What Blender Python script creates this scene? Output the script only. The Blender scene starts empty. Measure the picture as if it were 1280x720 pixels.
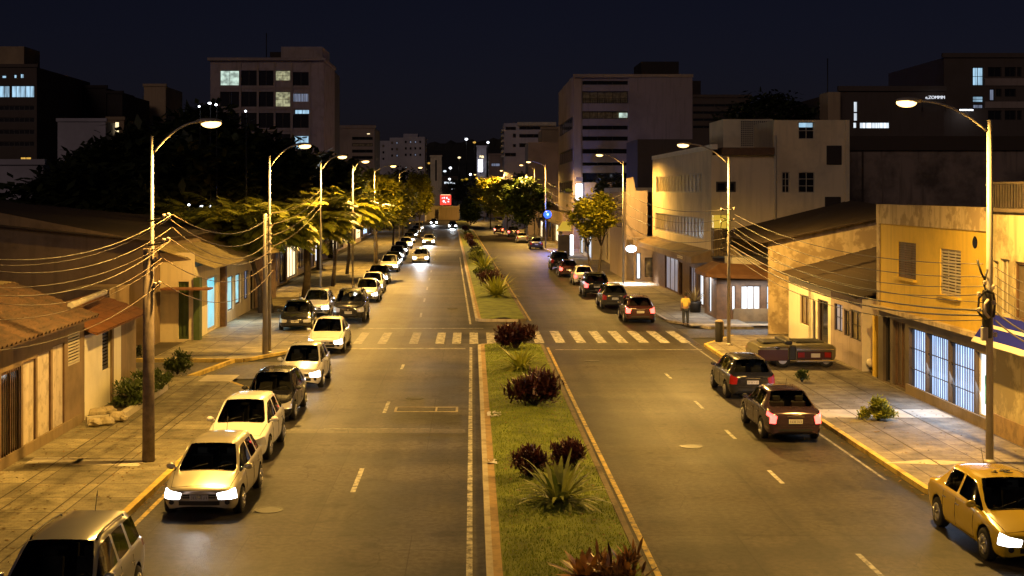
import bpy, bmesh, math, random
from mathutils import Vector, Matrix
from mathutils.bvhtree import BVHTree
random.seed(7)
PI = math.pi
S = bpy.context.scene
COL = S.collection
F, CX, CY, CH = 1700.0, 590.0, 240.0, 7.2          # focal length in photo pixels, vanishing point, camera height


def at(px, py, y):
    """world point seen at photo pixel (px, py) at distance y along the street"""
    return Vector(((px - CX) * y / F, y, CH - (py - CY) * y / F))


def gnd(px, py):
    y = F * CH / (py - CY)
    return Vector(((px - CX) * y / F, y, 0))


def bend(y):
    """the avenue bends gently to the left beyond the crossing"""
    t = min(max(0.0, y - 72.0), 330.0)
    return -0.0165 * t


# ------------------------------------------------------------------ materials
MATS = {}


def srgb(h):
    h = h.lstrip('#')
    c = [int(h[i:i + 2], 16) / 255 for i in (0, 2, 4)]
    return tuple((x / 12.92 if x <= 0.04045 else ((x + 0.055) / 1.055) ** 2.4) for x in c)


def newmat(name):
    m = bpy.data.materials.new(name)
    m.use_nodes = True
    nt = m.node_tree
    b = nt.nodes['Principled BSDF']
    MATS[name] = m
    return m, nt, b


def nd(nt, t, **kw):
    n = nt.nodes.new(t)
    for k, v in kw.items():
        setattr(n, k, v)
    return n


def plain(name, col, rough=0.6, metal=0.0, spec=None, coat=0.0, var=0.0, scale=3.0, bump=0.0, bscale=30.0):
    m, nt, b = newmat(name)
    b.inputs['Base Color'].default_value = (*col, 1)
    b.inputs['Roughness'].default_value = rough
    b.inputs['Metallic'].default_value = metal
    if spec is not None:
        b.inputs['Specular IOR Level'].default_value = spec
    if coat:
        b.inputs['Coat Weight'].default_value = coat
        b.inputs['Coat Roughness'].default_value = 0.04
    if var or bump:
        tc = nd(nt, 'ShaderNodeTexCoord')
        if var:
            no = nd(nt, 'ShaderNodeTexNoise')
            no.inputs['Scale'].default_value = scale
            no.inputs['Detail'].default_value = 6
            nt.links.new(tc.outputs['Object'], no.inputs['Vector'])
            r = nd(nt, 'ShaderNodeValToRGB')
            r.color_ramp.elements[0].position = 0.3
            r.color_ramp.elements[1].position = 0.7
            r.color_ramp.elements[0].color = (*[c * (1 - var) for c in col], 1)
            r.color_ramp.elements[1].color = (*[min(1, c * (1 + var)) for c in col], 1)
            nt.links.new(no.outputs['Fac'], r.inputs['Fac'])
            nt.links.new(r.outputs['Color'], b.inputs['Base Color'])
        if bump:
            n2 = nd(nt, 'ShaderNodeTexNoise')
            n2.inputs['Scale'].default_value = bscale
            n2.inputs['Detail'].default_value = 4
            nt.links.new(tc.outputs['Object'], n2.inputs['Vector'])
            bp = nd(nt, 'ShaderNodeBump')
            bp.inputs['Strength'].default_value = bump
            bp.inputs['Distance'].default_value = 0.02
            nt.links.new(n2.outputs['Fac'], bp.inputs['Height'])
            nt.links.new(bp.outputs['Normal'], b.inputs['Normal'])
    return m


def plaster(name, col, stain=(0.05, 0.035, 0.02), amount=0.5, scale=0.6, lo=0.48, hi=0.62, rough=0.85):
    """weathered painted render: blotches plus vertical run-down streaks"""
    m, nt, b = newmat(name)
    b.inputs['Roughness'].default_value = rough
    geo = nd(nt, 'ShaderNodeNewGeometry')
    n1 = nd(nt, 'ShaderNodeTexNoise')
    n1.inputs['Scale'].default_value = scale
    n1.inputs['Detail'].default_value = 8
    n1.inputs['Roughness'].default_value = 0.65
    nt.links.new(geo.outputs['Position'], n1.inputs['Vector'])
    mp = nd(nt, 'ShaderNodeMapping')
    mp.inputs['Scale'].default_value = (2.6, 2.6, 0.22)
    nt.links.new(geo.outputs['Position'], mp.inputs['Vector'])
    n2 = nd(nt, 'ShaderNodeTexNoise')
    n2.inputs['Scale'].default_value = 1.3
    n2.inputs['Detail'].default_value = 5
    nt.links.new(mp.outputs['Vector'], n2.inputs['Vector'])
    r1 = nd(nt, 'ShaderNodeValToRGB')
    r1.color_ramp.elements[0].position = lo
    r1.color_ramp.elements[1].position = hi
    nt.links.new(n1.outputs['Fac'], r1.inputs['Fac'])
    r2 = nd(nt, 'ShaderNodeValToRGB')
    r2.color_ramp.elements[0].position = 0.5
    r2.color_ramp.elements[1].position = 0.75
    nt.links.new(n2.outputs['Fac'], r2.inputs['Fac'])
    mx = nd(nt, 'ShaderNodeMath', operation='MAXIMUM')
    nt.links.new(r1.outputs['Color'], mx.inputs[0])
    nt.links.new(r2.outputs['Color'], mx.inputs[1])
    mm = nd(nt, 'ShaderNodeMath', operation='MULTIPLY')
    mm.inputs[1].default_value = amount
    nt.links.new(mx.outputs[0], mm.inputs[0])
    mix = nd(nt, 'ShaderNodeMixRGB')
    mix.inputs['Color1'].default_value = (*col, 1)
    mix.inputs['Color2'].default_value = (*stain, 1)
    nt.links.new(mm.outputs[0], mix.inputs['Fac'])
    nt.links.new(mix.outputs['Color'], b.inputs['Base Color'])
    n3 = nd(nt, 'ShaderNodeTexNoise')
    n3.inputs['Scale'].default_value = 14
    n3.inputs['Detail'].default_value = 5
    nt.links.new(geo.outputs['Position'], n3.inputs['Vector'])
    bp = nd(nt, 'ShaderNodeBump')
    bp.inputs['Strength'].default_value = 0.25
    bp.inputs['Distance'].default_value = 0.02
    nt.links.new(n3.outputs['Fac'], bp.inputs['Height'])
    nt.links.new(bp.outputs['Normal'], b.inputs['Normal'])
    return m


def lit(name, col, strength, pattern=None, dark=0.25, freq=6.0, base=(0.3, 0.3, 0.3)):
    """a lit pane: emission, uneven as a curtained or furnished room is"""
    m, nt, b = newmat(name)
    b.inputs['Base Color'].default_value = (*base, 1)
    b.inputs['Roughness'].default_value = 0.3
    b.inputs['Emission Color'].default_value = (*col, 1)
    b.inputs['Emission Strength'].default_value = strength
    if pattern:
        geo = nd(nt, 'ShaderNodeNewGeometry')
        mp = nd(nt, 'ShaderNodeMapping')
        mp.inputs['Scale'].default_value = (freq, freq, 0.3) if pattern == 'curtain' else (freq, freq, freq)
        nt.links.new(geo.outputs['Position'], mp.inputs['Vector'])
        no = nd(nt, 'ShaderNodeTexNoise')
        no.inputs['Scale'].default_value = 1.0
        no.inputs['Detail'].default_value = 3
        nt.links.new(mp.outputs['Vector'], no.inputs['Vector'])
        r = nd(nt, 'ShaderNodeMapRange')
        r.inputs['From Min'].default_value = 0.35
        r.inputs['From Max'].default_value = 0.62
        r.inputs['To Min'].default_value = strength * dark
        r.inputs['To Max'].default_value = strength
        nt.links.new(no.outputs['Fac'], r.inputs['Value'])
        nt.links.new(r.outputs['Result'], b.inputs['Emission Strength'])
    return m


def leafmat(name, c1, c2, rough=0.5, scale=1.5):
    m, nt, b = newmat(name)
    geo = nd(nt, 'ShaderNodeNewGeometry')
    no = nd(nt, 'ShaderNodeTexNoise')
    no.inputs['Scale'].default_value = scale
    no.inputs['Detail'].default_value = 4
    nt.links.new(geo.outputs['Position'], no.inputs['Vector'])
    ad = nd(nt, 'ShaderNodeMath', operation='ADD')
    mu = nd(nt, 'ShaderNodeMath', operation='MULTIPLY')
    mu.inputs[1].default_value = 0.5
    nt.links.new(geo.outputs['Random Per Island'], mu.inputs[0])
    nt.links.new(mu.outputs[0], ad.inputs[0])
    nt.links.new(no.outputs['Fac'], ad.inputs[1])
    r = nd(nt, 'ShaderNodeValToRGB')
    r.color_ramp.elements[0].position = 0.45
    r.color_ramp.elements[1].position = 1.0
    r.color_ramp.elements[0].color = (*c1, 1)
    r.color_ramp.elements[1].color = (*c2, 1)
    nt.links.new(ad.outputs[0], r.inputs['Fac'])
    nt.links.new(r.outputs['Color'], b.inputs['Base Color'])
    b.inputs['Roughness'].default_value = rough
    tr = nd(nt, 'ShaderNodeBsdfTranslucent')
    nt.links.new(r.outputs['Color'], tr.inputs['Color'])
    ms = nd(nt, 'ShaderNodeMixShader')
    ms.inputs['Fac'].default_value = 0.25
    nt.links.new(b.outputs[0], ms.inputs[1])
    nt.links.new(tr.outputs[0], ms.inputs[2])
    nt.links.new(ms.outputs[0], nt.nodes['Material Output'].inputs['Surface'])
    return m


def asphalt(name, col, patchcol, cracks=True):
    m, nt, b = newmat(name)
    geo = nd(nt, 'ShaderNodeNewGeometry')
    P = geo.outputs['Position']

    def noise(scale, detail=6, vec=None):
        n = nd(nt, 'ShaderNodeTexNoise')
        n.inputs['Scale'].default_value = scale
        n.inputs['Detail'].default_value = detail
        nt.links.new(vec or P, n.inputs['Vector'])
        return n.outputs['Fac']
    # long wear bands along the wheel tracks
    mp = nd(nt, 'ShaderNodeMapping')
    mp.inputs['Scale'].default_value = (1.1, 0.03, 1)
    nt.links.new(P, mp.inputs['Vector'])
    band = noise(1.0, 4, mp.outputs['Vector'])
    mp2 = nd(nt, 'ShaderNodeMapping')
    mp2.inputs['Scale'].default_value = (0.10, 0.45, 1)
    nt.links.new(P, mp2.inputs['Vector'])
    cross = noise(1.0, 5, mp2.outputs['Vector'])
    big = noise(0.35, 8)
    fine = noise(38.0, 3)
    s1 = nd(nt, 'ShaderNodeMath', operation='ADD')
    nt.links.new(band, s1.inputs[0]); nt.links.new(big, s1.inputs[1])
    s2 = nd(nt, 'ShaderNodeMath', operation='ADD')
    nt.links.new(s1.outputs[0], s2.inputs[0]); nt.links.new(cross, s2.inputs[1])
    r = nd(nt, 'ShaderNodeValToRGB')
    r.color_ramp.elements[0].position = 0.455
    r.color_ramp.elements[1].position = 0.545
    r.color_ramp.elements[0].color = (*patchcol, 1)
    r.color_ramp.elements[1].color = (*col, 1)
    dv = nd(nt, 'ShaderNodeMath', operation='DIVIDE')
    dv.inputs[1].default_value = 3.0
    nt.links.new(s2.outputs[0], dv.inputs[0])
    nt.links.new(dv.outputs[0], r.inputs['Fac'])
    last = r.outputs['Color']
    # grain
    mg = nd(nt, 'ShaderNodeMixRGB', blend_type='MULTIPLY')
    mg.inputs['Fac'].default_value = 0.55
    rg = nd(nt, 'ShaderNodeValToRGB')
    rg.color_ramp.elements[0].position = 0.3
    rg.color_ramp.elements[0].color = (.45, .45, .45, 1)
    rg.color_ramp.elements[1].position = 0.7
    rg.color_ramp.elements[1].color = (1.35, 1.35, 1.35, 1)
    nt.links.new(fine, rg.inputs['Fac'])
    nt.links.new(last, mg.inputs['Color1']); nt.links.new(rg.outputs['Color'], mg.inputs['Color2'])
    last = mg.outputs['Color']
    # utility patches and oil stains
    bk = nd(nt, 'ShaderNodeTexBrick')
    bk.offset = 0.37
    bk.inputs['Scale'].default_value = 1.0
    bk.inputs['Brick Width'].default_value = 3.4
    bk.inputs['Row Height'].default_value = 9.5
    bk.inputs['Mortar Size'].default_value = 0.012
    bk.inputs['Color1'].default_value = (.80, .80, .80, 1)
    bk.inputs['Color2'].default_value = (1.12, 1.12, 1.12, 1)
    bk.inputs['Mortar'].default_value = (.45, .45, .45, 1)
    nt.links.new(P, bk.inputs['Vector'])
    mb_ = nd(nt, 'ShaderNodeMixRGB', blend_type='MULTIPLY')
    mb_.inputs['Fac'].default_value = 0.85
    nt.links.new(last, mb_.inputs['Color1']); nt.links.new(bk.outputs['Color'], mb_.inputs['Color2'])
    oil = noise(1.1, 5)
    ro = nd(nt, 'ShaderNodeValToRGB')
    ro.color_ramp.elements[0].position = 0.60
    ro.color_ramp.elements[0].color = (1, 1, 1, 1)
    ro.color_ramp.elements[1].position = 0.68
    ro.color_ramp.elements[1].color = (.42, .42, .42, 1)
    nt.links.new(oil, ro.inputs['Fac'])
    mo_ = nd(nt, 'ShaderNodeMixRGB', blend_type='MULTIPLY')
    mo_.inputs['Fac'].default_value = 0.8
    nt.links.new(mb_.outputs['Color'], mo_.inputs['Color1']); nt.links.new(ro.outputs['Color'], mo_.inputs['Color2'])
    coarse = noise(7.0, 8)
    rc_ = nd(nt, 'ShaderNodeValToRGB')
    rc_.color_ramp.elements[0].position = 0.38
    rc_.color_ramp.elements[0].color = (.62, .62, .62, 1)
    rc_.color_ramp.elements[1].position = 0.62
    rc_.color_ramp.elements[1].color = (1.3, 1.3, 1.3, 1)
    nt.links.new(coarse, rc_.inputs['Fac'])
    mk_ = nd(nt, 'ShaderNodeMixRGB', blend_type='MULTIPLY')
    mk_.inputs['Fac'].default_value = 0.7
    nt.links.new(mo_.outputs['Color'], mk_.inputs['Color1']); nt.links.new(rc_.outputs['Color'], mk_.inputs['Color2'])
    last = mk_.outputs['Color']
    if cracks:
        vo = nd(nt, 'ShaderNodeTexVoronoi', feature='DISTANCE_TO_EDGE')
        vo.inputs['Scale'].default_value = 0.28
        wv = nd(nt, 'ShaderNodeMixRGB', blend_type='ADD')
        wv.inputs['Fac'].default_value = 1.0
        nw = nd(nt, 'ShaderNodeTexNoise')
        nw.inputs['Scale'].default_value = 0.9
        nw.inputs['Detail'].default_value = 6
        nt.links.new(P, nw.inputs['Vector'])
        nt.links.new(P, wv.inputs['Color1']); nt.links.new(nw.outputs['Color'], wv.inputs['Color2'])
        nt.links.new(wv.outputs['Color'], vo.inputs['Vector'])
        lt = nd(nt, 'ShaderNodeMath', operation='LESS_THAN')
        lt.inputs[1].default_value = 0.004
        nt.links.new(vo.outputs['Distance'], lt.inputs[0])
        mc = nd(nt, 'ShaderNodeMixRGB')
        mc.inputs['Color2'].default_value = (0.012, 0.011, 0.01, 1)
        fm = nd(nt, 'ShaderNodeMath', operation='MULTIPLY')
        fm.inputs[1].default_value = 0.55
        nt.links.new(lt.outputs[0], fm.inputs[0])
        nt.links.new(fm.outputs[0], mc.inputs['Fac'])
        nt.links.new(last, mc.inputs['Color1'])
        last = mc.outputs['Color']
    b.inputs['Specular IOR Level'].default_value = 0.18
    nt.links.new(last, b.inputs['Base Color'])
    rr = nd(nt, 'ShaderNodeMapRange')
    rr.inputs['To Min'].default_value = 0.42
    rr.inputs['To Max'].default_value = 0.72
    nt.links.new(big, rr.inputs['Value'])
    nt.links.new(rr.outputs['Result'], b.inputs['Roughness'])
    bp = nd(nt, 'ShaderNodeBump')
    bp.inputs['Strength'].default_value = 0.5
    bp.inputs['Distance'].default_value = 0.01
    nt.links.new(fine, bp.inputs['Height'])
    nt.links.new(bp.outputs['Normal'], b.inputs['Normal'])
    return m


def paving(name, c1, c2, joint, slab=1.5, brick=0.2):
    """big slab panels of small setts, each panel with its own tone, dirt over all"""
    m, nt, b = newmat(name)
    geo = nd(nt, 'ShaderNodeNewGeometry')
    P = geo.outputs['Position']
    bt = nd(nt, 'ShaderNodeTexBrick')
    bt.offset = 0.0
    bt.inputs['Scale'].default_value = 1.0
    bt.inputs['Brick Width'].default_value = slab
    bt.inputs['Row Height'].default_value = slab
    bt.inputs['Mortar Size'].default_value = 0.018
    bt.inputs['Color1'].default_value = (*c1, 1)
    bt.inputs['Color2'].default_value = (*c2, 1)
    bt.inputs['Mortar'].default_value = (*joint, 1)
    nt.links.new(P, bt.inputs['Vector'])
    b2 = nd(nt, 'ShaderNodeTexBrick')
    b2.offset = 0.5
    b2.inputs['Scale'].default_value = 1.0
    b2.inputs['Brick Width'].default_value = brick
    b2.inputs['Row Height'].default_value = brick * 0.5
    b2.inputs['Mortar Size'].default_value = 0.007
    b2.inputs['Color1'].default_value = (0.85, 0.85, 0.85, 1)
    b2.inputs['Color2'].default_value = (1.1, 1.1, 1.1, 1)
    b2.inputs['Mortar'].default_value = (0.55, 0.55, 0.55, 1)
    nt.links.new(P, b2.inputs['Vector'])
    mx = nd(nt, 'ShaderNodeMixRGB', blend_type='MULTIPLY')
    mx.inputs['Fac'].default_value = 0.8
    nt.links.new(bt.outputs['Color'], mx.inputs['Color1']); nt.links.new(b2.outputs['Color'], mx.inputs['Color2'])
    no = nd(nt, 'ShaderNodeTexNoise')
    no.inputs['Scale'].default_value = 1.4
    no.inputs['Detail'].default_value = 9
    no.inputs['Roughness'].default_value = 0.7
    nt.links.new(P, no.inputs['Vector'])
    rg = nd(nt, 'ShaderNodeValToRGB')
    rg.color_ramp.elements[0].position = 0.35
    rg.color_ramp.elements[0].color = (.38, .37, .33, 1)
    rg.color_ramp.elements[1].position = 0.65
    rg.color_ramp.elements[1].color = (1.15, 1.15, 1.15, 1)
    nt.links.new(no.outputs['Fac'], rg.inputs['Fac'])
    m2 = nd(nt, 'ShaderNodeMixRGB', blend_type='MULTIPLY')
    m2.inputs['Fac'].default_value = 0.9
    nt.links.new(mx.outputs['Color'], m2.inputs['Color1']); nt.links.new(rg.outputs['Color'], m2.inputs['Color2'])
    nt.links.new(m2.outputs['Color'], b.inputs['Base Color'])
    b.inputs['Roughness'].default_value = 0.75
    bp = nd(nt, 'ShaderNodeBump')
    bp.inputs['Strength'].default_value = 0.5
    bp.inputs['Distance'].default_value = 0.01
    nt.links.new(b2.outputs['Fac'], bp.inputs['Height'])
    bp.invert = True
    nt.links.new(bp.outputs['Normal'], b.inputs['Normal'])
    return m


def paintline(name, col, worn=(0.07, 0.065, 0.06), lo=0.42, hi=0.6):
    m, nt, b = newmat(name)
    geo = nd(nt, 'ShaderNodeNewGeometry')
    no = nd(nt, 'ShaderNodeTexNoise')
    no.inputs['Scale'].default_value = 3.5
    no.inputs['Detail'].default_value = 9
    no.inputs['Roughness'].default_value = 0.75
    nt.links.new(geo.outputs['Position'], no.inputs['Vector'])
    r = nd(nt, 'ShaderNodeValToRGB')
    r.color_ramp.elements[0].position = lo
    r.color_ramp.elements[1].position = hi
    r.color_ramp.elements[0].color = (*worn, 1)
    r.color_ramp.elements[1].color = (*col, 1)
    nt.links.new(no.outputs['Fac'], r.inputs['Fac'])
    nt.links.new(r.outputs['Color'], b.inputs['Base Color'])
    b.inputs['Roughness'].default_value = 0.6
    return m


asphalt('asphalt_left', (0.082, 0.073, 0.070), (0.036, 0.033, 0.033))
asphalt('asphalt_right', (0.066, 0.056, 0.042), (0.029, 0.026, 0.021))
asphalt('asphalt_side', (0.12, 0.11, 0.095), (0.08, 0.072, 0.062))
paving('pave_left', (0.34, 0.30, 0.19), (0.20, 0.175, 0.115), (0.08, 0.06, 0.04), 1.5, 0.22)
paving('pave_right', (0.30, 0.26, 0.19), (0.19, 0.165, 0.125), (0.08, 0.06, 0.045), 1.9, 0.4)
paintline('paint_white', (0.50, 0.48, 0.42), lo=0.42, hi=0.56)
paintline('paint_faded', (0.45, 0.43, 0.38), lo=0.42, hi=0.7)
paintline('paint_yellow', (0.52, 0.37, 0.08), lo=0.40, hi=0.55)
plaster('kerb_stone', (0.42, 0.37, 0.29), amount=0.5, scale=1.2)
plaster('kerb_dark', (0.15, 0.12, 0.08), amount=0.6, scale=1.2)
plaster('kerb_yellow', (0.62, 0.45, 0.10), amount=0.55, scale=1.5)
plaster('kerb_brick', (0.34, 0.23, 0.11), stain=(0.12, 0.09, 0.06), amount=0.6, scale=2.0)
plaster('slab_pale', (0.55, 0.50, 0.40), amount=0.25, scale=1.0)
plain('dirt', (0.07, 0.055, 0.035), 0.95, var=0.4, scale=0.5)
plain('hill_ground', (0.03, 0.028, 0.02), 0.95, var=0.5, scale=0.02)
plain('grass_sheet', (0.125, 0.155, 0.018), 0.9, var=.45, scale=1.6, bump=.6, bscale=25)
m = leafmat('grass_blade', (0.10, 0.15, 0.015), (0.28, 0.33, 0.03), 0.6, 1.3)
leafmat('leaf_green', (0.035, 0.06, 0.012), (0.09, 0.12, 0.02))
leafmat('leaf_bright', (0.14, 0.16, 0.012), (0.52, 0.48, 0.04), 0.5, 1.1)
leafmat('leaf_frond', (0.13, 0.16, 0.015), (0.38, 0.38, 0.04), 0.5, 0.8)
leafmat('leaf_dark', (0.018, 0.026, 0.008), (0.045, 0.055, 0.012))
leafmat('leaf_purple', (0.022, 0.006, 0.008), (0.075, 0.018, 0.016), 0.45, 3)
leafmat('leaf_flax', (0.06, 0.09, 0.02), (0.30, 0.32, 0.08), 0.45, 4)
leafmat('leaf_croton', (0.04, 0.016, 0.010), (0.42, 0.20, 0.05), 0.4, 6)
leafmat('leaf_dry', (0.18, 0.12, 0.04), (0.45, 0.33, 0.12))
leafmat('leaf_litter', (0.06, 0.035, 0.015), (0.28, 0.17, 0.06), .8, 3)
plain('bark', (0.06, 0.045, 0.03), 0.9, var=0.4, scale=6, bump=0.6, bscale=20)
plain('pole_metal', (0.36, 0.33, 0.28), 0.5, metal=0.3, var=0.15, scale=2)
plain('pole_concrete', (0.30, 0.24, 0.18), 0.85, var=0.35, scale=3, bump=0.3)
plain('pole_timber', (0.15, 0.115, 0.09), 0.85, var=0.4, scale=5, bump=0.5)
plain('dark_metal', (0.03, 0.028, 0.026), 0.5, metal=0.4)
plain('porcelain', (0.45, 0.38, 0.30), 0.25)
plain('cable_black', (0.05, 0.045, 0.04), 0.55)
plain('cable_pale', (0.20, 0.15, 0.10), 0.6)
plain('rubber', (0.018, 0.017, 0.016), 0.8)
plain('arch_black', (0.008, 0.008, 0.008), 0.9)
plain('rim_alloy', (0.55, 0.54, 0.52), 0.3, metal=0.8)
plain('trim_black', (0.015, 0.015, 0.015), 0.45)
plain('chrome', (0.75, 0.74, 0.72), 0.15, metal=1.0)
plain('plate_white', (0.62, 0.60, 0.55), 0.5)
plain('headlamp_glass', (0.75, 0.75, 0.74), 0.08, spec=0.8, metal=0.35)
plain('tail_red', (0.30, 0.012, 0.01), 0.15, spec=0.7)
for k, c, r, mt in (('silver', (0.50, 0.49, 0.46), .28, .55), ('beige', (0.52, 0.48, 0.38), .3, .45), ('white', (0.75, 0.74, 0.70), .25, 0),
                    ('black', (0.016, 0.016, 0.018), .18, 0), ('graphite', (0.06, 0.058, 0.055), .22, .4), ('maroon', (0.075, 0.028, 0.028), .2, .3),
                    ('taxi', (0.60, 0.42, 0.025), .25, 0), ('olive', (0.17, 0.15, 0.07), .4, .1), ('plum', (0.055, 0.032, 0.045), .2, .3)):
    plain('paint_car_' + k, c, r, metal=mt, coat=0.7, var=0.06, scale=1.5)
lit('headlamp_on', (1.0, 0.97, 0.93), 10)
lit('headlamp_far', (0.9, 0.95, 1.0), 30)
lit('tail_on', (1.0, 0.05, 0.05), 6)
lit('tail_far', (1.0, 0.10, 0.04), 12)
lit('sodium_lens', (1.0, 0.60, 0.20), 5)
lit('blue_lens', (0.03, 0.11, 1.0), 2.6, base=(0.0, 0.0, 0.01))
lit('white_sign', (0.85, 0.9, 1.0), 6)
lit('white_sign_soft', (0.9, 0.93, 1.0), 2.2, 'room', 0.55, 1.2)
lit('red_sign', (1.0, 0.05, 0.03), 1.6)
lit('pane_blue', (0.38, 0.60, 1.0), 2.0, 'curtain', 0.32, 6.0)
lit('pane_blue_soft', (0.34, 0.42, 0.62), 0.45, 'curtain', 0.25, 5.0)
lit('pane_cyan', (0.10, 0.66, 0.85), 1.3, 'room', 0.55, 1.5)
lit('pane_teal', (0.28, 0.70, 0.80), 1.3, 'room', 0.45, 1.5)
lit('sign_dim', (0.85, 0.9, 1.0), .9)
lit('pane_white', (0.80, 0.90, 1.0), 1.5, 'curtain', 0.5, 4.0)
lit('pane_office', (0.72, 0.95, 0.82), 0.9, 'room', 0.35, 1.6)
lit('pane_office_warm', (0.95, 0.95, 0.55), 0.45, 'room', 0.25, 2.4)
lit('pane_office_blue', (0.45, 0.75, 1.0), 1.0, 'curtain', 0.35, 2.0)
lit('pane_amber', (1.0, 0.55, 0.08), 0.9, 'room', 0.5, 1.5)
lit('pane_warm', (1.0, 0.78, 0.42), 1.6)
lit('yellow_box', (1.0, 0.62, 0.03), 0.55)
lit('shop_goods', (0.05, 0.85, 0.55), 0.8, 'room', 0.3, 2.5)
plain('pane_dark', (0.012, 0.012, 0.014), 0.08, spec=0.6)
plain('pane_curtain', (0.22, 0.18, 0.10), 0.35, var=0.5, scale=3)
plain('frame_dark', (0.035, 0.028, 0.022), 0.5)
plain('frame_pale', (0.50, 0.44, 0.32), 0.6)
plain('wood_brown', (0.11, 0.06, 0.03), 0.65, var=0.3, scale=4)
plaster('shutter_pale', (0.56, 0.48, 0.38), amount=.4, scale=2.5)
plain('shutter_roll', (0.50, 0.40, 0.26), 0.6, var=0.12, scale=2)
plain('green_paint', (0.06, 0.09, 0.02), 0.6, var=0.3, scale=2)
plain('awning_brown', (0.18, 0.09, 0.045), 0.8, var=0.2, scale=2)
plain('awning_blue', (0.015, 0.02, 0.26), 0.9, spec=.05)
plain('awning_stripe', (0.65, 0.60, 0.50), 0.7)
plain('shelf_dark', (0.10, 0.075, 0.05), 0.8, var=0.3, scale=1)
plaster('roof_tile', (0.15, 0.085, 0.045), stain=(0.05, 0.04, 0.03), amount=0.7, scale=1.6, lo=0.4, hi=0.6)
plaster('roof_sheet', (0.34, 0.27, 0.13), amount=0.55, scale=0.9)
plaster('roof_dark', (0.055, 0.038, 0.026), amount=0.5, scale=0.9)
plaster('roof_red', (0.22, 0.09, 0.035), amount=0.35, scale=1.5)
plaster('wall_white', (0.82, 0.76, 0.60), amount=0.12, scale=0.5)
plaster('wall_brown', (0.23, 0.16, 0.09), amount=0.4)
plaster('wall_plum', (0.36, 0.29, 0.27), amount=0.3)
plaster('wall_cream', (0.72, 0.61, 0.40), amount=0.22, scale=0.4)
plaster('wall_yellow', (0.72, 0.49, 0.06), amount=0.22, scale=0.5)
plaster('wall_peeling', (0.60, 0.48, 0.28), stain=(0.20, 0.13, 0.06), amount=0.6, scale=1.3, lo=0.47, hi=0.56)
plaster('wall_moss', (0.50, 0.42, 0.24), stain=(0.10, 0.08, 0.04), amount=0.6, scale=0.8, lo=0.45, hi=0.55)
plaster('wall_grim', (0.26, 0.20, 0.155), stain=(0.05, 0.038, 0.03), amount=0.8, scale=0.35, lo=0.45, hi=0.62)
plaster('wall_far', (0.33, 0.26, 0.22), amount=0.3, scale=0.15)
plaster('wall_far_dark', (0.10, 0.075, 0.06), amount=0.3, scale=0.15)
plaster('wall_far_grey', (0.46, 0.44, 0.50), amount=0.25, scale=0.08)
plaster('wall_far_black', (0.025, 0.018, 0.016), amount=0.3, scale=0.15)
plaster('wall_far_tan', (0.40, 0.29, 0.17), amount=0.3, scale=0.15)
plaster('wood_weathered', (0.30, 0.19, 0.10), stain=(0.06, 0.04, 0.03), amount=0.8, scale=1.5)
plaster('plinth', (0.22, 0.16, 0.085), amount=0.4, scale=1.0)
plaster('rock', (0.42, 0.36, 0.24), amount=0.4, scale=4)
plain('skin', (0.32, 0.18, 0.11), 0.6)
plain('hair', (0.02, 0.014, 0.01), 0.7)
plain('shirt', (0.72, 0.55, 0.14), 0.8, var=0.1, scale=8)
plain('trousers', (0.03, 0.035, 0.06), 0.8)
plain('paper', (0.6, 0.58, 0.6), 0.7)


# car glass: tinted, see-through, glossy
m, nt, b_ = newmat('car_glass')
gl = nd(nt, 'ShaderNodeBsdfGlossy'); gl.inputs['Roughness'].default_value = .03
tr = nd(nt, 'ShaderNodeBsdfTransparent'); tr.inputs['Color'].default_value = (.50, .52, .50, 1)
fr = nd(nt, 'ShaderNodeFresnel'); fr.inputs['IOR'].default_value = 1.6
ms = nd(nt, 'ShaderNodeMixShader')
nt.links.new(fr.outputs[0], ms.inputs[0]); nt.links.new(tr.outputs[0], ms.inputs[1]); nt.links.new(gl.outputs[0], ms.inputs[2])
nt.links.new(ms.outputs[0], nt.nodes['Material Output'].inputs['Surface'])
# the inner face of every painted body panel is dark lining
for k, m in list(MATS.items()):
    if k.startswith('paint_car_'):
        nt = m.node_tree
        p = nt.nodes['Principled BSDF']
        df = nd(nt, 'ShaderNodeBsdfDiffuse'); df.inputs['Color'].default_value = (.03, .028, .026, 1)
        g_ = nd(nt, 'ShaderNodeNewGeometry')
        ms = nd(nt, 'ShaderNodeMixShader')
        nt.links.new(g_.outputs['Backfacing'], ms.inputs[0]); nt.links.new(p.outputs[0], ms.inputs[1]); nt.links.new(df.outputs[0], ms.inputs[2])
        nt.links.new(ms.outputs[0], nt.nodes['Material Output'].inputs['Surface'])
plain('seat_cloth', (.06, .055, .05), .9, var=.2, scale=6)


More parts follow.
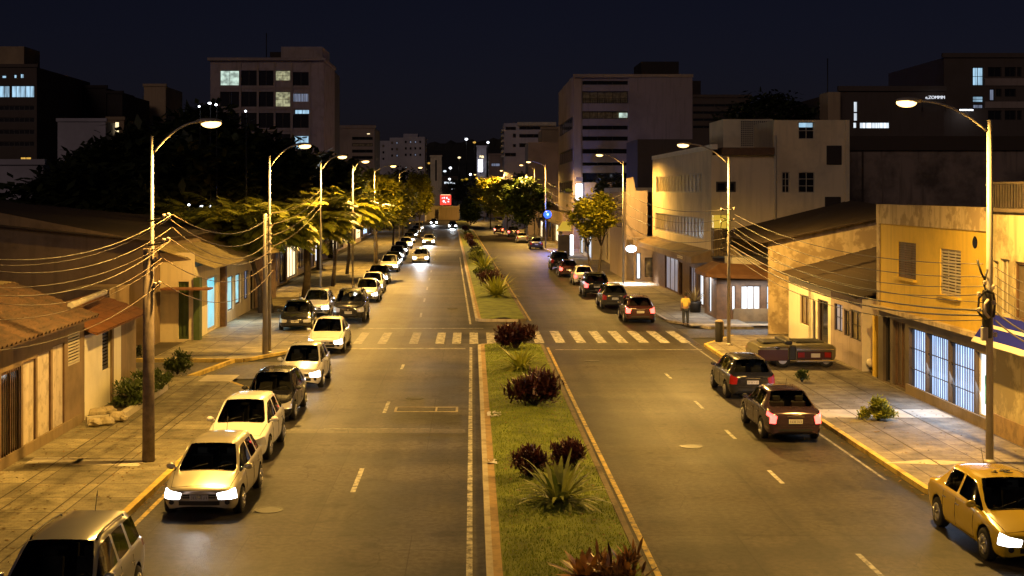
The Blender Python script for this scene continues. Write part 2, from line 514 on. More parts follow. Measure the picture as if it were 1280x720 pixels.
# ------------------------------------------------------------------ mesh builder
class MB:
    def __init__(self):
        self.v, self.f, self.mi, self.sm = [], [], [], []

    def vert(self, p):
        self.v.append(tuple(p))
        return len(self.v) - 1

    def face(self, pts, m=0, smooth=False):
        ids = [self.vert(p) for p in pts]
        self.f.append(ids); self.mi.append(m); self.sm.append(smooth)

    def box(self, c, s, m=0, rz=0.0, rx=0.0, ry=0.0):
        R = Matrix.Rotation(rz, 3, 'Z') @ Matrix.Rotation(ry, 3, 'Y') @ Matrix.Rotation(rx, 3, 'X')
        c = Vector(c)
        P = []
        for sx in (-.5, .5):
            for sy in (-.5, .5):
                for sz in (-.5, .5):
                    P.append(self.vert(c + R @ Vector((sx * s[0], sy * s[1], sz * s[2]))))
        for q in ((0, 1, 3, 2), (4, 6, 7, 5), (0, 4, 5, 1), (2, 3, 7, 6), (0, 2, 6, 4), (1, 5, 7, 3)):
            self.f.append([P[i] for i in q]); self.mi.append(m); self.sm.append(False)

    def ext(self, x0, x1, y0, y1, z0, z1, m=0):
        self.box(((x0 + x1) / 2, (y0 + y1) / 2, (z0 + z1) / 2), (abs(x1 - x0), abs(y1 - y0), abs(z1 - z0)), m)

    def tube(self, path, rad, n=8, m=0, caps=True, smooth=True):
        path = [Vector(p) for p in path]
        if not hasattr(rad, '__len__'):
            rad = [rad] * len(path)
        rings = []
        up = None
        for i, p in enumerate(path):
            a = path[max(0, i - 1)]; b = path[min(len(path) - 1, i + 1)]
            d = (b - a)
            if d.length < 1e-9:
                d = Vector((0, 0, 1))
            d.normalize()
            if up is None:
                up = d.orthogonal().normalized()
            else:
                up = (up - d * up.dot(d))
                up = up.normalized() if up.length > 1e-6 else d.orthogonal().normalized()
            s = d.cross(up)
            rings.append([self.vert(p + (up * math.cos(2 * PI * k / n) + s * math.sin(2 * PI * k / n)) * rad[i]) for k in range(n)])
        for i in range(len(rings) - 1):
            for k in range(n):
                self.f.append([rings[i][k], rings[i][(k + 1) % n], rings[i + 1][(k + 1) % n], rings[i + 1][k]])
                self.mi.append(m); self.sm.append(smooth)
        if caps:
            self.f.append(rings[0][::-1]); self.mi.append(m); self.sm.append(False)
            self.f.append(rings[-1]); self.mi.append(m); self.sm.append(False)

    def lathe(self, prof, c=(0, 0, 0), n=20, m=0, axis='Z', smooth=True):
        """prof: (radius, height) pairs"""
        c = Vector(c)
        rings = []
        for r, h in prof:
            ring = []
            for k in range(n):
                a = 2 * PI * k / n
                p = Vector((r * math.cos(a), r * math.sin(a), h))
                if axis == 'X':
                    p = Vector((p.z, p.x, p.y))
                elif axis == 'Y':
                    p = Vector((p.y, p.z, p.x))
                ring.append(self.vert(c + p))
            rings.append(ring)
        for i in range(len(rings) - 1):
            for k in range(n):
                self.f.append([rings[i][k], rings[i][(k + 1) % n], rings[i + 1][(k + 1) % n], rings[i + 1][k]])
                self.mi.append(m); self.sm.append(smooth)
        self.f.append(rings[0][::-1]); self.mi.append(m); self.sm.append(False)
        self.f.append(rings[-1]); self.mi.append(m); self.sm.append(False)

    def blob(self, c, r, m=0, n=10, jitter=0.0, rnd=random):
        prof = []
        c = Vector(c)
        rings = []
        for i in range(1, n // 2 + 1):
            t = PI * i / (n // 2 + 1)
            ring = []
            for k in range(n):
                a = 2 * PI * k / n
                j = 1 + rnd.uniform(-jitter, jitter)
                ring.append(self.vert(c + Vector((r[0] * math.sin(t) * math.cos(a) * j, r[1] * math.sin(t) * math.sin(a) * j, r[2] * math.cos(t) * j))))
            rings.append(ring)
        top = self.vert(c + Vector((0, 0, r[2]))); bot = self.vert(c - Vector((0, 0, r[2])))
        for k in range(n):
            self.f.append([top, rings[0][k], rings[0][(k + 1) % n]]); self.mi.append(m); self.sm.append(True)
            self.f.append([bot, rings[-1][(k + 1) % n], rings[-1][k]]); self.mi.append(m); self.sm.append(True)
        for i in range(len(rings) - 1):
            for k in range(n):
                self.f.append([rings[i][k], rings[i + 1][k], rings[i + 1][(k + 1) % n], rings[i][(k + 1) % n]])
                self.mi.append(m); self.sm.append(True)

    def leaf(self, p, d, up, L, w, m=0, droop=0.0, segs=1):
        """a blade from p along d, bending down by droop"""
        p = Vector(p); d = Vector(d).normalized()
        s = d.cross(Vector(up))
        s = s.normalized() if s.length > 1e-5 else d.orthogonal().normalized()
        if segs == 1:
            mid = p + d * L * 0.5
            self.face([p, mid + s * w * 0.5, p + d * L + Vector((0, 0, -droop)), mid - s * w * 0.5], m)
            return
        ids = []
        q = p.copy(); dd = d.copy()
        for i in range(segs + 1):
            t = i / segs
            ww = w * (0.45 + 1.1 * t) if t < 0.5 else w * (1 - (2 * t - 1) ** 1.6)
            ww = max(ww, 0.002)
            ids.append((self.vert(q - s * ww * 0.5), self.vert(q + s * ww * 0.5)))
            dd = (dd + Vector((0, 0, -droop / segs))).normalized()
            q = q + dd * (L / segs)
        for i in range(segs):
            self.f.append([ids[i][0], ids[i][1], ids[i + 1][1], ids[i + 1][0]]); self.mi.append(m); self.sm.append(False)

    def build(self, name, mats, parent=None, bevel=0.0, loc=None):
        me = bpy.data.meshes.new(name)
        me.from_pydata(self.v, [], self.f)
        if not isinstance(mats, (list, tuple)):
            mats = [mats]
        for m in mats:
            me.materials.append(MATS[m] if isinstance(m, str) else m)
        me.polygons.foreach_set('material_index', self.mi)
        me.polygons.foreach_set('use_smooth', self.sm)
        me.update()
        o = bpy.data.objects.new(name, me)
        COL.objects.link(o)
        if parent:
            o.parent = parent
        if loc is not None:
            o.location = loc
        if bevel:
            bv = o.modifiers.new('bevel', 'BEVEL')
            bv.width = bevel; bv.segments = 2; bv.limit_method = 'ANGLE'
        return o


def thing(name, label, cat, loc=(0, 0, 0), rz=0.0, group=None):
    o = bpy.data.objects.new(name, None)
    o.empty_display_size = 0.2
    COL.objects.link(o)
    o.location = loc
    o.rotation_euler = (0, 0, rz)
    o['label'] = label; o['category'] = cat
    if group:
        o['group'] = group
    return o


def tag(o, label, cat, group=None):
    o['label'] = label; o['category'] = cat
    if group:
        o['group'] = group
    return o


def struct(o, kind='structure'):
    o['kind'] = kind
    return o


def copy_tree(o, parent=None):
    c = o.copy()
    COL.objects.link(c)
    if parent:
        c.parent = parent
        c.matrix_parent_inverse = o.matrix_parent_inverse.copy()
    for ch in list(o.children):
        copy_tree(ch, c)
    return c
# ------------------------------------------------------------------ ground, carriageways, pavements
def terrain(y):
    t = max(0.0, y - 400.0)
    return 0.035 * t if t < 500 else 17.5 + 0.06 * (t - 500)


def strip(name, mat, y0, y1, x0, x1, z, step=8.0, kind='structure', curve=True, thick=0.0, build=True, mb=None, m=0):
    """a sheet (or a slab of the given thickness) that follows the bend of the avenue"""
    mb = mb or MB()
    n = max(1, int(math.ceil((y1 - y0) / step)))
    fx0 = x0 if callable(x0) else (lambda y: x0)
    fx1 = x1 if callable(x1) else (lambda y: x1)
    for i in range(n):
        a = y0 + (y1 - y0) * i / n; b = y0 + (y1 - y0) * (i + 1) / n
        ca, cb = (bend(a), bend(b)) if curve else (0, 0)
        za, zb = z + terrain(a), z + terrain(b)
        P = [(fx0(a) + ca, a, za), (fx1(a) + ca, a, za), (fx1(b) + cb, b, zb), (fx0(b) + cb, b, zb)]
        mb.face(P, m)
        if thick:
            Q = [(p[0], p[1], p[2] - thick) for p in P]
            mb.face([P[0], P[3], Q[3], Q[0]], m)
            mb.face([P[1], Q[1], Q[2], P[2]], m)
            if i == 0:
                mb.face([P[0], Q[0], Q[1], P[1]], m)
            if i == n - 1:
                mb.face([P[3], P[2], Q[2], Q[3]], m)
    if build:
        o = mb.build(name, mat)
        if kind:
            o['kind'] = kind
        return o
    return mb


g = MB()
ys = [-30, 0, 60, 200, 400, 500, 700, 900, 1100, 1400, 1500]
hz = lambda y: terrain(min(y, 1500))
for i in range(len(ys) - 1):
    for x0, x1 in ((-900, -200), (-200, 200), (200, 900)):
        g.face([(x0, ys[i], hz(ys[i]) - .03), (x1, ys[i], hz(ys[i]) - .03), (x1, ys[i + 1], hz(ys[i + 1]) - .03), (x0, ys[i + 1], hz(ys[i + 1]) - .03)])
# wooded ridge that closes the view
rnd = random.Random(3)
px = -900.0
prev = None
while px < 900:
    h = 66 + 10 * math.sin(px / 190) + rnd.uniform(-3, 3) - 0.02 * abs(px)
    cur = (px, h)
    if prev:
        g.face([(prev[0], 1500, hz(1500) - .03), (cur[0], 1500, hz(1500) - .03), (cur[0], 1540, cur[1]), (prev[0], 1540, prev[1])])
        g.face([(prev[0], 1540, prev[1]), (cur[0], 1540, cur[1]), (cur[0], 1700, 0), (prev[0], 1700, 0)])
    prev = cur
    px += 6
struct(g.build('ground', 'hill_ground'))

LK, RK = -7.6, 10.8                      # kerb lines of the avenue
ML, MR = 0.27, 3.30                      # kerb faces of the planted median
strip('road_left', 'asphalt_left', -10, 392, LK, 1.8, 0.0)
strip('road_right', 'asphalt_right', -10, 392, 1.8, lambda y: 12.4 if y < 31 else RK, 0.0, step=4)
strip('road_uphill', 'asphalt_side', 392, 1000, -3.4, 2.2, 0.02)
o = strip('road_cross', 'asphalt_side', 336, 350, -70, LK, 0.0)
strip('road_cross_right', 'asphalt_side', 336, 350, RK, 80, 0.0)
# side streets
sd = MB()
sd.face([(-60, 52.3, 0), (LK, 52.3, 0), (LK, 57.6, 0), (-60, 57.6, 0)])
struct(sd.build('side_road_left', 'asphalt_side'))
sd = MB()
sd.face([(RK, 67.2, 0), (60, 67.2, 0), (60, 71.4, 0), (RK, 71.4, 0)])
struct(sd.build('side_road_right', 'asphalt_side'))
# yards behind the pavements
for nm, a in (('yard_left', (-70, 10, -12.2, 52.3)), ('yard_left', (-70, 57.6, -13.5, 330)), ('yard_right', (15.6, 10, 80, 67.2)), ('yard_right', (14.6, 71.4, 80, 330))):
    b_ = MB()
    b_.face([(a[0], a[1], 0.02), (a[2], a[1], 0.02), (a[2], a[3], 0.02), (a[0], a[3], 0.02)])
    struct(b_.build(nm, 'dirt'))

KH = 0.13


def walk(name, mat, y0, y1, x0, x1, kx, kmat, kw=0.16):
    """pavement slab with its kerb along kx (left or right edge) """
    if kx == 'r':
        strip(name, mat, y0, y1, x0, (lambda y: (x1(y) if callable(x1) else x1) - kw), KH, step=4, thick=KH)
        strip(name.replace('pavement', 'kerb'), kmat, y0, y1, (lambda y: (x1(y) if callable(x1) else x1) - kw), x1, KH + .004, step=4, thick=KH)
    else:
        f = lambda y: (x0(y) if callable(x0) else x0)
        strip(name, mat, y0, y1, lambda y: f(y) + kw, x1, KH, step=4, thick=KH)
        strip(name.replace('pavement', 'kerb'), kmat, y0, y1, x0, lambda y: f(y) + kw, KH + .004, step=4, thick=KH)


def round_l(ya, yb, r=1.6):
    """the kerb swings away from the road at both street corners"""
    def f(y):
        d = 0
        if y > yb - r: d = r - math.sqrt(max(0, r * r - (y - yb + r) ** 2))
        if y < ya + r: d = r - math.sqrt(max(0, r * r - (ya + r - y) ** 2))
        return d
    return f


cl = round_l(-99, 52.3, 2.2)
walk('pavement_left', 'pave_left', -10, 52.3, -12.2, lambda y: LK - cl(y), 'r', 'kerb_yellow')
cl2 = round_l(57.6, 9999, 2.0)
walk('pavement_left_far', 'pave_left', 57.6, 336, -13.6, lambda y: LK - cl2(y), 'r', 'kerb_yellow')
cr0 = round_l(-99, 67.2, 2.0)
walk('pavement_right', 'pave_right', -10, 67.2, lambda y: (12.4 if y < 30.8 else RK) + cr0(y), 15.4, 'l', 'kerb_yellow')
cr = round_l(71.4, 9999, 1.6)
walk('pavement_right_far', 'pave_right', 71.4, 336, lambda y: RK + cr(y), 14.8, 'l', 'kerb_stone')

# ---- median: kerb ring, brick edging, lawn
def median(y0, y1, curve=True, r=0.55, xr=MR):
    def inset(y):
        d = 0
        if y > y1 - r: d = r - math.sqrt(max(0, r * r - (y - y1 + r) ** 2))
        if y < y0 + r: d = r - math.sqrt(max(0, r * r - (y0 + r - y) ** 2))
        return d
    ky = MB()
    nseg = []
    a = y0
    while a < y1:
        step = 0.14 if (a < y0 + r or a > y1 - r - .14) else min(4.0, max(0.14, y1 - r - a))
        nseg.append((a, min(y1, a + step)))
        a += step
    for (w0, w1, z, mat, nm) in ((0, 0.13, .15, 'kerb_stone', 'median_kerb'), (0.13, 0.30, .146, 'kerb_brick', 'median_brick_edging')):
        for side in (0, 1):
            if side == 1 and w0 > 0:
                continue
            mb = MB()
            for a, b in nseg:
                def X(y, w):
                    i = inset(y)
                    return (ML + i + w if side == 0 else xr - i - w) + bend(y)
                P = [(X(a, w0), a, z), (X(a, w1), a, z), (X(b, w1), b, z), (X(b, w0), b, z)]
                if side: P = P[::-1]
                mb.face(P)
                Q = [(p[0], p[1], -.01) for p in P]
                for k in range(4):
                    mb.face([P[k], Q[k], Q[(k + 1) % 4], P[(k + 1) % 4]])
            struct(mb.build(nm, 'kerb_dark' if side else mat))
    mb = MB()
    for a, b in nseg:
        ia, ib = inset(a), inset(b)
        L = lambda y, i: ML + i + .30 + bend(y)
        R = lambda y, i: xr - i - .13 + bend(y)
        n = 6
        for k in range(n):
            t0, t1 = k / n, (k + 1) / n
            hh = lambda t: 0.135 + 0.10 * math.sin(PI * t)
            mb.face([(L(a, ia) + (R(a, ia) - L(a, ia)) * t0, a, hh(t0)), (L(a, ia) + (R(a, ia) - L(a, ia)) * t1, a, hh(t1)),
                     (L(b, ib) + (R(b, ib) - L(b, ib)) * t1, b, hh(t1)), (L(b, ib) + (R(b, ib) - L(b, ib)) * t0, b, hh(t0))], 0, True)
    struct(mb.build('median_lawn', 'grass_sheet'))
    for side in (y0, y1):        # end kerbs
        mb = MB()
        mb.ext(ML + r + bend(side), xr - r + bend(side), side - .07, side + .07, -.01, .152)
        struct(mb.build('median_kerb', 'kerb_stone'))


median(10, 63.3)
median(75.5, 330, xr=3.15)
# grass blades on the near lawn
rnd = random.Random(11)
gb = MB()
for i in range(30000):
    y = 24 + (63 - 24) * rnd.random() ** 1.25
    x = rnd.uniform(ML + .33, MR - .16)
    t = (x - ML - .30) / (MR - ML - .43)
    z = 0.13 + 0.10 * math.sin(PI * min(1, max(0, t)))
    a = rnd.uniform(0, 2 * PI); h = rnd.uniform(.03, .075); w = rnd.uniform(.006, .013)
    dx, dy = math.cos(a) * w, math.sin(a) * w
    lx, ly = rnd.uniform(-.03, .03), rnd.uniform(-.03, .03)
    gb.face([(x - dx, y - dy, z), (x + dx, y + dy, z), (x + lx, y + ly, z + h)])
o = gb.build('grass', 'grass_blade')
o['kind'] = 'stuff'

# ---- painted markings (4 mm above the asphalt)
def mark(name, mat, y0, y1, x0, x1, z=0.005, **k):
    return strip(name, mat, y0, y1, x0, x1, z, **k)


mark('road_marking_edge_line', 'paint_white', 5, 63, -.11, .01)
mark('road_marking_edge_line', 'paint_white', 74, 150, -.11, .0)
mark('road_marking_edge_line', 'paint_yellow', 5, 63, 3.44, 3.56)
mark('road_marking_edge_line', 'paint_yellow', 76, 300, 3.28, 3.40)
mark('road_marking_kerb_line', 'paint_yellow', 5, 52, -7.35, -7.24)
mark('road_marking_kerb_line', 'paint_faded', 34, 66, 10.30, 10.38)
for (yc, ln) in ((34.0, 2.8), (45.5, 2.4), (56.0, 1.6)):
    mark('road_marking_lane_dash', 'paint_white', yc - ln / 2, yc + ln / 2, -2.92, -2.80, step=3)
for i in range(9):
    y = 78 + i * 11
    mark('road_marking_lane_dash', 'paint_faded', y, y + 3, -2.92, -2.80, step=3)
for (px_, py_, ln) in ((1090, 709, 1.9), (967, 596, 1.6), (908, 543, 1.5), (866, 506, 1.6), (812, 470, 1.6)):
    p = gnd(px_, py_)
    mark('road_marking_lane_dash', 'paint_white', p.y - ln / 2, p.y + ln / 2, 7.62, 7.73, step=3)
# crossing
for X in (-5.65, -4.5, -3.0, -1.75, -.95, -.12, .72):
    mark('crosswalk_stripe', 'paint_faded' if X < -2 else 'paint_white', 64.5, 69.6, X, X + .42, step=6, curve=False)
X = 2.0
while X < 10.4:
    mark('crosswalk_stripe', 'paint_white', 64.9, 70.4, X, X + .46, step=6, curve=False)
    X += 1.0
mark('road_marking_stop_line', 'paint_faded', 62.3, 62.75, -7.2, -.3, step=3, curve=False)
mark('road_marking_stop_line', 'paint_faded', 71.6, 71.9, -6.0, .6, step=3, curve=False)
mark('road_marking_stop_line', 'paint_faded', 62.0, 62.2, 3.8, 10.5, step=3, curve=False)
mark('road_marking_stop_line', 'paint_white', 168, 169, -6.2, .1, step=3)
# manhole frame and patched trench in the left carriageway
mh = MB()
p = gnd(533, 512)
for (x0, x1, y0, y1) in ((-1.05, 1.05, -.5, -.42), (-1.05, 1.05, .42, .5), (-1.05, -.97, -.42, .42), (.97, 1.05, -.42, .42), (.3, .36, -.42, .42)):
    mh.ext(p.x + x0, p.x + x1, p.y + y0, p.y + y1, .002, .016)
struct(mh.build('road_hatch_frame', 'kerb_stone'))
mark('road_trench_patch', 'asphalt_side', 40.6, 41.3, -6.0, -.2, z=.004)
mark('road_seam', 'paint_faded', 41.32, 41.38, -4.5, -1.2, z=.0055)
# bright concrete panels let into the pavements
def panel(name, pts, z=KH + .005, mat='slab_pale'):
    mb = MB()
    mb.face([(p[0], p[1], z) for p in pts])
    struct(mb.build(name, mat))


for px0, px1, yy in ((37, 103, 582), (92, 150, 584), (152, 178, 585)):
    a = gnd(px0, yy); c = gnd(px1, yy)
    panel('pavement_panel', [(a.x, a.y - .42), (c.x, c.y - .42), (c.x, c.y + .42), (a.x, a.y + .42)])
a = gnd(253, 477); c = gnd(291, 480)
panel('pavement_panel', [(a.x, a.y - .9), (c.x, a.y - .9), (c.x, a.y + .9), (a.x, a.y + .9)])
a = gnd(1150, 584)
panel('pavement_panel', [(a.x - 1.0, a.y - .1), (a.x + .6, a.y - .35), (a.x + 1.3, a.y), (a.x + .3, a.y + .35)])
a = gnd(1050, 522)
panel('pavement_panel', [(RK + .3, 42.6), (15.1, 42.6), (15.1, 44.2), (RK + .3, 44.2)])
for x_ in (12.1, 13.9):
    panel('pavement_joint', [(x_, 32), (x_ + .04, 32), (x_ + .04, 66), (x_, 66)], mat='dirt')
for x_ in (-9.3, -10.9):
    panel('pavement_joint', [(x_, 15), (x_ + .04, 15), (x_ + .04, 50), (x_, 50)], mat='dirt')
# long paved step across the far side street mouth on the right
panel('pavement_panel', [(11.6, 72.0), (17.2, 72.0), (17.2, 73.0), (11.6, 73.0)], z=KH + .004)
# yellow painted kerb across the side street on the left
yk = MB()
yk.ext(-16, LK - 2.1, 57.45, 57.6, 0, .15)
struct(yk.build('side_road_kerb', 'kerb_yellow'))
yk = MB()
yk.ext(-16, -11.2, 52.3, 52.5, 0, .15)
struct(yk.build('side_road_kerb', 'kerb_stone'))
dk = MB()
a, c = Vector((-10.9, 52.4, 0)), Vector((-10.1, 57.4, 0))
dk.box((a + c) / 2 + Vector((0, 0, .07)), (.18, (c - a).length, .14), 0, rz=-math.atan2(c.x - a.x, c.y - a.y))
struct(dk.build('side_road_kerb', 'kerb_yellow'))

# manhole covers
for i, (x, y) in enumerate(((-2.0, 47.5), (6.2, 38.5), (-4.6, 30.8), (5.1, 58), (-1.2, 84))):
    mh = MB(); mh.lathe([(.33, .0), (.33, .010), (.28, .011), (.27, .006)], (x, y, 0), 24, 0, smooth=False)
    struct(mh.build('manhole_cover', 'dark_metal'))
# fallen leaves along the kerbs, on the lawn and under the trees
rnd = random.Random(77)
fl = MB()
for i in range(2600):
    k = rnd.random()
    if k < .30: x, y, z = rnd.uniform(-12, -7.8), rnd.uniform(24, 51) , KH
    elif k < .45: x, y, z = LK + abs(rnd.gauss(0, .12)) + .02, rnd.uniform(22, 50), .004
    elif k < .62: x, y, z = rnd.uniform(.7, 3.1), rnd.uniform(24, 62), .235
    elif k < .70: x, y, z = RK - abs(rnd.gauss(0, .14)) - .02, rnd.uniform(32, 66), .004
    elif k < .85: x, y, z = rnd.uniform(11.2, 15), rnd.uniform(33, 66), KH
    else: x, y, z = rnd.uniform(-13, -7.9), rnd.uniform(60, 110), KH
    a = rnd.uniform(0, 6.28); s_ = rnd.uniform(.025, .07)
    fl.face([(x + s_ * math.cos(a), y + s_ * math.sin(a), z + .008 + rnd.uniform(0, .02)), (x - s_ * .5 * math.sin(a), y + s_ * .5 * math.cos(a), z + .01),
             (x - s_ * math.cos(a), y - s_ * math.sin(a), z + .008 + rnd.uniform(0, .02)), (x + s_ * .5 * math.sin(a), y - s_ * .5 * math.cos(a), z + .01)])
o = fl.build('fallen_leaves', 'leaf_litter'); o['kind'] = 'stuff'
# ------------------------------------------------------------------ cars
BODY, WIND, REARW, FSIDE, RSIDE, HEADL, TAILL, ARCH = range(8)
RM = [bpy.data.materials.new('region_%d' % k) for k in range(7)] + [MATS['arch_black']]


def shell_mesh(st, wheels, wr, windows, head, tail, extra=()):
    """st: stations front to rear (y, half width, sill z, belt z, top z, kind, roof half width); kind: 0 bonnet or boot, 1 glass base, 2 roof"""
    rows = []
    for (y, hw, zb, zl, zt, kind, rw) in st:
        zm = zb + (zl - zb) * .52
        R = [(hw - .10, zb), (hw - .015, zb + .09), (hw, zm), (hw - .012, zl - .12), (hw - .045, zl)]
        if kind == 2:
            R += [(hw - .075, zl + .045), (rw + .035, zt - .085), (rw - .05, zt - .008), (0, zt + .018)]
        elif kind == 1:
            R += [(hw - .085, zl + .028), (hw - .125, zl + .045), (hw - .175, zl + .055), (0, zt)]
        else:
            R += [(hw - .12, zl + .02), (hw - .24, zl + .035), (hw - .34, zl + .042), (0, zt)]
        rows.append([(x, y, z) for x, z in R])
    V, Fc, M = [], [], []
    idx = {}

    def vid(i, r, s):
        x, y, z = rows[i][r]
        if r == 8: s = 0
        k = (i, r, s)
        if k not in idx:
            idx[k] = len(V)
            V.append((x * (s if s else 0), y, z))
        return idx[k]
    n = len(rows)
    for i in range(n - 1):
        for r in range(8):
            m = BODY
            if (i, r) in windows: m = windows[(i, r)]
            if (i, r) in head: m = HEADL
            if (i, r) in tail: m = TAILL
            for s in (1, -1):
                q = [vid(i, r, s), vid(i + 1, r, s), vid(i + 1, r + 1, s), vid(i, r + 1, s)]
                q = list(dict.fromkeys(q))
                Fc.append(q if s == 1 else q[::-1]); M.append(m)
        Fc.append([vid(i, 0, 1), vid(i, 0, -1), vid(i + 1, 0, -1), vid(i + 1, 0, 1)]); M.append(ARCH)
    for i, fl in ((0, False), (n - 1, True)):
        for r in range(8):
            q = [vid(i, r, 1), vid(i, r + 1, 1), vid(i, r + 1, -1), vid(i, r, -1)]
            q = list(dict.fromkeys(q))
            if len(q) < 3: continue
            m = BODY
            Fc.append(q if not fl else q[::-1]); M.append(m)
    me = bpy.data.meshes.new('shell')
    me.from_pydata(V, [], Fc)
    me.polygons.foreach_set('material_index', M)
    for k in range(8):
        me.materials.append(RM[k])
    # creases where two regions meet
    bm = bmesh.new(); bm.from_mesh(me)
    bmesh.ops.recalc_face_normals(bm, faces=bm.faces)
    cl = bm.edges.layers.float.new('crease_edge')
    for e in bm.edges:
        fs = e.link_faces
        if len(fs) == 2 and fs[0].material_index != fs[1].material_index:
            e[cl] = 1.0
        v0, v1 = e.verts
    for e in bm.edges:      # shoulder line and bottom edge stay fairly crisp
        zs = [v.co for v in e.verts]
        if abs(zs[0].y - zs[1].y) > .05:
            for r in (4,):
                if all(any(abs(c.y - rows[i][r][1]) < 1e-5 and abs(abs(c.x) - rows[i][r][0]) < 1e-5 and abs(c.z - rows[i][r][2]) < 1e-5 for i in range(n)) for c in zs):
                    e[cl] = max(e[cl], .35)
    vl = bm.verts.layers.float.new('crease_vert')
    for v in bm.verts:
        ce = [e for e in v.link_edges if e[cl] > .9]
        if len(ce) == 2:
            a = (ce[0].other_vert(v).co - v.co).normalized(); b = (ce[1].other_vert(v).co - v.co).normalized()
            if a.dot(b) > -.93: v[vl] = .85
        elif len(ce) > 2:
            v[vl] = .9
    bm.to_mesh(me); bm.free()
    ob = bpy.data.objects.new('shell', me)
    COL.objects.link(ob)
    sb = ob.modifiers.new('s', 'SUBSURF'); sb.levels = 2; sb.render_levels = 2
    cut = MB()
    hwm = max(s[1] for s in st)
    for wy in wheels:
        for s in (1, -1):
            c0 = hwm + .1
            cut.lathe([(wr + .055, -.36), (wr + .055, .36)], (s * c0, wy, wr + .01), 28, 0, 'X')
    cu = cut.build('cut', 'arch_black')
    cu.data.polygons.foreach_set('use_smooth', [False] * len(cu.data.polygons))
    bo = ob.modifiers.new('b', 'BOOLEAN'); bo.object = cu; bo.operation = 'DIFFERENCE'; bo.solver = 'EXACT'
    bo.material_mode = 'TRANSFER'
    dg = bpy.context.evaluated_depsgraph_get()
    res = bpy.data.meshes.new_from_object(ob.evaluated_get(dg), depsgraph=dg)
    bpy.data.objects.remove(ob); bpy.data.objects.remove(cu)
    bm = bmesh.new(); bm.from_mesh(res); bm.faces.ensure_lookup_table()
    bvh = BVHTree.FromBMesh(bm)
    names = [m.name for m in res.materials]
    out = {}
    for f in bm.faces:
        c = f.calc_center_median()
        nm = names[f.material_index] if f.material_index < len(names) else 'arch_black'
        k = f.material_index
        k = ARCH if nm == 'arch_black' else int(nm[-1])
        key = (k, 0 if k in (BODY, WIND, REARW, ARCH) else (1 if c.x > 0 else -1))
        out.setdefault(key, []).append(([tuple(v.co) for v in f.verts], [v.index for v in f.verts]))
    bm.free()
    return out, bvh


def region(parts, key, name, mat, parent, keys=None):
    mb = MB()
    mp = {}
    for k_i, k in enumerate(keys or [key]):
        for pts, ids in parts.get(k, []):
            f = []
            for p, i in zip(pts, ids):
                if i not in mp: mp[i] = mb.vert(p)
                f.append(mp[i])
            mb.f.append(f); mb.mi.append(k_i); mb.sm.append(k[0] != ARCH)
    if not mb.f: return None
    return mb.build(name, mat, parent)


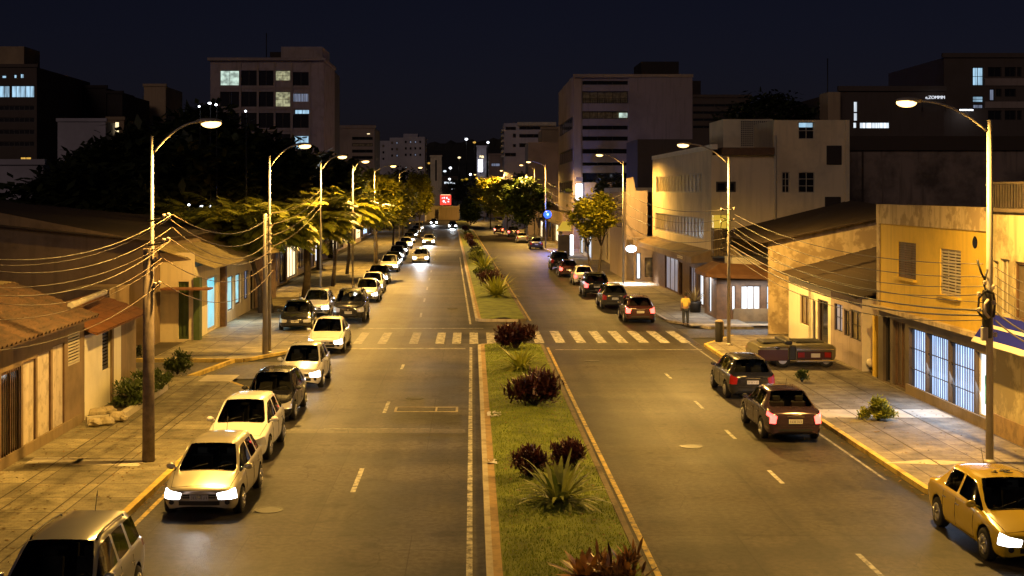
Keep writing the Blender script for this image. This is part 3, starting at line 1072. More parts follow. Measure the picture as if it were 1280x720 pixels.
def make_car(kind):
    """a prototype: Empty at the ground centre, nose towards -Y"""
    if kind == 'hatch':
        st = [(-1.96, .42, .30, .60, .645, 0, 0), (-1.90, .66, .24, .64, .70, 0, 0), (-1.76, .79, .20, .69, .765, 0, 0), (-1.45, .83, .19, .77, .85, 0, 0),
              (-1.02, .835, .19, .86, .955, 1, 0), (-.28, .84, .19, .905, 1.42, 2, .555), (.20, .84, .19, .915, 1.455, 2, .565), (.30, .84, .19, .915, 1.455, 2, .565),
              (.98, .835, .19, .93, 1.44, 2, .555), (1.10, .835, .19, .935, 1.435, 2, .55), (1.50, .82, .20, .95, 1.40, 2, .53), (1.84, .79, .22, .93, .985, 1, 0), (1.93, .72, .26, .86, .90, 0, 0), (1.97, .55, .34, .80, .82, 0, 0)]
        win = {(4, 5): FSIDE, (5, 5): FSIDE, (7, 5): RSIDE, (9, 5): RSIDE, (4, 7): WIND, (10, 7): REARW}
        head = {(0, 3), (1, 3), (0, 2), (1, 2)}
        tail = {(11, 3), (12, 3), (11, 2), (12, 2)}
        wheels = (-1.26, 1.24); wr = .30; L = 3.95; seams = (-.72, .25, 1.03); rear = 1.965; belt = .9
    elif kind == 'sedan':
        st = [(-2.16, .44, .30, .58, .625, 0, 0), (-2.09, .68, .24, .62, .69, 0, 0), (-1.94, .80, .20, .67, .755, 0, 0), (-1.58, .84, .19, .75, .83, 0, 0),
              (-1.06, .85, .19, .84, .925, 1, 0), (-.34, .85, .19, .885, 1.38, 2, .56), (.16, .85, .19, .895, 1.42, 2, .57), (.26, .85, .19, .895, 1.42, 2, .57),
              (.86, .85, .19, .905, 1.40, 2, .555), (1.00, .85, .19, .905, 1.385, 2, .55), (1.06, .85, .19, .91, 1.375, 2, .545), (1.56, .84, .20, .92, .985, 1, 0), (1.88, .82, .22, .91, .975, 0, 0), (2.12, .76, .25, .87, .94, 0, 0), (2.17, .58, .33, .78, .80, 0, 0)]
        win = {(4, 5): FSIDE, (5, 5): FSIDE, (7, 5): RSIDE, (8, 5): RSIDE, (4, 7): WIND, (10, 7): REARW}
        head = {(0, 3), (1, 3), (0, 2), (1, 2)}
        tail = {(12, 3), (13, 3), (13, 2)}
        wheels = (-1.36, 1.28); wr = .31; L = 4.33; seams = (-.78, .21, .93); rear = 2.165; belt = .88
    elif kind == 'wagon':
        st = [(-2.05, .43, .30, .62, .665, 0, 0), (-1.99, .68, .24, .66, .72, 0, 0), (-1.84, .81, .21, .71, .79, 0, 0), (-1.50, .84, .20, .79, .87, 0, 0),
              (-1.04, .85, .20, .88, .97, 1, 0), (-.36, .855, .20, .92, 1.47, 2, .585), (.16, .855, .20, .93, 1.505, 2, .595), (.26, .855, .20, .93, 1.505, 2, .595),
              (.96, .85, .20, .945, 1.495, 2, .59), (1.08, .85, .20, .95, 1.49, 2, .585), (1.76, .83, .22, .965, 1.46, 2, .565), (1.98, .80, .24, .95, 1.01, 1, 0), (2.04, .73, .28, .88, .92, 0, 0), (2.07, .56, .36, .82, .84, 0, 0)]
        win = {(4, 5): FSIDE, (5, 5): FSIDE, (7, 5): RSIDE, (9, 5): RSIDE, (4, 7): WIND, (10, 7): REARW}
        head = {(0, 3), (1, 3), (0, 2), (1, 2)}
        tail = {(11, 3), (12, 3), (11, 2), (12, 2), (10, 3)}
        wheels = (-1.30, 1.28); wr = .31; L = 4.14; seams = (-.74, .21, 1.02); rear = 2.065; belt = .92
    elif kind == 'suv':
        st = [(-2.06, .48, .36, .78, .83, 0, 0), (-2.0, .72, .30, .83, .90, 0, 0), (-1.85, .84, .27, .88, .97, 0, 0), (-1.50, .88, .26, .95, 1.04, 0, 0),
              (-1.05, .885, .26, 1.02, 1.12, 1, 0), (-.48, .89, .26, 1.06, 1.63, 2, .64), (.12, .89, .26, 1.065, 1.665, 2, .65), (.22, .89, .26, 1.065, 1.665, 2, .65),
              (.96, .885, .26, 1.075, 1.655, 2, .645), (1.08, .885, .26, 1.08, 1.65, 2, .64), (1.74, .87, .28, 1.09, 1.62, 2, .62), (1.98, .84, .30, 1.07, 1.13, 1, 0), (2.05, .77, .34, 1.0, 1.04, 0, 0), (2.08, .6, .42, .92, .94, 0, 0)]
        win = {(4, 5): FSIDE, (5, 5): FSIDE, (7, 5): RSIDE, (9, 5): RSIDE, (4, 7): WIND, (10, 7): REARW}
        head = {(0, 3), (1, 3), (0, 2), (1, 2)}
        tail = {(11, 3), (12, 3), (11, 2), (12, 2)}
        wheels = (-1.30, 1.30); wr = .35; L = 4.16; seams = (-.76, .17, 1.02); rear = 2.075; belt = 1.04
    parts, bvh = shell_mesh(st, wheels, wr, win, head, tail)
    root = thing('parked_car', 'car', 'car')
    region(parts, None, 'body', ['paint_car_white', 'arch_black'], root, keys=[(BODY, 0), (ARCH, 0)])
    region(parts, (WIND, 0), 'windshield', 'car_glass', root)
    region(parts, (REARW, 0), 'rear_window', 'car_glass', root)
    for s in (1, -1):
        region(parts, (FSIDE, s), 'side_window', 'car_glass', root)
        region(parts, (RSIDE, s), 'side_window', 'car_glass', root)
        region(parts, (HEADL, s), 'headlight', 'headlamp_glass', root)
        region(parts, (TAILL, s), 'taillight', 'tail_red', root)

    def onside(s, y, z, off=.003):
        h = bvh.ray_cast(Vector((s * 3, y, z)), Vector((-s, 0, 0)))
        return (h[0] + h[1] * off) if h[0] is not None else None

    def onend(s, x, z, off=.004):
        h = bvh.ray_cast(Vector((x, s * 4, z)), Vector((0, -s, 0)))
        return (h[0] + Vector((0, s * off, 0))) if h[0] is not None else Vector((x, s * L / 2, z))

    def ontop(x, y, off=.003):
        h = bvh.ray_cast(Vector((x, y, 3)), Vector((0, 0, -1)))
        return h[0] + Vector((0, 0, off))
    # door seams, handles, sills
    for s in (1, -1):
        mb = MB()
        zs = [.30, .5, .7, belt - .03]
        for y in seams:
            P = [onside(s, y, z) for z in zs]
            P = [p for p in P if p]
            if len(P) > 1: mb.tube(P, .006, 4)
        P = [onside(s, y, .29) for y in (seams[0], 0, seams[2])]
        if all(P): mb.tube(P, .006, 4)
        mb.build('door_seam', 'arch_black', root)
        for y in (seams[1] - .14, seams[2] - .12):
            p = onside(s, y, belt - .13, 0)
            if p:
                hb = MB(); hb.box(p + Vector((s * .012, 0, 0)), (.03, .17, .028))
                hb.build('door_handle', 'trim_black' if kind == 'suv' else 'chrome', root, bevel=.006)
        # mirror
        p = onside(s, st[4][0] + .26, st[4][3] + .06, 0) or Vector((s * .78, st[4][0] + .26, .95))
        mm = MB()
        mm.blob(p + Vector((s * .12, 0, .05)), (.105, .07, .075), 0, 10)
        mm.tube([p - Vector((s * .05, 0, 0)), p + Vector((s * .08, 0, .03))], .022, 6)
        mo = mm.build('side_mirror', 'trim_black', root)
        gl = MB()
        q = p + Vector((s * .12, .064, .05))
        gl.box(q, (.14, .012, .10))
        gl.build('mirror_glass', 'chrome', mo, bevel=.004)
    # front face: grille, bumper intake, fog lamps, plate, badge
    nose = onend(-1, 0, .5).y
    zg = st[0][3] - .075
    def slab(name, xs, z0, z1, end, mat, depth=.02, par=None, n=9):
        mb = MB()
        x0, x1 = xs
        for i in range(n):
            a, b = x0 + (x1 - x0) * i / n, x0 + (x1 - x0) * (i + 1) / n
            zc = [z0, (z0 + z1) / 2, z1]
            for k in range(2):
                pts = [onend(end, a, zc[k], depth), onend(end, b, zc[k], depth), onend(end, b, zc[k + 1], depth), onend(end, a, zc[k + 1], depth)]
                if end > 0: pts = pts[::-1]
                mb.face(pts)
                if k == 0:
                    mb.face([p - Vector((0, end * .04, 0)) if j in (0, 1) else q for j, (p, q) in enumerate(zip([pts[0], pts[1]] * 2, [pts[0], pts[1]] * 2))][:0] or [pts[0], pts[1], pts[1] - Vector((0, end * .05, 0)), pts[0] - Vector((0, end * .05, 0))])
                else:
                    mb.face([pts[3], pts[2], pts[2] - Vector((0, end * .05, 0)), pts[3] - Vector((0, end * .05, 0))])
        return mb.build(name, mat, par or root)
    gr = slab('grille', (-.36, .36), zg - .045, zg + .045, -1, 'trim_black', .006)
    slab('grille_trim', (-.36, .36), zg - .006, zg + .006, -1, 'chrome', .014, gr)
    bd = MB(); p = onend(-1, 0, zg, .02); bd.lathe([(.05, -.008), (.055, 0), (.045, .008)], p, 14, 0, 'Y'); bd.build('badge', 'chrome', gr)
    z0 = st[0][2]
    slab('bumper_intake', (-.44, .44), z0 + .02, z0 + .12, -1, 'trim_black', .006)
    for s in (1, -1):
        p = onend(-1, s * .60, z0 + .085, .004)
        fb = MB(); fb.lathe([(.055, -.02), (.055, .006), (.04, .012)], p, 12, 0, 'Y'); fb.build('fog_lamp', 'trim_black', root)
    p = onend(-1, 0, z0 + .20, .014)
    def plate(p, end):
        mb = MB(); mb.box(p, (.40, .012, .125))
        po = mb.build('license_plate', 'plate_white', root)
        ch = MB(); r_ = random.Random(int(p.z * 1000) + len(kind))
        for i in range(7):
            x = -.155 + i * .05 + (.012 if i > 2 else 0)
            for k in range(3):
                if r_.random() < .8: ch.box(p + Vector((x, end * .008, -.03 + k * .026)), (.026, .004, .008))
            ch.box(p + Vector((x + r_.choice((-.011, .011)), end * .008, -.004)), (.008, .004, .06))
        ch.box(p + Vector((0, end * .0065, .048)), (.36, .002, .006))
        ch.build('plate_lettering', 'trim_black', po)
    plate(p, -1)
    zr = (st[-1][2] + st[-1][3]) / 2 + .08
    plate(onend(1, 0, zr, .014), 1)
    slab('rear_bumper_strip', (-.50, .50), st[-1][2] + .02, st[-1][2] + .09, 1, 'trim_black', .006)
    if kind in ('sedan', 'suv', 'hatch'):
        bm_ = MB(); bm_.box(onend(1, 0, zr + .14, .01), (.5, .018, .025)); bm_.build('boot_trim', 'chrome', root)
    # cabin seen through the glass
    dz = .12 if kind == 'suv' else 0
    cf = MB(); cf.ext(-.66, .66, st[4][0] + .1, st[-4][0] - .05, .30, .34); cf.build('cabin_floor', 'arch_black', root)
    for x in (-.34, .34):
        for y0_ in (-.12, .78):
            se = MB(); se.ext(x - .24, x + .24, y0_ - .30, y0_ + .18, .42 + dz, .56 + dz)
            se.box((x, y0_ + .24, .80 + dz), (.46, .13, .56), 0, rx=math.radians(-12))
            se.box((x, y0_ + .31, 1.15 + dz), (.24, .09, .17), 0, rx=math.radians(-8))
            se.build('seat', 'seat_cloth', root, bevel=.03)
    da = MB(); da.ext(-.64, .64, st[4][0] + .16, st[4][0] + .42, .62 + dz, .84 + dz); da.build('dashboard', 'trim_black', root, bevel=.04)
    sw = MB()
    cc = Vector((.34, st[4][0] + .56, .86 + dz))
    sw.tube([cc + Vector((.18 * math.cos(a), -.07 * math.sin(a), .17 * math.sin(a))) for a in [2 * PI * k / 14 for k in range(15)]], .016, 5)
    sw.tube([cc, cc + Vector((0, -.2, -.08))], .03, 5)
    sw.build('steering_wheel', 'trim_black', root)
    rv = MB(); rv.box((0, st[5][0] - .02, st[5][4] - .12), (.22, .03, .06)); rv.build('inside_mirror', 'trim_black', root)
    # bonnet and boot shut lines, rubber round the screens
    hs_ = MB()
    for s in (1, -1):
        P = [ontop(s * (st[3][1] - .20 + .02 * k), st[1][0] + .10 + (st[4][0] - st[1][0] - .16) * k / 4, .001) for k in range(5)]
        hs_.tube(P, .006, 4)
    P = [ontop(x, st[1][0] + .10, .001) for x in (-.62, -.3, 0, .3, .62)]
    hs_.tube(P, .006, 4)
    P = [ontop(x, st[4][0] - .03, .001) for x in (-.6, -.3, 0, .3, .6)]
    hs_.tube(P, .012, 4)
    hs_.build('bonnet_seam', 'arch_black', root)
    bs_ = MB()
    P = [onend(1, x, st[-1][3] - .30, .002) for x in (-.58, -.3, 0, .3, .58)]
    bs_.tube(P, .006, 4)
    bs_.build('boot_seam', 'arch_black', root)
    # wipers, aerial
    wp = MB()
    for x in (-.42, .12):
        a = Vector((x, st[4][0] + .02, 0)); b_ = Vector((x + .40, st[4][0] + .15, 0))
        A = ontop(a.x, a.y, .012); B = ontop(b_.x, b_.y, .012)
        wp.tube([A, B], .008, 5)
    wp.build('wiper', 'trim_black', root)
    ap = ontop(0.0, st[-4][0] - .1 if kind != 'sedan' else .85)
    am = MB(); am.tube([ap, ap + Vector((0, .16, .32))], .006, 5); am.build('aerial', 'trim_black', root)
    if kind in ('wagon', 'suv'):
        for s in (1, -1):
            rr = MB()
            P = [ontop(s * (st[7][6] - .06), y, .045) for y in (-.15, .3, .9, 1.4)]
            rr.tube([P[0] - Vector((0, .1, .05))] + P + [P[-1] + Vector((0, .1, -.05))], .018, 6)
            rr.build('roof_rail', 'trim_black', root)
    # wheels
    for wy in wheels:
        for s in (1, -1):
            hw = st[5][1]
            w = MB()
            c = (s * (hw - .10), wy, wr)
            w.lathe([(wr * .62, -.095), (wr * .93, -.10), (wr, -.07), (wr, .07), (wr * .93, .10), (wr * .62, .095)], c, 28, 0, 'X')
            wo = w.build('wheel', 'rubber', root)
            r = MB()
            r.lathe([(wr * .60, -.02), (wr * .64, .0), (wr * .60, .02)], (s * (hw - .005), wy, wr), 24, 0, 'X')
            for k in range(5):
                a = 2 * PI * k / 5 + .3
                d = Vector((0, math.cos(a), math.sin(a)))
                r.tube([Vector((s * (hw + .012), wy, wr)) + d * .03, Vector((s * (hw + .006), wy, wr)) + d * wr * .6], [.035, .026], 6)
            r.lathe([(.05, -.02), (.05, .02)], (s * (hw + .012), wy, wr), 12, 0, 'X')
            r.build('rim', 'rim_alloy', wo)
            rd = MB(); rd.lathe([(wr * .58, -.01), (wr * .58, .01)], (s * (hw - .02), wy, wr), 20, 0, 'X'); rd.build('brake_disc', 'dark_metal', wo)
    return root


PROTO = {}
for kind in ('hatch', 'sedan', 'wagon', 'suv'):
    PROTO[kind] = make_car(kind)
USED = set()


def put_car(kind, paint, x, y, heading, label, lights=None, name='parked_car', group=None, z=0.0, far=False, beam=0.0, cat='car', tails=None):
    """heading 0: nose towards the camera; pi: tail towards the camera; y: centre of the car"""
    if kind not in USED and False:
        root = PROTO[kind]
    else:
        root = copy_tree(PROTO[kind])
    root.name = name
    root.location = (x + bend(y), y, z)
    root.rotation_euler = (0, 0, heading)
    root['label'] = label; root['category'] = cat
    rs_ = random.Random(label)
    root.scale = (rs_.uniform(.975, 1.025), rs_.uniform(.97, 1.03), rs_.uniform(.96, 1.05))
    if group: root['group'] = group
    for ch in root.children:
        base = ch.name.split('.')[0]
        mat = None
        if base == 'body':
            ch.material_slots[0].link = 'OBJECT'
            ch.material_slots[0].material = MATS['paint_car_' + paint]
        if base == 'side_mirror' and paint in ('silver', 'white', 'taxi', 'beige'):
            mat = 'paint_car_' + paint
        if base == 'headlight' and lights in ('head', 'left') and not (lights == 'left' and 0):
            mat = 'headlamp_far' if far else 'headlamp_on'
        if base == 'taillight' and lights == 'tail':
            mat = 'tail_far' if far else 'tail_on'
        if mat:
            ch.material_slots[0].link = 'OBJECT'
            ch.material_slots[0].material = MATS[mat]
    if beam:
        ld = bpy.data.lights.new('headlight_beam', 'SPOT')
        ld.energy = beam; ld.color = (.86, .92, 1.0); ld.spot_size = math.radians(75); ld.spot_blend = .8; ld.shadow_soft_size = .12
        lo = bpy.data.objects.new('headlight_beam', ld)
        COL.objects.link(lo)
        lo.parent = root
        hl = {'hatch': -2.02, 'sedan': -2.22, 'wagon': -2.12, 'suv': -2.13}[kind]
        lo.location = (0, hl, .66)
        lo.rotation_euler = (math.radians(89), 0, PI)
    return root


HL = {'hatch': 1.97, 'sedan': 2.17, 'wagon': 2.07, 'suv': 2.08}
GL = 'cars parked facing the camera along the left kerb'
GR = 'cars parked along the right kerb'
left = [   # kind, paint, X centre, nose distance, lights, beam, label
    ('wagon', 'silver', -6.72, 20.55, None, 0, 'silver estate car with roof rails, nearest one on the left, cut by the frame'),
    ('hatch', 'beige', -6.0, 29.9, 'head', 55, 'beige hatchback with both headlights on, second from the bottom left corner'),
    ('hatch', 'white', -6.28, 36.0, None, 0, 'white hatchback with its lights off, right behind the beige hatchback'),
    ('hatch', 'black', -6.42, 42.4, None, 0, 'black hatchback parked between two white cars on the left'),
    ('hatch', 'white', -6.30, 49.4, 'head', 45, 'cream white hatchback with headlights on, behind the black hatchback'),
    ('sedan', 'white', -6.52, 60.2, 'head', 45, 'white saloon with headlights on beside the second left lamp post'),
    ('suv', 'black', -6.72, 74.6, None, 0, 'dark tall car just past the crossing on the left'),
    ('sedan', 'silver', -6.62, 88.3, 'head', 60, 'silver saloon with headlights on, first one beyond the dark tall car'),
    ('hatch', 'white', -6.70, 96.0, 'head', 0, 'white hatchback, second one beyond the dark tall car on the left'),
    ('sedan', 'graphite', -6.75, 105.2, 'head', 0, 'grey saloon, third one beyond the dark tall car on the left'),
    ('hatch', 'silver', -6.60, 121.5, 'head', 60, 'silver hatchback with a dazzling headlight, fourth beyond the dark tall car'),
    ('sedan', 'black', -6.70, 130.5, 'head', 0, 'dark saloon in the far left row, fifth beyond the dark tall car'),
    ('wagon', 'silver', -6.75, 142.0, 'head', 0, 'silver estate in the far left row, sixth beyond the dark tall car'),
    ('hatch', 'black', -6.80, 155.0, 'head', 0, 'dark hatchback in the far left row, seventh beyond the dark tall car'),
    ('sedan', 'beige', -6.80, 172.0, 'head', 0, 'pale saloon in the far left row, eighth beyond the dark tall car'),
    ('hatch', 'graphite', -6.90, 190.0, 'head', 0, 'grey hatchback near the end of the far left row'),
    ('hatch', 'black', -7.0, 212.0, 'head', 0, 'dark hatchback third from the far end of the left row'),
    ('sedan', 'white', -6.9, 232.0, 'head', 0, 'white saloon second from the far end of the left row'),
    ('hatch', 'silver', -6.9, 252.0, 'head', 0, 'silver hatchback at the far end of the left row before the cross street'),
]
for kind, paint, x, yn, li, beam, lb in left:
    put_car(kind, paint, x, yn + HL[kind], 0, lb, li, group=GL, beam=beam)
put_car('hatch', 'silver', -8.75, 76.4 + 1.97, 0, 'silver hatchback parked up on the left pavement beside the dark tall car', 'head', z=KH)
put_car('sedan', 'black', -9.1, 69.0 + 2.17, 0.05, 'dark saloon parked on the left pavement under the trees', None, z=KH)
right = [
    ('sedan', 'plum', 9.27, 38.9, 'tail', 'dark plum saloon with bright red tail lights, nearest in the right lane'),
    ('hatch', 'black', 9.68, 46.9, None, 'black hatchback just in front of the plum saloon with tail lights on'),
    ('hatch', 'maroon', 9.28, 74.3, 'tail', 'dark red car with tail lights on just past the right crossing'),
    ('hatch', 'graphite', 8.98, 83.2, None, 'grey hatchback ahead of the dark red car'),
    ('suv', 'black', 8.9, 92.8, 'tail', 'black tall car between the grey and the white hatchback'),
    ('hatch', 'white', 9.2, 104.6, 'tail', 'white hatchback with red tail lights, by the third right lamp post'),
    ('hatch', 'maroon', 8.9, 114.5, 'tail', 'dark red hatchback ahead of the white hatchback on the right'),
    ('suv', 'black', 9.0, 124.8, None, 'black tall car furthest of the close row on the right'),
    ('hatch', 'graphite', 9.7, 170.0, None, 'small dark car standing apart near the blue light'),
    ('sedan', 'beige', 9.1, 191.5, None, 'pale saloon far up the right kerb'),
    ('suv', 'black', 9.0, 216.0, 'tail', 'dark van-like car far up the right kerb'),
]
for kind, paint, x, yr, li, lb in right:
    put_car(kind, paint, x, yr + HL[kind], PI, lb, li, group=GR)
# moving traffic of the photo, built as cars
put_car('sedan', 'white', -4.1, 140, 0, 'white car driving towards the camera in the left carriageway, nearest one moving', 'head', 'moving_car', far=True, beam=3000)
put_car('sedan', 'silver', -4.0, 186, 0, 'silver car driving towards the camera, second one moving in the left carriageway', 'head', 'moving_car', far=True, beam=2500)
put_car('hatch', 'black', -.6, 268, 0.02, 'far dark car with dazzling headlights, alone in the inner left lane', 'head', 'moving_car', far=True, beam=2500)
put_car('sedan', 'silver', -4.6, 300, 0, 'distant car with headlights at the top of the left carriageway', 'head', 'moving_car', far=True, beam=2500)
put_car('sedan', 'maroon', 7.3, 236, PI, 'far car with glowing tail lights driving away on the right', 'tail', 'moving_car', far=True)

# taxi, nose towards the camera, at the bottom right
tx = put_car('sedan', 'taxi', 10.86, 28.0, 0.0, 'yellow taxi with a dark mark on its roof in the bottom right corner', 'head', 'taxi', cat='taxi', beam=60)
mk = MB()
rnd = random.Random(5)
for i in range(7):
    a = rnd.uniform(0, 6.28)
    c = Vector((.05 + rnd.uniform(-.14, .14), -.02 + rnd.uniform(-.10, .10), 1.437))
    P = [c + Vector((.10 * math.cos(a + t * 1.1), .07 * math.sin(a + t * 1.1), -.004 * abs(t))) for t in (-1, -.5, 0, .5, 1)]
    mk.tube(P, .011, 5)
mk.build('roof_emblem', 'trim_black', tx)
for k in PROTO.values():
    for ch in [k] + list(k.children_recursive):
        bpy.data.objects.remove(ch)

# low wide old car lying across the pavement on the right
oc = thing('old_car', 'low olive wide old car without a roof, standing across the right pavement', 'car', (13.05, 55.6, KH), math.radians(0))
b_ = MB()
prof = [(-1.55, .30), (-1.60, .58), (-1.45, .84), (-.4, .92), (0.0, .90), (1.45, .92), (1.62, .80), (1.60, .38), (1.40, .28)]
def loft(mb, prof, y0, y1, inset=.0):
    n = len(prof)
    rings = []
    for y, k in ((y0, .94), (y0 + .10, 1.0), (y1 - .5, 1.0), (y1, .86)):
        rings.append([mb.vert((x * (.98 if k < 1 else 1), y, .5 + (z - .5) * k)) for x, z in prof])
    for i in range(len(rings) - 1):
        for k in range(n):
            mb.f.append([rings[i][k], rings[i][(k + 1) % n], rings[i + 1][(k + 1) % n], rings[i + 1][k]]); mb.mi.append(0); mb.sm.append(False)
    mb.f.append(rings[0][::-1]); mb.mi.append(0); mb.sm.append(False)
    mb.f.append(rings[-1]); mb.mi.append(0); mb.sm.append(False)
loft(b_, prof, -.9, 1.6)
b_.build('body', 'paint_car_olive', oc, bevel=.05)
p_ = MB(); p_.ext(.02, 1.42, -.935, -.86, .34, .66); o = p_.build('tail_panel', 'paint_car_maroon', oc, bevel=.02)
for x0 in (.06, 1.12):
    t_ = MB(); t_.ext(x0, x0 + .26, -.955, -.936, .42, .62); t_.build('taillight', 'tail_red', oc, bevel=.01)
t_ = MB(); t_.ext(.58, .94, -.955, -.937, .42, .58); t_.build('license_plate', 'plate_white', oc)
t_ = MB(); t_.ext(-.02, 1.56, -.99, -.90, .22, .33); t_.build('rear_bumper', 'chrome', oc, bevel=.03)
t_ = MB(); t_.ext(-.02, 1.50, -.96, -.88, .70, .76); t_.build('boot_edge', 'chrome', oc, bevel=.015)
t_ = MB(); t_.ext(-1.2, -.3, -.2, 1.1, .88, .96); t_.build('cockpit', 'trim_black', oc, bevel=.05)
t_ = MB(); t_.ext(.2, 1.35, .0, 1.3, .90, .95); t_.build('boot_cover', 'trim_black', oc, bevel=.03)
t_ = MB(); t_.ext(-.32, -.02, -.97, -.5, .30, .90); t_.build('corner_trim', 'trim_black', oc, bevel=.04)
t_ = MB(); t_.ext(-1.55, -.34, -.93, -.88, .28, .72); t_.build('side_panel', 'paint_car_maroon', oc, bevel=.02)
t_ = MB(); t_.ext(-.42, -.12, -.75, 1.2, .90, 1.06); t_.build('folded_top', 'trim_black', oc, bevel=.05)
t_ = MB(); t_.blob((-.75, -.9, .80), (.11, .07, .07)); t_.build('side_mirror', 'trim_black', oc)
t_ = MB(); t_.tube([(-1.55, -.93, .80), (-.9, -.95, .83), (-.05, -.95, .84)], .022, 6); t_.build('chrome_strip', 'chrome', oc)
for x in (-.55, 1.2):
    for y in (-.80, 1.0):
        w = MB(); w.lathe([(.2, -.09), (.30, -.085), (.315, -.05), (.315, .05), (.30, .085), (.2, .09)], (x, y, .315), 22, 0, 'Y')
        wo = w.build('wheel', 'rubber', oc)
        w = MB(); w.lathe([(.17, -.1), (.18, 0), (.17, .1)], (x, y, .315), 16, 0, 'Y'); w.build('rim', 'rim_alloy', wo)
# ------------------------------------------------------------------ street lamps and poles
def lamp_light(parent, loc, power, size=174, col=(1.0, .55, .115), soft=.12, name='lamp_light', blend=.45, aim=None):
    ld = bpy.data.lights.new(name, 'SPOT')
    ld.energy = power; ld.color = col; ld.spot_size = math.radians(size); ld.spot_blend = blend; ld.shadow_soft_size = soft
    o = bpy.data.objects.new(name, ld)
    COL.objects.link(o)
    o.parent = parent
    o.location = loc
    if aim:
        o.rotation_euler = aim
    return o


LP = 7400


def street_lamp(x, y, top, head_dx, head_z, label, power=LP, r0=.11, r1=.055, base=None, rise=.5, curve=True, z0=KH, name='street_lamp', lens=.17):
    t = thing(name, label, 'street lamp', (x, y, z0), 0, 'sodium street lamps along the avenue')
    top -= z0; head_z -= z0
    mb = MB()
    mb.tube([(0, 0, 0), (0, 0, top)], [r0, r1], 12)
    mb.lathe([(r0 * 1.8, 0), (r0 * 1.8, .04), (r0 * 1.15, .10)], (0, 0, 0), 12)
    mb.build('pole', 'pole_metal', t)
    s = 1 if head_dx > 0 else -1
    L = abs(head_dx)
    a = MB()
    P = []
    z1 = top - rise
    for i in range(9):
        u = i / 8
        P.append((s * L * u * .86, 0, z1 + (head_z - z1) * (1 - (1 - u) ** 2.0)))
    a.tube(P, .032, 8)
    a.build('arm', 'pole_metal', t)
    h = MB()
    hx = s * L
    h.blob((hx - s * .02, 0, head_z + .015), (.36, .13, .085), 0, 12)
    h.tube([(s * L * .84, 0, head_z + .0), (s * L * .93, 0, head_z + .01)], .05, 8)
    ho = h.build('lamp_head', 'pole_metal', t)
    b = MB()
    b.blob((hx + s * .04, 0, head_z - .05), (lens * 1.6, lens * .8, lens * .72), 0, 12)
    b.build('lamp_lens', 'sodium_lens', ho)
    lamp_light(t, (hx + s * .04, 0, head_z - .22), power)
    return t


ord_ = ['nearest', 'second', 'third', 'fourth', 'fifth', 'sixth', 'seventh', 'eighth']
Llamps = [(190, 580, 170, 262, 152, 36.0), (337, 445, 195, 380, 181, 59.7), (401, 0, 203, 427, 195, 80), (441, 0, 207, 456, 201, 97), (468, 0, 209, 491, 207, 125),
          (499, 0, 214, 525, 209, 188)]
for i, (px_, pb, pt, hx, hy, y) in enumerate(Llamps):
    a = at(px_, pt, y); h = at(hx, hy, y)
    street_lamp(a.x, y, a.z, h.x - a.x, h.z, '%s sodium street lamp from the camera on the left pavement' % ord_[i], r0=.075 if i else .07, r1=.05 if i else .045, power=LP * (1 if i < 3 else 1.3 if i == 3 else 2.4))
Rlamps = [(1237, 585, 150, 1135, 126, 35.5), (911, 435, 196, 855, 180, 62.8), (779, 357, 201, 750, 193, 104.6), (682, 0, 205, 661, 202, 168), (668, 0, 210, 652, 206, 205), (640, 0, 216, 627, 213, 260), (606, 0, 221, 594, 218, 332)]
for i, (px_, pb, pt, hx, hy, y) in enumerate(Rlamps):
    a = at(px_, pt, y); h = at(hx, hy, y)
    street_lamp(a.x, y, a.z, h.x - a.x, h.z, '%s sodium street lamp from the camera on the right pavement' % ord_[i], r0=.10 if i == 0 else .085, r1=.07 if i == 0 else .06, rise=.35, power=LP * (1.3 if i < 1 else 1.6 if i < 2 else 1.2 if i < 3 else 1.8))

# utility poles: a thick timber one beside the near left lamp, a slim concrete one at the second
def insulators(parent, pts):
    for (x, y, z) in pts:
        mb = MB()
        mb.lathe([(.03, 0), (.055, .03), (.035, .05), (.06, .08), (.03, .12)], (x, y, z), 10)
        mb.build('insulator', 'porcelain', parent)


p0 = at(189.5, 310, 36.15)
up = thing('utility_pole', 'thick timber utility pole with cable brackets beside the nearest left lamp', 'utility pole', (p0.x + .02, 35.72, KH), 0, 'utility poles')
mb = MB(); mb.tube([(0, 0, 0), (0, 0, 2.2), (0, 0, p0.z - KH)], [.165, .15, .135], 14); mb.build('pole', 'pole_timber', up)
Lbr = []
for (bx, by, side) in ((215, 270, 1), (215, 300, 1), (204, 323, 1), (204, 354, 1)):
    q = at(bx, by, 36.1)
    lx, lz = q.x - up.location.x, q.z - KH
    mb = MB(); mb.tube([(0, -.05, lz - .14), (lx, -.05, lz - .02)], .028, 6); mb.tube([(0, -.05, lz - .34), (lx * .8, -.05, lz - .06)], .015, 6)
    mb.build('bracket', 'dark_metal', up)
    insulators(up, [(lx, -.05, lz - .03), (lx - .12, -.05, lz - .06)])
    Lbr.append(q)
p1 = at(332, 267, 59.5)
up2 = thing('utility_pole', 'slim pale concrete utility pole beside the second left lamp', 'utility pole', (p1.x, 59.4, KH), 0, 'utility poles')
mb = MB(); mb.tube([(0, 0, 0), (0, 0, p1.z - KH)], [.13, .085], 10); mb.build('pole', 'pole_metal', up2)
for k in range(6):
    lz = p1.z - KH - .12 - k * .42
    insulators(up2, [(.24, -.06, lz)])
    mb = MB(); mb.tube([(0, -.05, lz + .02), (.26, -.06, lz + .01)], .018, 6); mb.build('bracket', 'dark_metal', up2)
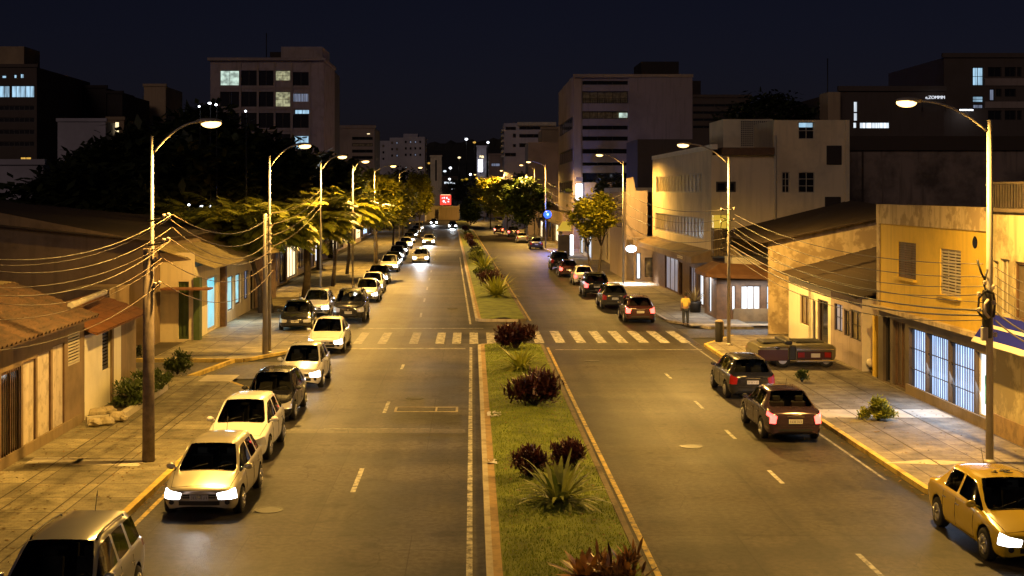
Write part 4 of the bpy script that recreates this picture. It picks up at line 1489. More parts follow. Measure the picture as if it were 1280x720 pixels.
# bracket cluster and clamps on the right poles
rp = thing('cable_bracket_cluster', 'tangle of insulators and brackets clamped to the nearest right lamp post', 'bracket', at(1237, 380, 35.3), 0)
mb = MB()
mb.tube([(-.05, 0, .9), (-.16, 0, .55), (-.10, 0, .35), (-.28, 0, .15), (-.30, 0, -.20), (-.12, 0, -.42)], .03, 8)
mb.tube([(-.12, 0, .34), (.10, 0, .28), (.14, 0, .0), (.10, 0, -.35)], .035, 8)
mb.tube([(-.33, -.02, 1.15), (-.22, -.02, .8), (-.12, -.02, .62)], .028, 6)
mb.build('bracket', 'dark_metal', rp)
mb = MB(); mb.lathe([(.125, -.9), (.135, -.85), (.13, -.2), (.135, .3), (.12, .35)], (.02, .2, 0), 14); mb.build('sleeve', 'dark_metal', rp)
mb = MB(); mb.ext(-.22, -.06, -.08, .06, -.95, -.6); mb.build('junction_box', 'pole_metal', rp, bevel=.02)
mb = MB(); mb.tube([(-.05, -.05, .12), (-.16, -.08, 0), (-.15, -.08, -.22), (-.03, -.05, -.35)], .04, 8); mb.build('porcelain_fuse', 'porcelain', rp)
insulators(rp, [(-.13, -.03, .50), (.08, -.03, .38), (-.29, -.03, .2), (.10, -.03, -.02), (-.28, -.03, -.2), (.14, -.03, -.85)])
rp2 = thing('cable_bracket_cluster', 'cable loops and brackets on the second right lamp post', 'bracket', at(910, 285, 62.6), 0)
mb = MB()
for k in range(4):
    z = .9 - k * .5
    mb.tube([(.0, 0, z), (-.3, -.02, z - .12), (-.34, -.02, z - .42), (-.05, 0, z - .5)], .022, 6)
    mb.tube([(0, 0, z - .1), (.28, -.02, z)], .02, 6)
mb.build('bracket', 'dark_metal', rp2)
insulators(rp2, [(.28, -.02, .85), (.28, -.02, .35), (.28, -.02, -.15), (-.3, -.02, .8), (-.34, -.02, .2)])
rp3 = thing('cable_bracket_cluster', 'cable loops on the third right lamp post', 'bracket', at(778, 262, 104.4), 0)
mb = MB()
for k in range(5):
    z = 1.1 - k * .5
    mb.tube([(.0, 0, z), (-.45, -.02, z - .12), (-.4, -.02, z - .4), (-.05, 0, z - .45)], .03, 6)
mb.build('bracket', 'dark_metal', rp3)
insulators(rp3, [(.3, -.02, .85), (.3, -.02, .35)])


NC = [0]


def cable(a, b, sag, mat='cable_black', r=.013, label=''):
    a, b = Vector(a), Vector(b)
    n = 14
    P = [a.lerp(b, i / n) - Vector((0, 0, sag * 4 * (i / n) * (1 - i / n))) for i in range(n + 1)]
    mb = MB(); mb.tube(P, r, 5)
    o = mb.build('overhead_cable', mat)
    tag(o, label, 'cable', 'overhead cables')
    return o


def P2(px_, py_, y): return at(px_, py_, y)


LC = 'overhead cables on the left'
# left, from the brackets towards the camera (out of frame) and back to the second pole
k = 0
words_ = ['topmost', 'second', 'third', 'fourth', 'fifth', 'sixth', 'seventh', 'eighth', 'ninth', 'tenth', 'eleventh', 'twelfth']
ends = [(-60, 318, .9), (-60, 326, .9), (-60, 330, 1.0), (-60, 362, 1.1), (-60, 356, .8), (-60, 368, 1.1), (-60, 398, .9), (-60, 440, .9)]
srcs = [(215, 268), (213, 272), (214, 285), (214, 300), (208, 303), (203, 322), (203, 328), (203, 352)]
for (sx, sy), (ex, ey, sag) in zip(srcs, ends):
    cable(P2(sx, sy, 35.6), P2(ex, ey, 24), sag * .55, 'cable_pale' if k % 2 == 0 else 'cable_pale', .012 if k in (0, 3) else .008, '%s pale cable down from the near left pole to the left frame edge' % words_[k])
    k += 1
ends = [(341, 270), (341, 286), (341, 300), (341, 314), (341, 328), (341, 342)]
srcs = [(215, 268), (214, 275), (215, 284), (215, 300), (204, 323), (204, 354)]
for i, ((sx, sy), (ex, ey)) in enumerate(zip(srcs, ends)):
    cable(P2(sx, sy, 35.8), P2(ex, ey - 4, 59.3), .7 + .1 * (i % 3), 'cable_pale', .013, '%s cable between the near left pole and the slim concrete pole' % words_[i])
for i in range(4):
    cable(P2(341, 266 + i * 14, 59.3), P2(402, 236 + i * 7, 80), .3, 'cable_pale', .013, '%s cable running on into the trees from the slim concrete pole' % words_[i])
# right: near post to second post, second to third, near post out of the frame
src = [(1229, 330), (1230, 346), (1230, 358), (1229, 368), (1228, 378), (1229, 388), (1228, 394), (1228, 400)]
dst = [(918, 268), (918, 276), (917, 284), (917, 290), (914, 300), (913, 306), (913, 310), (912, 316)]
for i, ((sx, sy), (ex, ey)) in enumerate(zip(src, dst)):
    cable(P2(sx, sy, 35.3), P2(ex, ey, 62.6), .55 + .12 * (i % 4), 'cable_black', .028 if i in (5, 6) else .014, '%s black cable between the nearest and second right lamp posts' % words_[i])
for i in range(7):
    cable(P2(1244, 334 + i * 11, 35.3), P2(1330, 362 + i * 14, 30), .15, 'cable_black', .022 if i > 4 else .012, '%s black cable from the nearest right post out of the frame' % words_[i])
for i in range(5):
    cable(P2(906, 262 + i * 12, 62.7), P2(781, 240 + i * 13, 104.4), .6 + .1 * (i % 2), 'cable_black', .018, '%s cable between the second and third right lamp posts' % words_[i])
for i in range(3):
    cable(P2(776, 245 + i * 12, 104.6), P2(684, 228 + i * 10, 168), .8, 'cable_black', .02, '%s cable between the third right post and the post with the blue light' % words_[i])

# blue lamp on the fourth right post
bl = thing('blue_light', 'dazzling blue lamp on the fourth right post', 'lamp', at(684.5, 268, 167.5), 0)
mb = MB(); mb.blob((0, 0, 0), (.5, .5, .5), 0, 12); mb.build('lamp_lens', 'blue_lens', bl)
mb = MB(); mb.tube([(0, 0, 0), (-.15, .45, -.05)], .04, 6); mb.build('bracket', 'dark_metal', bl)
ld = bpy.data.lights.new('blue_glow', 'POINT'); ld.energy = 1800; ld.color = (.08, .2, 1); ld.shadow_soft_size = .3
lo = bpy.data.objects.new('blue_glow', ld); COL.objects.link(lo); lo.parent = bl; lo.location = (0, -.7, 0)

# litter bin at the second right post
b = thing('litter_bin', 'dark cylindrical bin behind the second right lamp post', 'litter bin', (at(903, 428, 63.6).x - .05, 64.2, KH), 0)
mb = MB(); mb.lathe([(.17, .0), (.18, .05), (.19, .9), (.17, .93)], n=18); mb.build('bin_body', 'dark_metal', b)
mb = MB(); mb.lathe([(.20, .93), (.20, .97), (.10, 1.03)], n=18); mb.build('bin_lid', 'pole_concrete', b)
b = thing('concrete_bollard', 'squat pale concrete post left of the dark litter bin', 'bollard', (12.12, 66.6, KH), 0)
mb = MB(); mb.lathe([(.22, 0), (.21, .7), (.17, .78), (.05, .82)], n=14); mb.build('bollard_body', 'pole_concrete', b)
# white globe by the yellow building
q = gnd(1089, 466)
b = thing('globe_lamp', 'small unlit white globe on the pavement at the yellow building corner', 'globe', (q.x, q.y, KH), 0)
mb = MB(); mb.lathe([(.08, 0), (.09, .06), (.05, .10)], n=12); mb.build('globe_base', 'dark_metal', b)
mb = MB(); mb.blob((0, 0, .27), (.19, .19, .19), 0, 14); mb.build('globe', 'wall_white', b)

# ------------------------------------------------------------------ litter
for (px_, py_, lb) in ((618, 524, 'crumpled sheet of paper on the lawn edge, upper one'), (616, 585, 'small torn paper on the lawn edge, lower one')):
    q = gnd(px_, py_)
    mb = MB(); r_ = random.Random(px_)
    n = 5
    gd = [[(q.x + .42 * (i / n - .5) * (1 if px_ == 618 else .6) + r_.uniform(-.03, .03), q.y + 1.0 * (j / n - .5) * (1 if px_ == 618 else .5) + r_.uniform(-.04, .04), .155 + r_.uniform(0, .05)) for j in range(n + 1)] for i in range(n + 1)]
    for i in range(n):
        for j in range(n):
            if r_.random() < .7: mb.face([gd[i][j], gd[i + 1][j], gd[i + 1][j + 1], gd[i][j + 1]])
    o = mb.build('paper_sheet', 'paper'); tag(o, lb, 'paper litter')

# ------------------------------------------------------------------ person on the far right pavement corner
def skin_mesh(name, joints, edges, mat, parent, root=0, sub=2):
    me = bpy.data.meshes.new(name)
    me.from_pydata([j[0] for j in joints], edges, [])
    o = bpy.data.objects.new(name, me); COL.objects.link(o)
    sk = o.modifiers.new('skin', 'SKIN'); sk.use_smooth_shade = True
    for i, j in enumerate(joints):
        r = j[1] if hasattr(j[1], '__len__') else (j[1], j[1])
        me.skin_vertices[0].data[i].radius = r
        me.skin_vertices[0].data[i].use_root = (i == root)
    sb = o.modifiers.new('sub', 'SUBSURF'); sb.levels = sub; sb.render_levels = sub
    dg = bpy.context.evaluated_depsgraph_get()
    m2 = bpy.data.meshes.new_from_object(o.evaluated_get(dg), depsgraph=dg)
    m2.name = name
    bpy.data.objects.remove(o)
    m2.materials.clear(); m2.materials.append(MATS[mat])
    m2.polygons.foreach_set('use_smooth', [True] * len(m2.polygons))
    o = bpy.data.objects.new(name, m2); COL.objects.link(o); o.parent = parent
    return o


q = gnd(857, 410)
pr = thing('person', 'person in yellow shirt and dark trousers, seen from behind, on the pavement corner', 'person', (q.x, q.y, KH), math.radians(8))
J = [((0, 0, .93), (.15, .10)), ((0, .01, 1.15), (.125, .09)), ((0, 0, 1.38), (.16, .10)), ((0, .01, 1.47), .055), ((0, -.0, 1.53), .05), ((0, -.02, 1.60), (.072, .085)), ((0, -.01, 1.68), (.07, .08)),
     ((.17, 0, 1.40), .055), ((.22, -.02, 1.14), .042), ((.16, .14, .98), .032), ((.10, .24, .98), .026),
     ((-.17, 0, 1.40), .055), ((-.23, -.02, 1.14), .042), ((-.22, .08, .90), .032), ((-.20, .12, .82), .026),
     ((.09, 0, .88), .09), ((.11, .01, .48), .062), ((.11, -.03, .09), .042), ((.13, .10, .04), .035),
     ((-.09, 0, .88), .09), ((-.10, .04, .48), .062), ((-.12, -.04, .09), .042), ((-.14, .09, .04), .035)]
E = [(0, 1), (1, 2), (2, 3), (3, 4), (4, 5), (5, 6), (2, 7), (7, 8), (8, 9), (9, 10), (2, 11), (11, 12), (12, 13), (13, 14), (0, 15), (15, 16), (16, 17), (17, 18), (0, 19), (19, 20), (20, 21), (21, 22)]
for s, base in ((1, 10), (-1, 14)):
    c = Vector(J[base][0])
    for k in range(4):
        J.append((tuple(c + Vector((s * (-.03 + k * .02), .06, -.02 - .005 * k))), .009)); E.append((base, len(J) - 1))
        J.append((tuple(c + Vector((s * (-.03 + k * .02), .09, -.05))), .008)); E.append((len(J) - 2, len(J) - 1))
    J.append((tuple(c + Vector((-s * .05, .03, .01))), .010)); E.append((base, len(J) - 1))
skin_mesh('body', J, E, 'skin', pr)
g_ = lambda a: a
skin_mesh('shirt', [((0, 0, .95), (.175, .125)), ((0, .01, 1.15), (.155, .115)), ((0, 0, 1.37), (.185, .125)), ((0, 0, 1.45), (.09, .08)), ((.18, 0, 1.39), .075), ((.22, -.01, 1.18), .065), ((-.18, 0, 1.39), .075), ((-.225, -.01, 1.18), .065)],
          [(0, 1), (1, 2), (2, 3), (2, 4), (4, 5), (2, 6), (6, 7)], 'shirt', pr)
skin_mesh('trousers', [((0, 0, .93), (.165, .12)), ((.095, 0, .84), .11), ((.11, .01, .48), .08), ((.115, -.03, .10), .068), ((-.095, 0, .84), .11), ((-.105, .04, .48), .08), ((-.12, -.04, .10), .068)],
          [(0, 1), (1, 2), (2, 3), (0, 4), (4, 5), (5, 6)], 'trousers', pr)
hb = MB(); hb.blob((0, -.035, 1.66), (.092, .098, .10), 0, 14); hb.build('hair', 'hair', pr)
for s in (1, -1):
    sh = MB(); sh.blob((s * .125, .03, .045), (.05, .13, .05), 0, 12); sh.build('shoe', 'trim_black', pr)
# potted dry plant and black crate beside the person
pt = thing('potted_plant', 'dry yellowish plant in a dark pot in front of the lit shop door', 'potted plant', (at(869, 385, 80).x, 80, KH), 0)
mb = MB(); mb.lathe([(.30, 0), (.36, .5), (.38, .62), (.34, .64)], n=16); mb.build('pot', 'dark_metal', pt)
mb = MB(); r_ = random.Random(4)
for i in range(70):
    a = r_.uniform(0, 6.28); e = r_.uniform(.3, 1.4)
    d = Vector((math.cos(a) * math.cos(e) - .35, math.sin(a) * math.cos(e), math.sin(e)))
    mb.leaf((0, 0, .6), d, (0, 0, 1), r_.uniform(.5, 1.1), .09, 0, .25, 3)
mb.build('foliage', 'leaf_dry', pt)
# ------------------------------------------------------------------ buildings
def wallface(mb, o, u, w, h, holes, depth=.18, m=0, v=Vector((0, 0, 1))):
    """a wall panel with real openings: grid of quads plus reveals"""
    o, u = Vector(o), Vector(u)
    n = u.cross(v)
    xs = sorted(set([0, w] + [min(w, max(0, t)) for hh in holes for t in (hh[0], hh[0] + hh[2])]))
    zs = sorted(set([0, h] + [min(h, max(0, t)) for hh in holes for t in (hh[1], hh[1] + hh[3])]))
    for i in range(len(xs) - 1):
        for j in range(len(zs) - 1):
            cx, cz = (xs[i] + xs[i + 1]) / 2, (zs[j] + zs[j + 1]) / 2
            if any(hh[0] < cx < hh[0] + hh[2] and hh[1] < cz < hh[1] + hh[3] for hh in holes): continue
            mb.face([o + u * xs[i] + v * zs[j], o + u * xs[i + 1] + v * zs[j], o + u * xs[i + 1] + v * zs[j + 1], o + u * xs[i] + v * zs[j + 1]], m)
    for hh in holes:
        x0, z0, x1, z1 = hh[0], hh[1], hh[0] + hh[2], hh[1] + hh[3]
        c = [o + u * x0 + v * z0, o + u * x1 + v * z0, o + u * x1 + v * z1, o + u * x0 + v * z1]
        for k in range(4):
            a, b = c[k], c[(k + 1) % 4]
            mb.face([a, a - n * depth, b - n * depth, b], m)


def opening(parent, o, u, x, z, w, h, kind='window', pane='pane_dark', frame='frame_dark', cols=2, rows=1, depth=.18, fw=.05, bars=0, slats=0, sill=None, name=None, hb=0):
    """frame (with its bars) as a part, the pane its child"""
    o, u = Vector(o), Vector(u)
    v = Vector((0, 0, 1)); n = u.cross(v)
    B = o + u * x + v * z - n * (depth * .55)
    rz = math.atan2(u.y, u.x)
    f = MB()
    def bx(x0, x1, z0, z1, t=.05, off=0.0, mb=None):
        c = B + u * ((x0 + x1) / 2) + v * ((z0 + z1) / 2) + n * off
        (mb or f).box(c, (x1 - x0, t, z1 - z0), 0, rz=rz)
    bx(0, w, 0, fw); bx(0, w, h - fw, h); bx(0, fw, fw, h - fw); bx(w - fw, w, fw, h - fw)
    for k in range(1, cols):
        bx(w * k / cols - fw * .4, w * k / cols + fw * .4, fw, h - fw, .04)
    for k in range(1, rows):
        bx(fw, w - fw, h * k / rows - fw * .35, h * k / rows + fw * .35, .036)
    for k in range(bars):
        xx = w * (k + .5) / bars
        bx(xx - .012, xx + .012, 0, h, .02, .06)
    for k in range(hb):
        zz = h * (k + 1) / (hb + 1)
        bx(0, w, zz - .015, zz + .015, .02, .075)
    if slats:
        for k in range(slats):
            zz = fw + (h - 2 * fw) * (k + .5) / slats
            c = B + u * (w / 2) + v * zz + n * .012
            f.box(c, (w - fw, .035, (h - 2 * fw) / slats * .55), 0, rz=rz)
    fo = f.build(name or kind, frame, parent)
    p = MB()
    q = B - n * .03
    p.face([q + u * fw * .5 + v * fw * .5, q + u * (w - fw * .5) + v * fw * .5, q + u * (w - fw * .5) + v * (h - fw * .5), q + u * fw * .5 + v * (h - fw * .5)])
    p.build('door_leaf' if kind == 'door' else ('curtain' if 'shutter' in pane or 'curtain' in pane else 'pane'), pane, fo)
    if sill:
        s = MB()
        s.box(o + u * (x + w / 2) + v * (z - .04) + n * .05, (w + .16, .16, .07), 0, rz=rz)
        s.build('sill', sill, fo)
    return fo


class Bld:
    def __init__(self, name, label, wall='wall_white', cat='building', group=None):
        self.t = thing(name, label, cat, (0, 0, 0), 0, group)
        self.mb = MB(); self.wall = wall
        self.ops = []

    def faceY(self, y, x0, x1, z0, z1, holes=(), depth=.18):
        """wall in the plane of distance y, facing the camera"""
        hs = []
        for h in holes:
            hs.append((h['x'] - x0, h['z'] - z0, h['w'], h['h']))
        wallface(self.mb, (x0, y, z0), (1, 0, 0), x1 - x0, z1 - z0, hs, depth)
        for h, q in zip(holes, hs):
            kw = {k: v for k, v in h.items() if k not in 'xzwh'}
            opening(self.t, (x0, y, z0), (1, 0, 0), *q, depth=depth, **kw)

    def faceX(self, X, y0, y1, z0, z1, holes=(), side=1, depth=.18):
        """wall along the street; side 1 faces +X (left of the street), -1 faces -X (right of it)"""
        hs = []
        for h in holes:
            yy = h['y']
            hs.append(((yy - y0) if side == 1 else (y1 - yy - h['w']), h['z'] - z0, h['w'], h['h']))
        o = (X, y0, z0) if side == 1 else (X, y1, z0)
        u = (0, 1, 0) if side == 1 else (0, -1, 0)
        wallface(self.mb, o, u, y1 - y0, z1 - z0, hs, depth)
        for h, q in zip(holes, hs):
            kw = {k: v for k, v in h.items() if k not in ('y', 'z', 'w', 'h')}
            opening(self.t, o, u, *q, depth=depth, **kw)

    def back(self, x0, x1, y0, y1, z0, z1, faces='LRBT'):
        P = lambda x, y, z: (x, y, z)
        if 'L' in faces: self.mb.face([P(x0, y1, z0), P(x0, y0, z0), P(x0, y0, z1), P(x0, y1, z1)])
        if 'R' in faces: self.mb.face([P(x1, y0, z0), P(x1, y1, z0), P(x1, y1, z1), P(x1, y0, z1)])
        if 'B' in faces: self.mb.face([P(x1, y1, z0), P(x0, y1, z0), P(x0, y1, z1), P(x1, y1, z1)])
        if 'F' in faces: self.mb.face([P(x0, y0, z0), P(x1, y0, z0), P(x1, y0, z1), P(x0, y0, z1)])
        if 'T' in faces: self.mb.face([P(x0, y0, z1), P(x1, y0, z1), P(x1, y1, z1), P(x0, y1, z1)])

    def part(self, name, mat, boxes, bevel=0.0, label=None):
        mb = MB()
        for b in boxes: mb.ext(*b)
        o = mb.build(name, mat, self.t, bevel)
        if label: o['label'] = label
        return o

    def done(self):
        return self.mb.build('wall', self.wall, self.t)


def hX(X, pxa, pxb, pyt, pyb):
    """opening on the plane X: distances from the two photo columns, heights from the rows at the middle column"""
    ya, yb = F * X / (pxa - CX), F * X / (pxb - CX)
    y0, y1 = min(ya, yb), max(ya, yb)
    ym = F * X / ((pxa + pxb) / 2 - CX)
    z1 = CH - (pyt - CY) * ym / F; z0 = CH - (pyb - CY) * ym / F
    return dict(y=y0, w=y1 - y0, z=z0, h=z1 - z0)


def hY(Y, pxa, pxb, pyt, pyb):
    a, b = at(pxa, pyb, Y), at(pxb, pyt, Y)
    return dict(x=a.x, w=b.x - a.x, z=a.z, h=b.z - a.z)


def zX(X, px_, py_):
    y = F * X / (px_ - CX)
    return CH - (py_ - CY) * y / F


def corrugated(name, mat, parent, p00, p10, p11, p01, pitch=.2, amp=.035, lap=0, thick=.05):
    """roof sheet: corrugations run from eave (p00-p10) to ridge (p01-p11); lap > 0 adds tile courses"""
    p00, p10, p11, p01 = map(Vector, (p00, p10, p11, p01))
    W = (p10 - p00).length
    n = max(4, int(W / pitch * 4))
    nl = max(1, lap)
    nr = (p10 - p00).cross(p01 - p00).normalized()
    if nr.z < 0: nr = -nr
    mb = MB()
    rows = []
    for j in range(nl):
        for e in (0, 1):
            t = (j + e) / nl
            off = .0 if e else .03
            if lap == 0: off = 0
            row = []
            for i in range(n + 1):
                s = i / n
                a = p00.lerp(p10, s); b = p01.lerp(p11, s)
                q = a.lerp(b, t) + nr * (amp * math.sin(2 * PI * s * W / pitch) + off)
                row.append(mb.vert(q))
            rows.append(row)
    for r in range(len(rows) - 1):
        for i in range(n):
            mb.f.append([rows[r][i], rows[r][i + 1], rows[r + 1][i + 1], rows[r + 1][i]]); mb.mi.append(0); mb.sm.append(lap == 0)
    # underside and edges
    q = [p - nr * thick for p in (p00, p10, p11, p01)]
    mb.face([q[3], q[2], q[1], q[0]])
    mb.face([q[0], q[1], p10, p00])
    mb.face([q[1], q[2], p11, p10]); mb.face([q[3], q[0], p00, p01]); mb.face([q[2], q[3], p01, p11])
    return mb.build(name, mat, parent)


# ============ LEFT SIDE
# -- nearest low building with the tiled roof
b = Bld('tiled_shophouse', 'low building with mossy tiled roof and pale shutters at the left frame edge', 'wall_brown')
X = -12.0
hs = [dict(hX(X, 1, 26, 462, 588), kind='gate', pane='pane_dark', frame='wood_brown', cols=2, bars=9, fw=.08),
      dict(hX(X, 29, 45, 450, 560), kind='shutter', pane='shutter_pale', frame='wood_brown', cols=1, fw=.03),
      dict(hX(X, 47, 64, 440, 548), kind='shutter', pane='shutter_pale', frame='wood_brown', cols=1, fw=.03),
      dict(hX(X, 66, 81, 430, 536), kind='shutter', pane='shutter_pale', frame='wood_brown', cols=1, fw=.03),
      dict(hX(X, 85, 100, 416, 455), kind='window', pane='pane_dark', frame='frame_pale', cols=1, slats=9, fw=.05)]
b.faceX(X, 19, 42.1, 0, 3.35, hs, 1, .06)
b.faceX(X, 15, 19, 0, 3.35, [])
b.back(-17, X, 15, 42.1, 0, 3.3, 'LB')
b.part('plinth', 'plinth', [(X + .004, X + .07, 33.9, 41.6, .1, .42)])
b.done()
corrugated('tiled_roof', 'roof_tile', b.t, (-11.45, 15, 3.32), (-11.45, 41.7, 3.40), (-14.1, 41.7, 4.4), (-14.1, 15, 4.35), .34, .06, 12)
corrugated('sheet_roof', 'roof_sheet', b.t, (-14.1, 15, 4.38), (-14.1, 42, 4.42), (-17.6, 42, 4.75), (-17.6, 15, 4.7), .3, .012, 0)
rc = MB(); rc.tube([at(88, 382, 41), at(131, 365, 46.5)], .10, 8); rc.build('roof_pipe', 'slab_pale', b.t)
# -- white house with the red pent roof
b = Bld('white_annexe', 'small white house end with louvred window and rusty pent roof behind the planter', 'wall_white')
X = -12.0
b.faceX(X, 42.12, 46.5, 0, 2.75, [dict(hX(X, 128, 138, 412, 462), kind='window', pane='pane_dark', frame='frame_dark', cols=1, slats=11, fw=.04)])
b.part('pilaster', 'wall_brown', [(X + .003, X + .06, 45.1, 45.35, .1, 2.75)])
b.part('dark_wall', 'wall_brown', [(-14, X - .003, 46.52, 48.6, 0, 2.80)])
b.back(-14, X, 42.12, 46.5, 0, 2.75, 'LBT')
b.done()
corrugated('pent_roof', 'roof_red', b.t, (-11.55, 42.0, 2.82), (-11.6, 48.9, 2.88), (-13.6, 48.9, 3.55), (-13.6, 42.0, 3.5), .22, .03, 5)
# -- planter with stones
pl = thing('planter', 'raised stone planter kerb at the side street corner on the left', 'planter', (0, 0, 0))
P = [gnd(110, 534), gnd(150, 531), gnd(206, 492), gnd(205, 478)]
mb = MB()
for a, c in zip(P[:-1], P[1:]):
    m_ = (a + c) / 2; d = c - a
    mb.box((m_.x, m_.y, .20), (d.length + .1, .22, .26), 0, rz=math.atan2(d.y, d.x))
mb.build('planter_edge', 'slab_pale', pl)
mb = MB(); mb.face([(-12.0, 42.2, .22), (P[1].x, 42.2, .22), (P[2].x, P[2].y, .22), (P[3].x, P[3].y, .22), (-12.0, 51, .22)]); mb.build('planter_soil', 'dirt', pl)
r_ = random.Random(2)
for i, (px_, py_, s, lb) in enumerate(((122, 514, .33, 'left'), (134, 512, .26, 'middle'), (118, 527, .24, 'front left'), (132, 525, .30, 'front centre'), (146, 520, .30, 'right'), (155, 521, .18, 'smallest'))):
    q = gnd(px_, py_ + 12)
    rb = MB(); rb.blob((q.x, q.y, .26), (s * r_.uniform(.8, 1.15), s * r_.uniform(.65, .9), s * r_.uniform(.45, .65)), 0, 9, .17, r_)
    rb.sm = [False] * len(rb.sm)
    o = rb.build('boulder', 'rock'); tag(o, 'pale rounded garden stone, %s one of the pile in the planter' % lb, 'stone', 'garden stones in the planter')

# -- dark shed wall closing the view
b = Bld('shed', 'large dark shed with stained side wall behind the tiled roof', 'wall_grim')
p0_, p1_ = at(-40, 250, 62), at(196, 302, 62)
b.mb.face([(-36, 62, 0), (-14.7, 62, 0), (-14.7, 62, p1_.z), (-22.8, 62, 6.5), (-36, 62, 6.9)])
b.back(-36, -14.9, 62, 92, 0, 5.0, 'LRB')
o = b.mb.build('wall', 'wall_brown', b.t)
corrugated('roof', 'roof_dark', b.t, (-14.5, 61.7, 5.0), (-14.5, 92, 5.0), (-37, 92, 7.2), (-37, 61.7, 7.2), .3, .04, 0)
b.part('side_lean_to', 'wall_brown', [(-17.5, -15.6, 58.5, 61.9, 0, 3.0)])
b.part('dark_door', 'pane_dark', [(-15.9 - .6, -15.7, 58.45, 58.495, 0.1, 2.2)])

# -- corner shop row with the sheet roof
b = Bld('corner_shop', 'low shop with gold lit sheet roof, green corner and cyan windows on the left', 'wall_cream')
X = -13.25
hs = [dict(hX(X, 259, 271, 345, 412), kind='window', pane='pane_cyan', frame='frame_pale', cols=1, fw=.12),
      dict(hX(X, 284.5, 292, 345, 388), kind='window', pane='pane_teal', frame='wood_brown', cols=1, fw=.06),
      dict(hX(X, 294.5, 301, 342, 380), kind='door', pane='pane_teal', frame='wood_brown', cols=1, fw=.08),
      dict(hX(X, 305, 310.5, 338, 374), kind='window', pane='pane_blue_soft', frame='frame_dark', cols=2, fw=.05),
      dict(hX(X, 313, 317, 338, 390), kind='door', pane='pane_dark', frame='frame_dark', cols=1)]
b.faceX(X, 65.0, 92, 0, 3.6, hs)
c0 = at(196, 427, 65.0).x
b.faceY(65.0, c0, X, 0, 4.3, [dict(hY(65.0, 223, 236, 352, 424), kind='door', pane='green_paint', frame='green_paint', cols=2, fw=.1)])
b.back(c0, X, 65, 92, 0, 3.6, 'LB')
b.part('corner_column', 'green_paint', [(X - .05, X + .25, 64.9, 65.5, 0, 3.1)])
b.part('panel_orange', 'roof_sheet', [(X + .004, X + .05, 65.8, 67.9, 1.6, 2.5)])
b.part('panel_white', 'wall_white', [(X + .004, X + .05, 65.8, 67.9, .15, 1.58)])
b.part('awning_board', 'roof_red', [(c0 + .4, X + .9, 63.9, 64.9, 2.58, 2.66)])
b.part('door_column', 'wood_brown', [(X, X + .30, 71.5, 71.9, 0, 3.5)])
b.part('weathered_boards', 'wood_weathered', [(X + .004, X + .07, 82.5, 91.5, .1, 3.2)])
b.done()
corrugated('sheet_roof', 'roof_sheet', b.t, (-12.35, 65.6, 3.55), (-12.35, 90, 3.35), (-15.6, 90, 4.6), (-15.6, 63.8, 4.85), .32, .03, 0)
wl = bpy.data.lights.new('shop_glow', 'AREA'); wl.energy = 300; wl.size = 3; wl.size_y = 1.6; wl.shape = 'RECTANGLE'; wl.color = (.55, .8, 1)
wo = bpy.data.objects.new('shop_glow', wl); COL.objects.link(wo); wo.parent = b.t; wo.location = (X + .25, 73.5, 2.2); wo.rotation_euler = (0, math.radians(-60), 0)

# -- further low shops behind the trees
def shop_row(X, side, y0, y1, h, wall, lb, panes, n=3, name='shop'):
    b = Bld(name, lb, wall)
    w = (y1 - y0) / n
    hs = []
    for i in range(n):
        hs.append(dict(y=y0 + w * i + .5, w=w - 1.0, z=.5 if i % 2 else .15, h=2.3 if i % 2 else 2.6, kind='window', pane=panes[i % len(panes)], frame='frame_dark', cols=3, rows=1, fw=.08))
    if h > 5:
        for i in range(n):
            hs.append(dict(y=y0 + w * i + .8, w=w - 1.6, z=4.2, h=1.3, kind='window', pane='pane_dark', frame='frame_pale', cols=2, fw=.08))
    c = bend((y0 + y1) / 2)
    b.faceX(X + c, y0, y1, 0, h, hs, side)
    xb = X + c - side * 9
    b.back(min(X + c, xb), max(X + c, xb), y0, y1, 0, h, ('L' if side == 1 else 'R') + 'FBT')
    b.part('fascia', 'shelf_dark', [(X + c, X + c + side * .5, y0, y1, 3.0, 3.25)])
    b.part('parapet', wall, [(X + c - side * .3, X + c + side * .01, y0 - .01, y1 + .01, h + .003, h + .35)])
    b.done()
    return b


shop_row(-14.2, 1, 94, 108, 3.8, 'wall_brown', 'dim brown shop beyond the weathered boards on the left', ['pane_dark', 'pane_blue', 'pane_dark'])
shop_row(-14.2, 1, 110, 130, 4.2, 'wall_cream', 'cream shop behind the tree trunks on the left', ['pane_warm', 'pane_dark', 'pane_curtain'])
shop_row(-14.5, 1, 133, 160, 4.0, 'wall_brown', 'long low shop with a white lit window behind the left trees', ['pane_white', 'pane_dark', 'pane_dark', 'pane_warm'], 4)
shop_row(-14.5, 1, 164, 200, 5.6, 'wall_plum', 'two storey house far along the left pavement', ['pane_dark', 'pane_warm'], 4)
shop_row(-14.5, 1, 204, 250, 5.6, 'wall_brown', 'last two storey house before the cross street on the left', ['pane_dark', 'pane_blue', 'pane_dark'], 5)

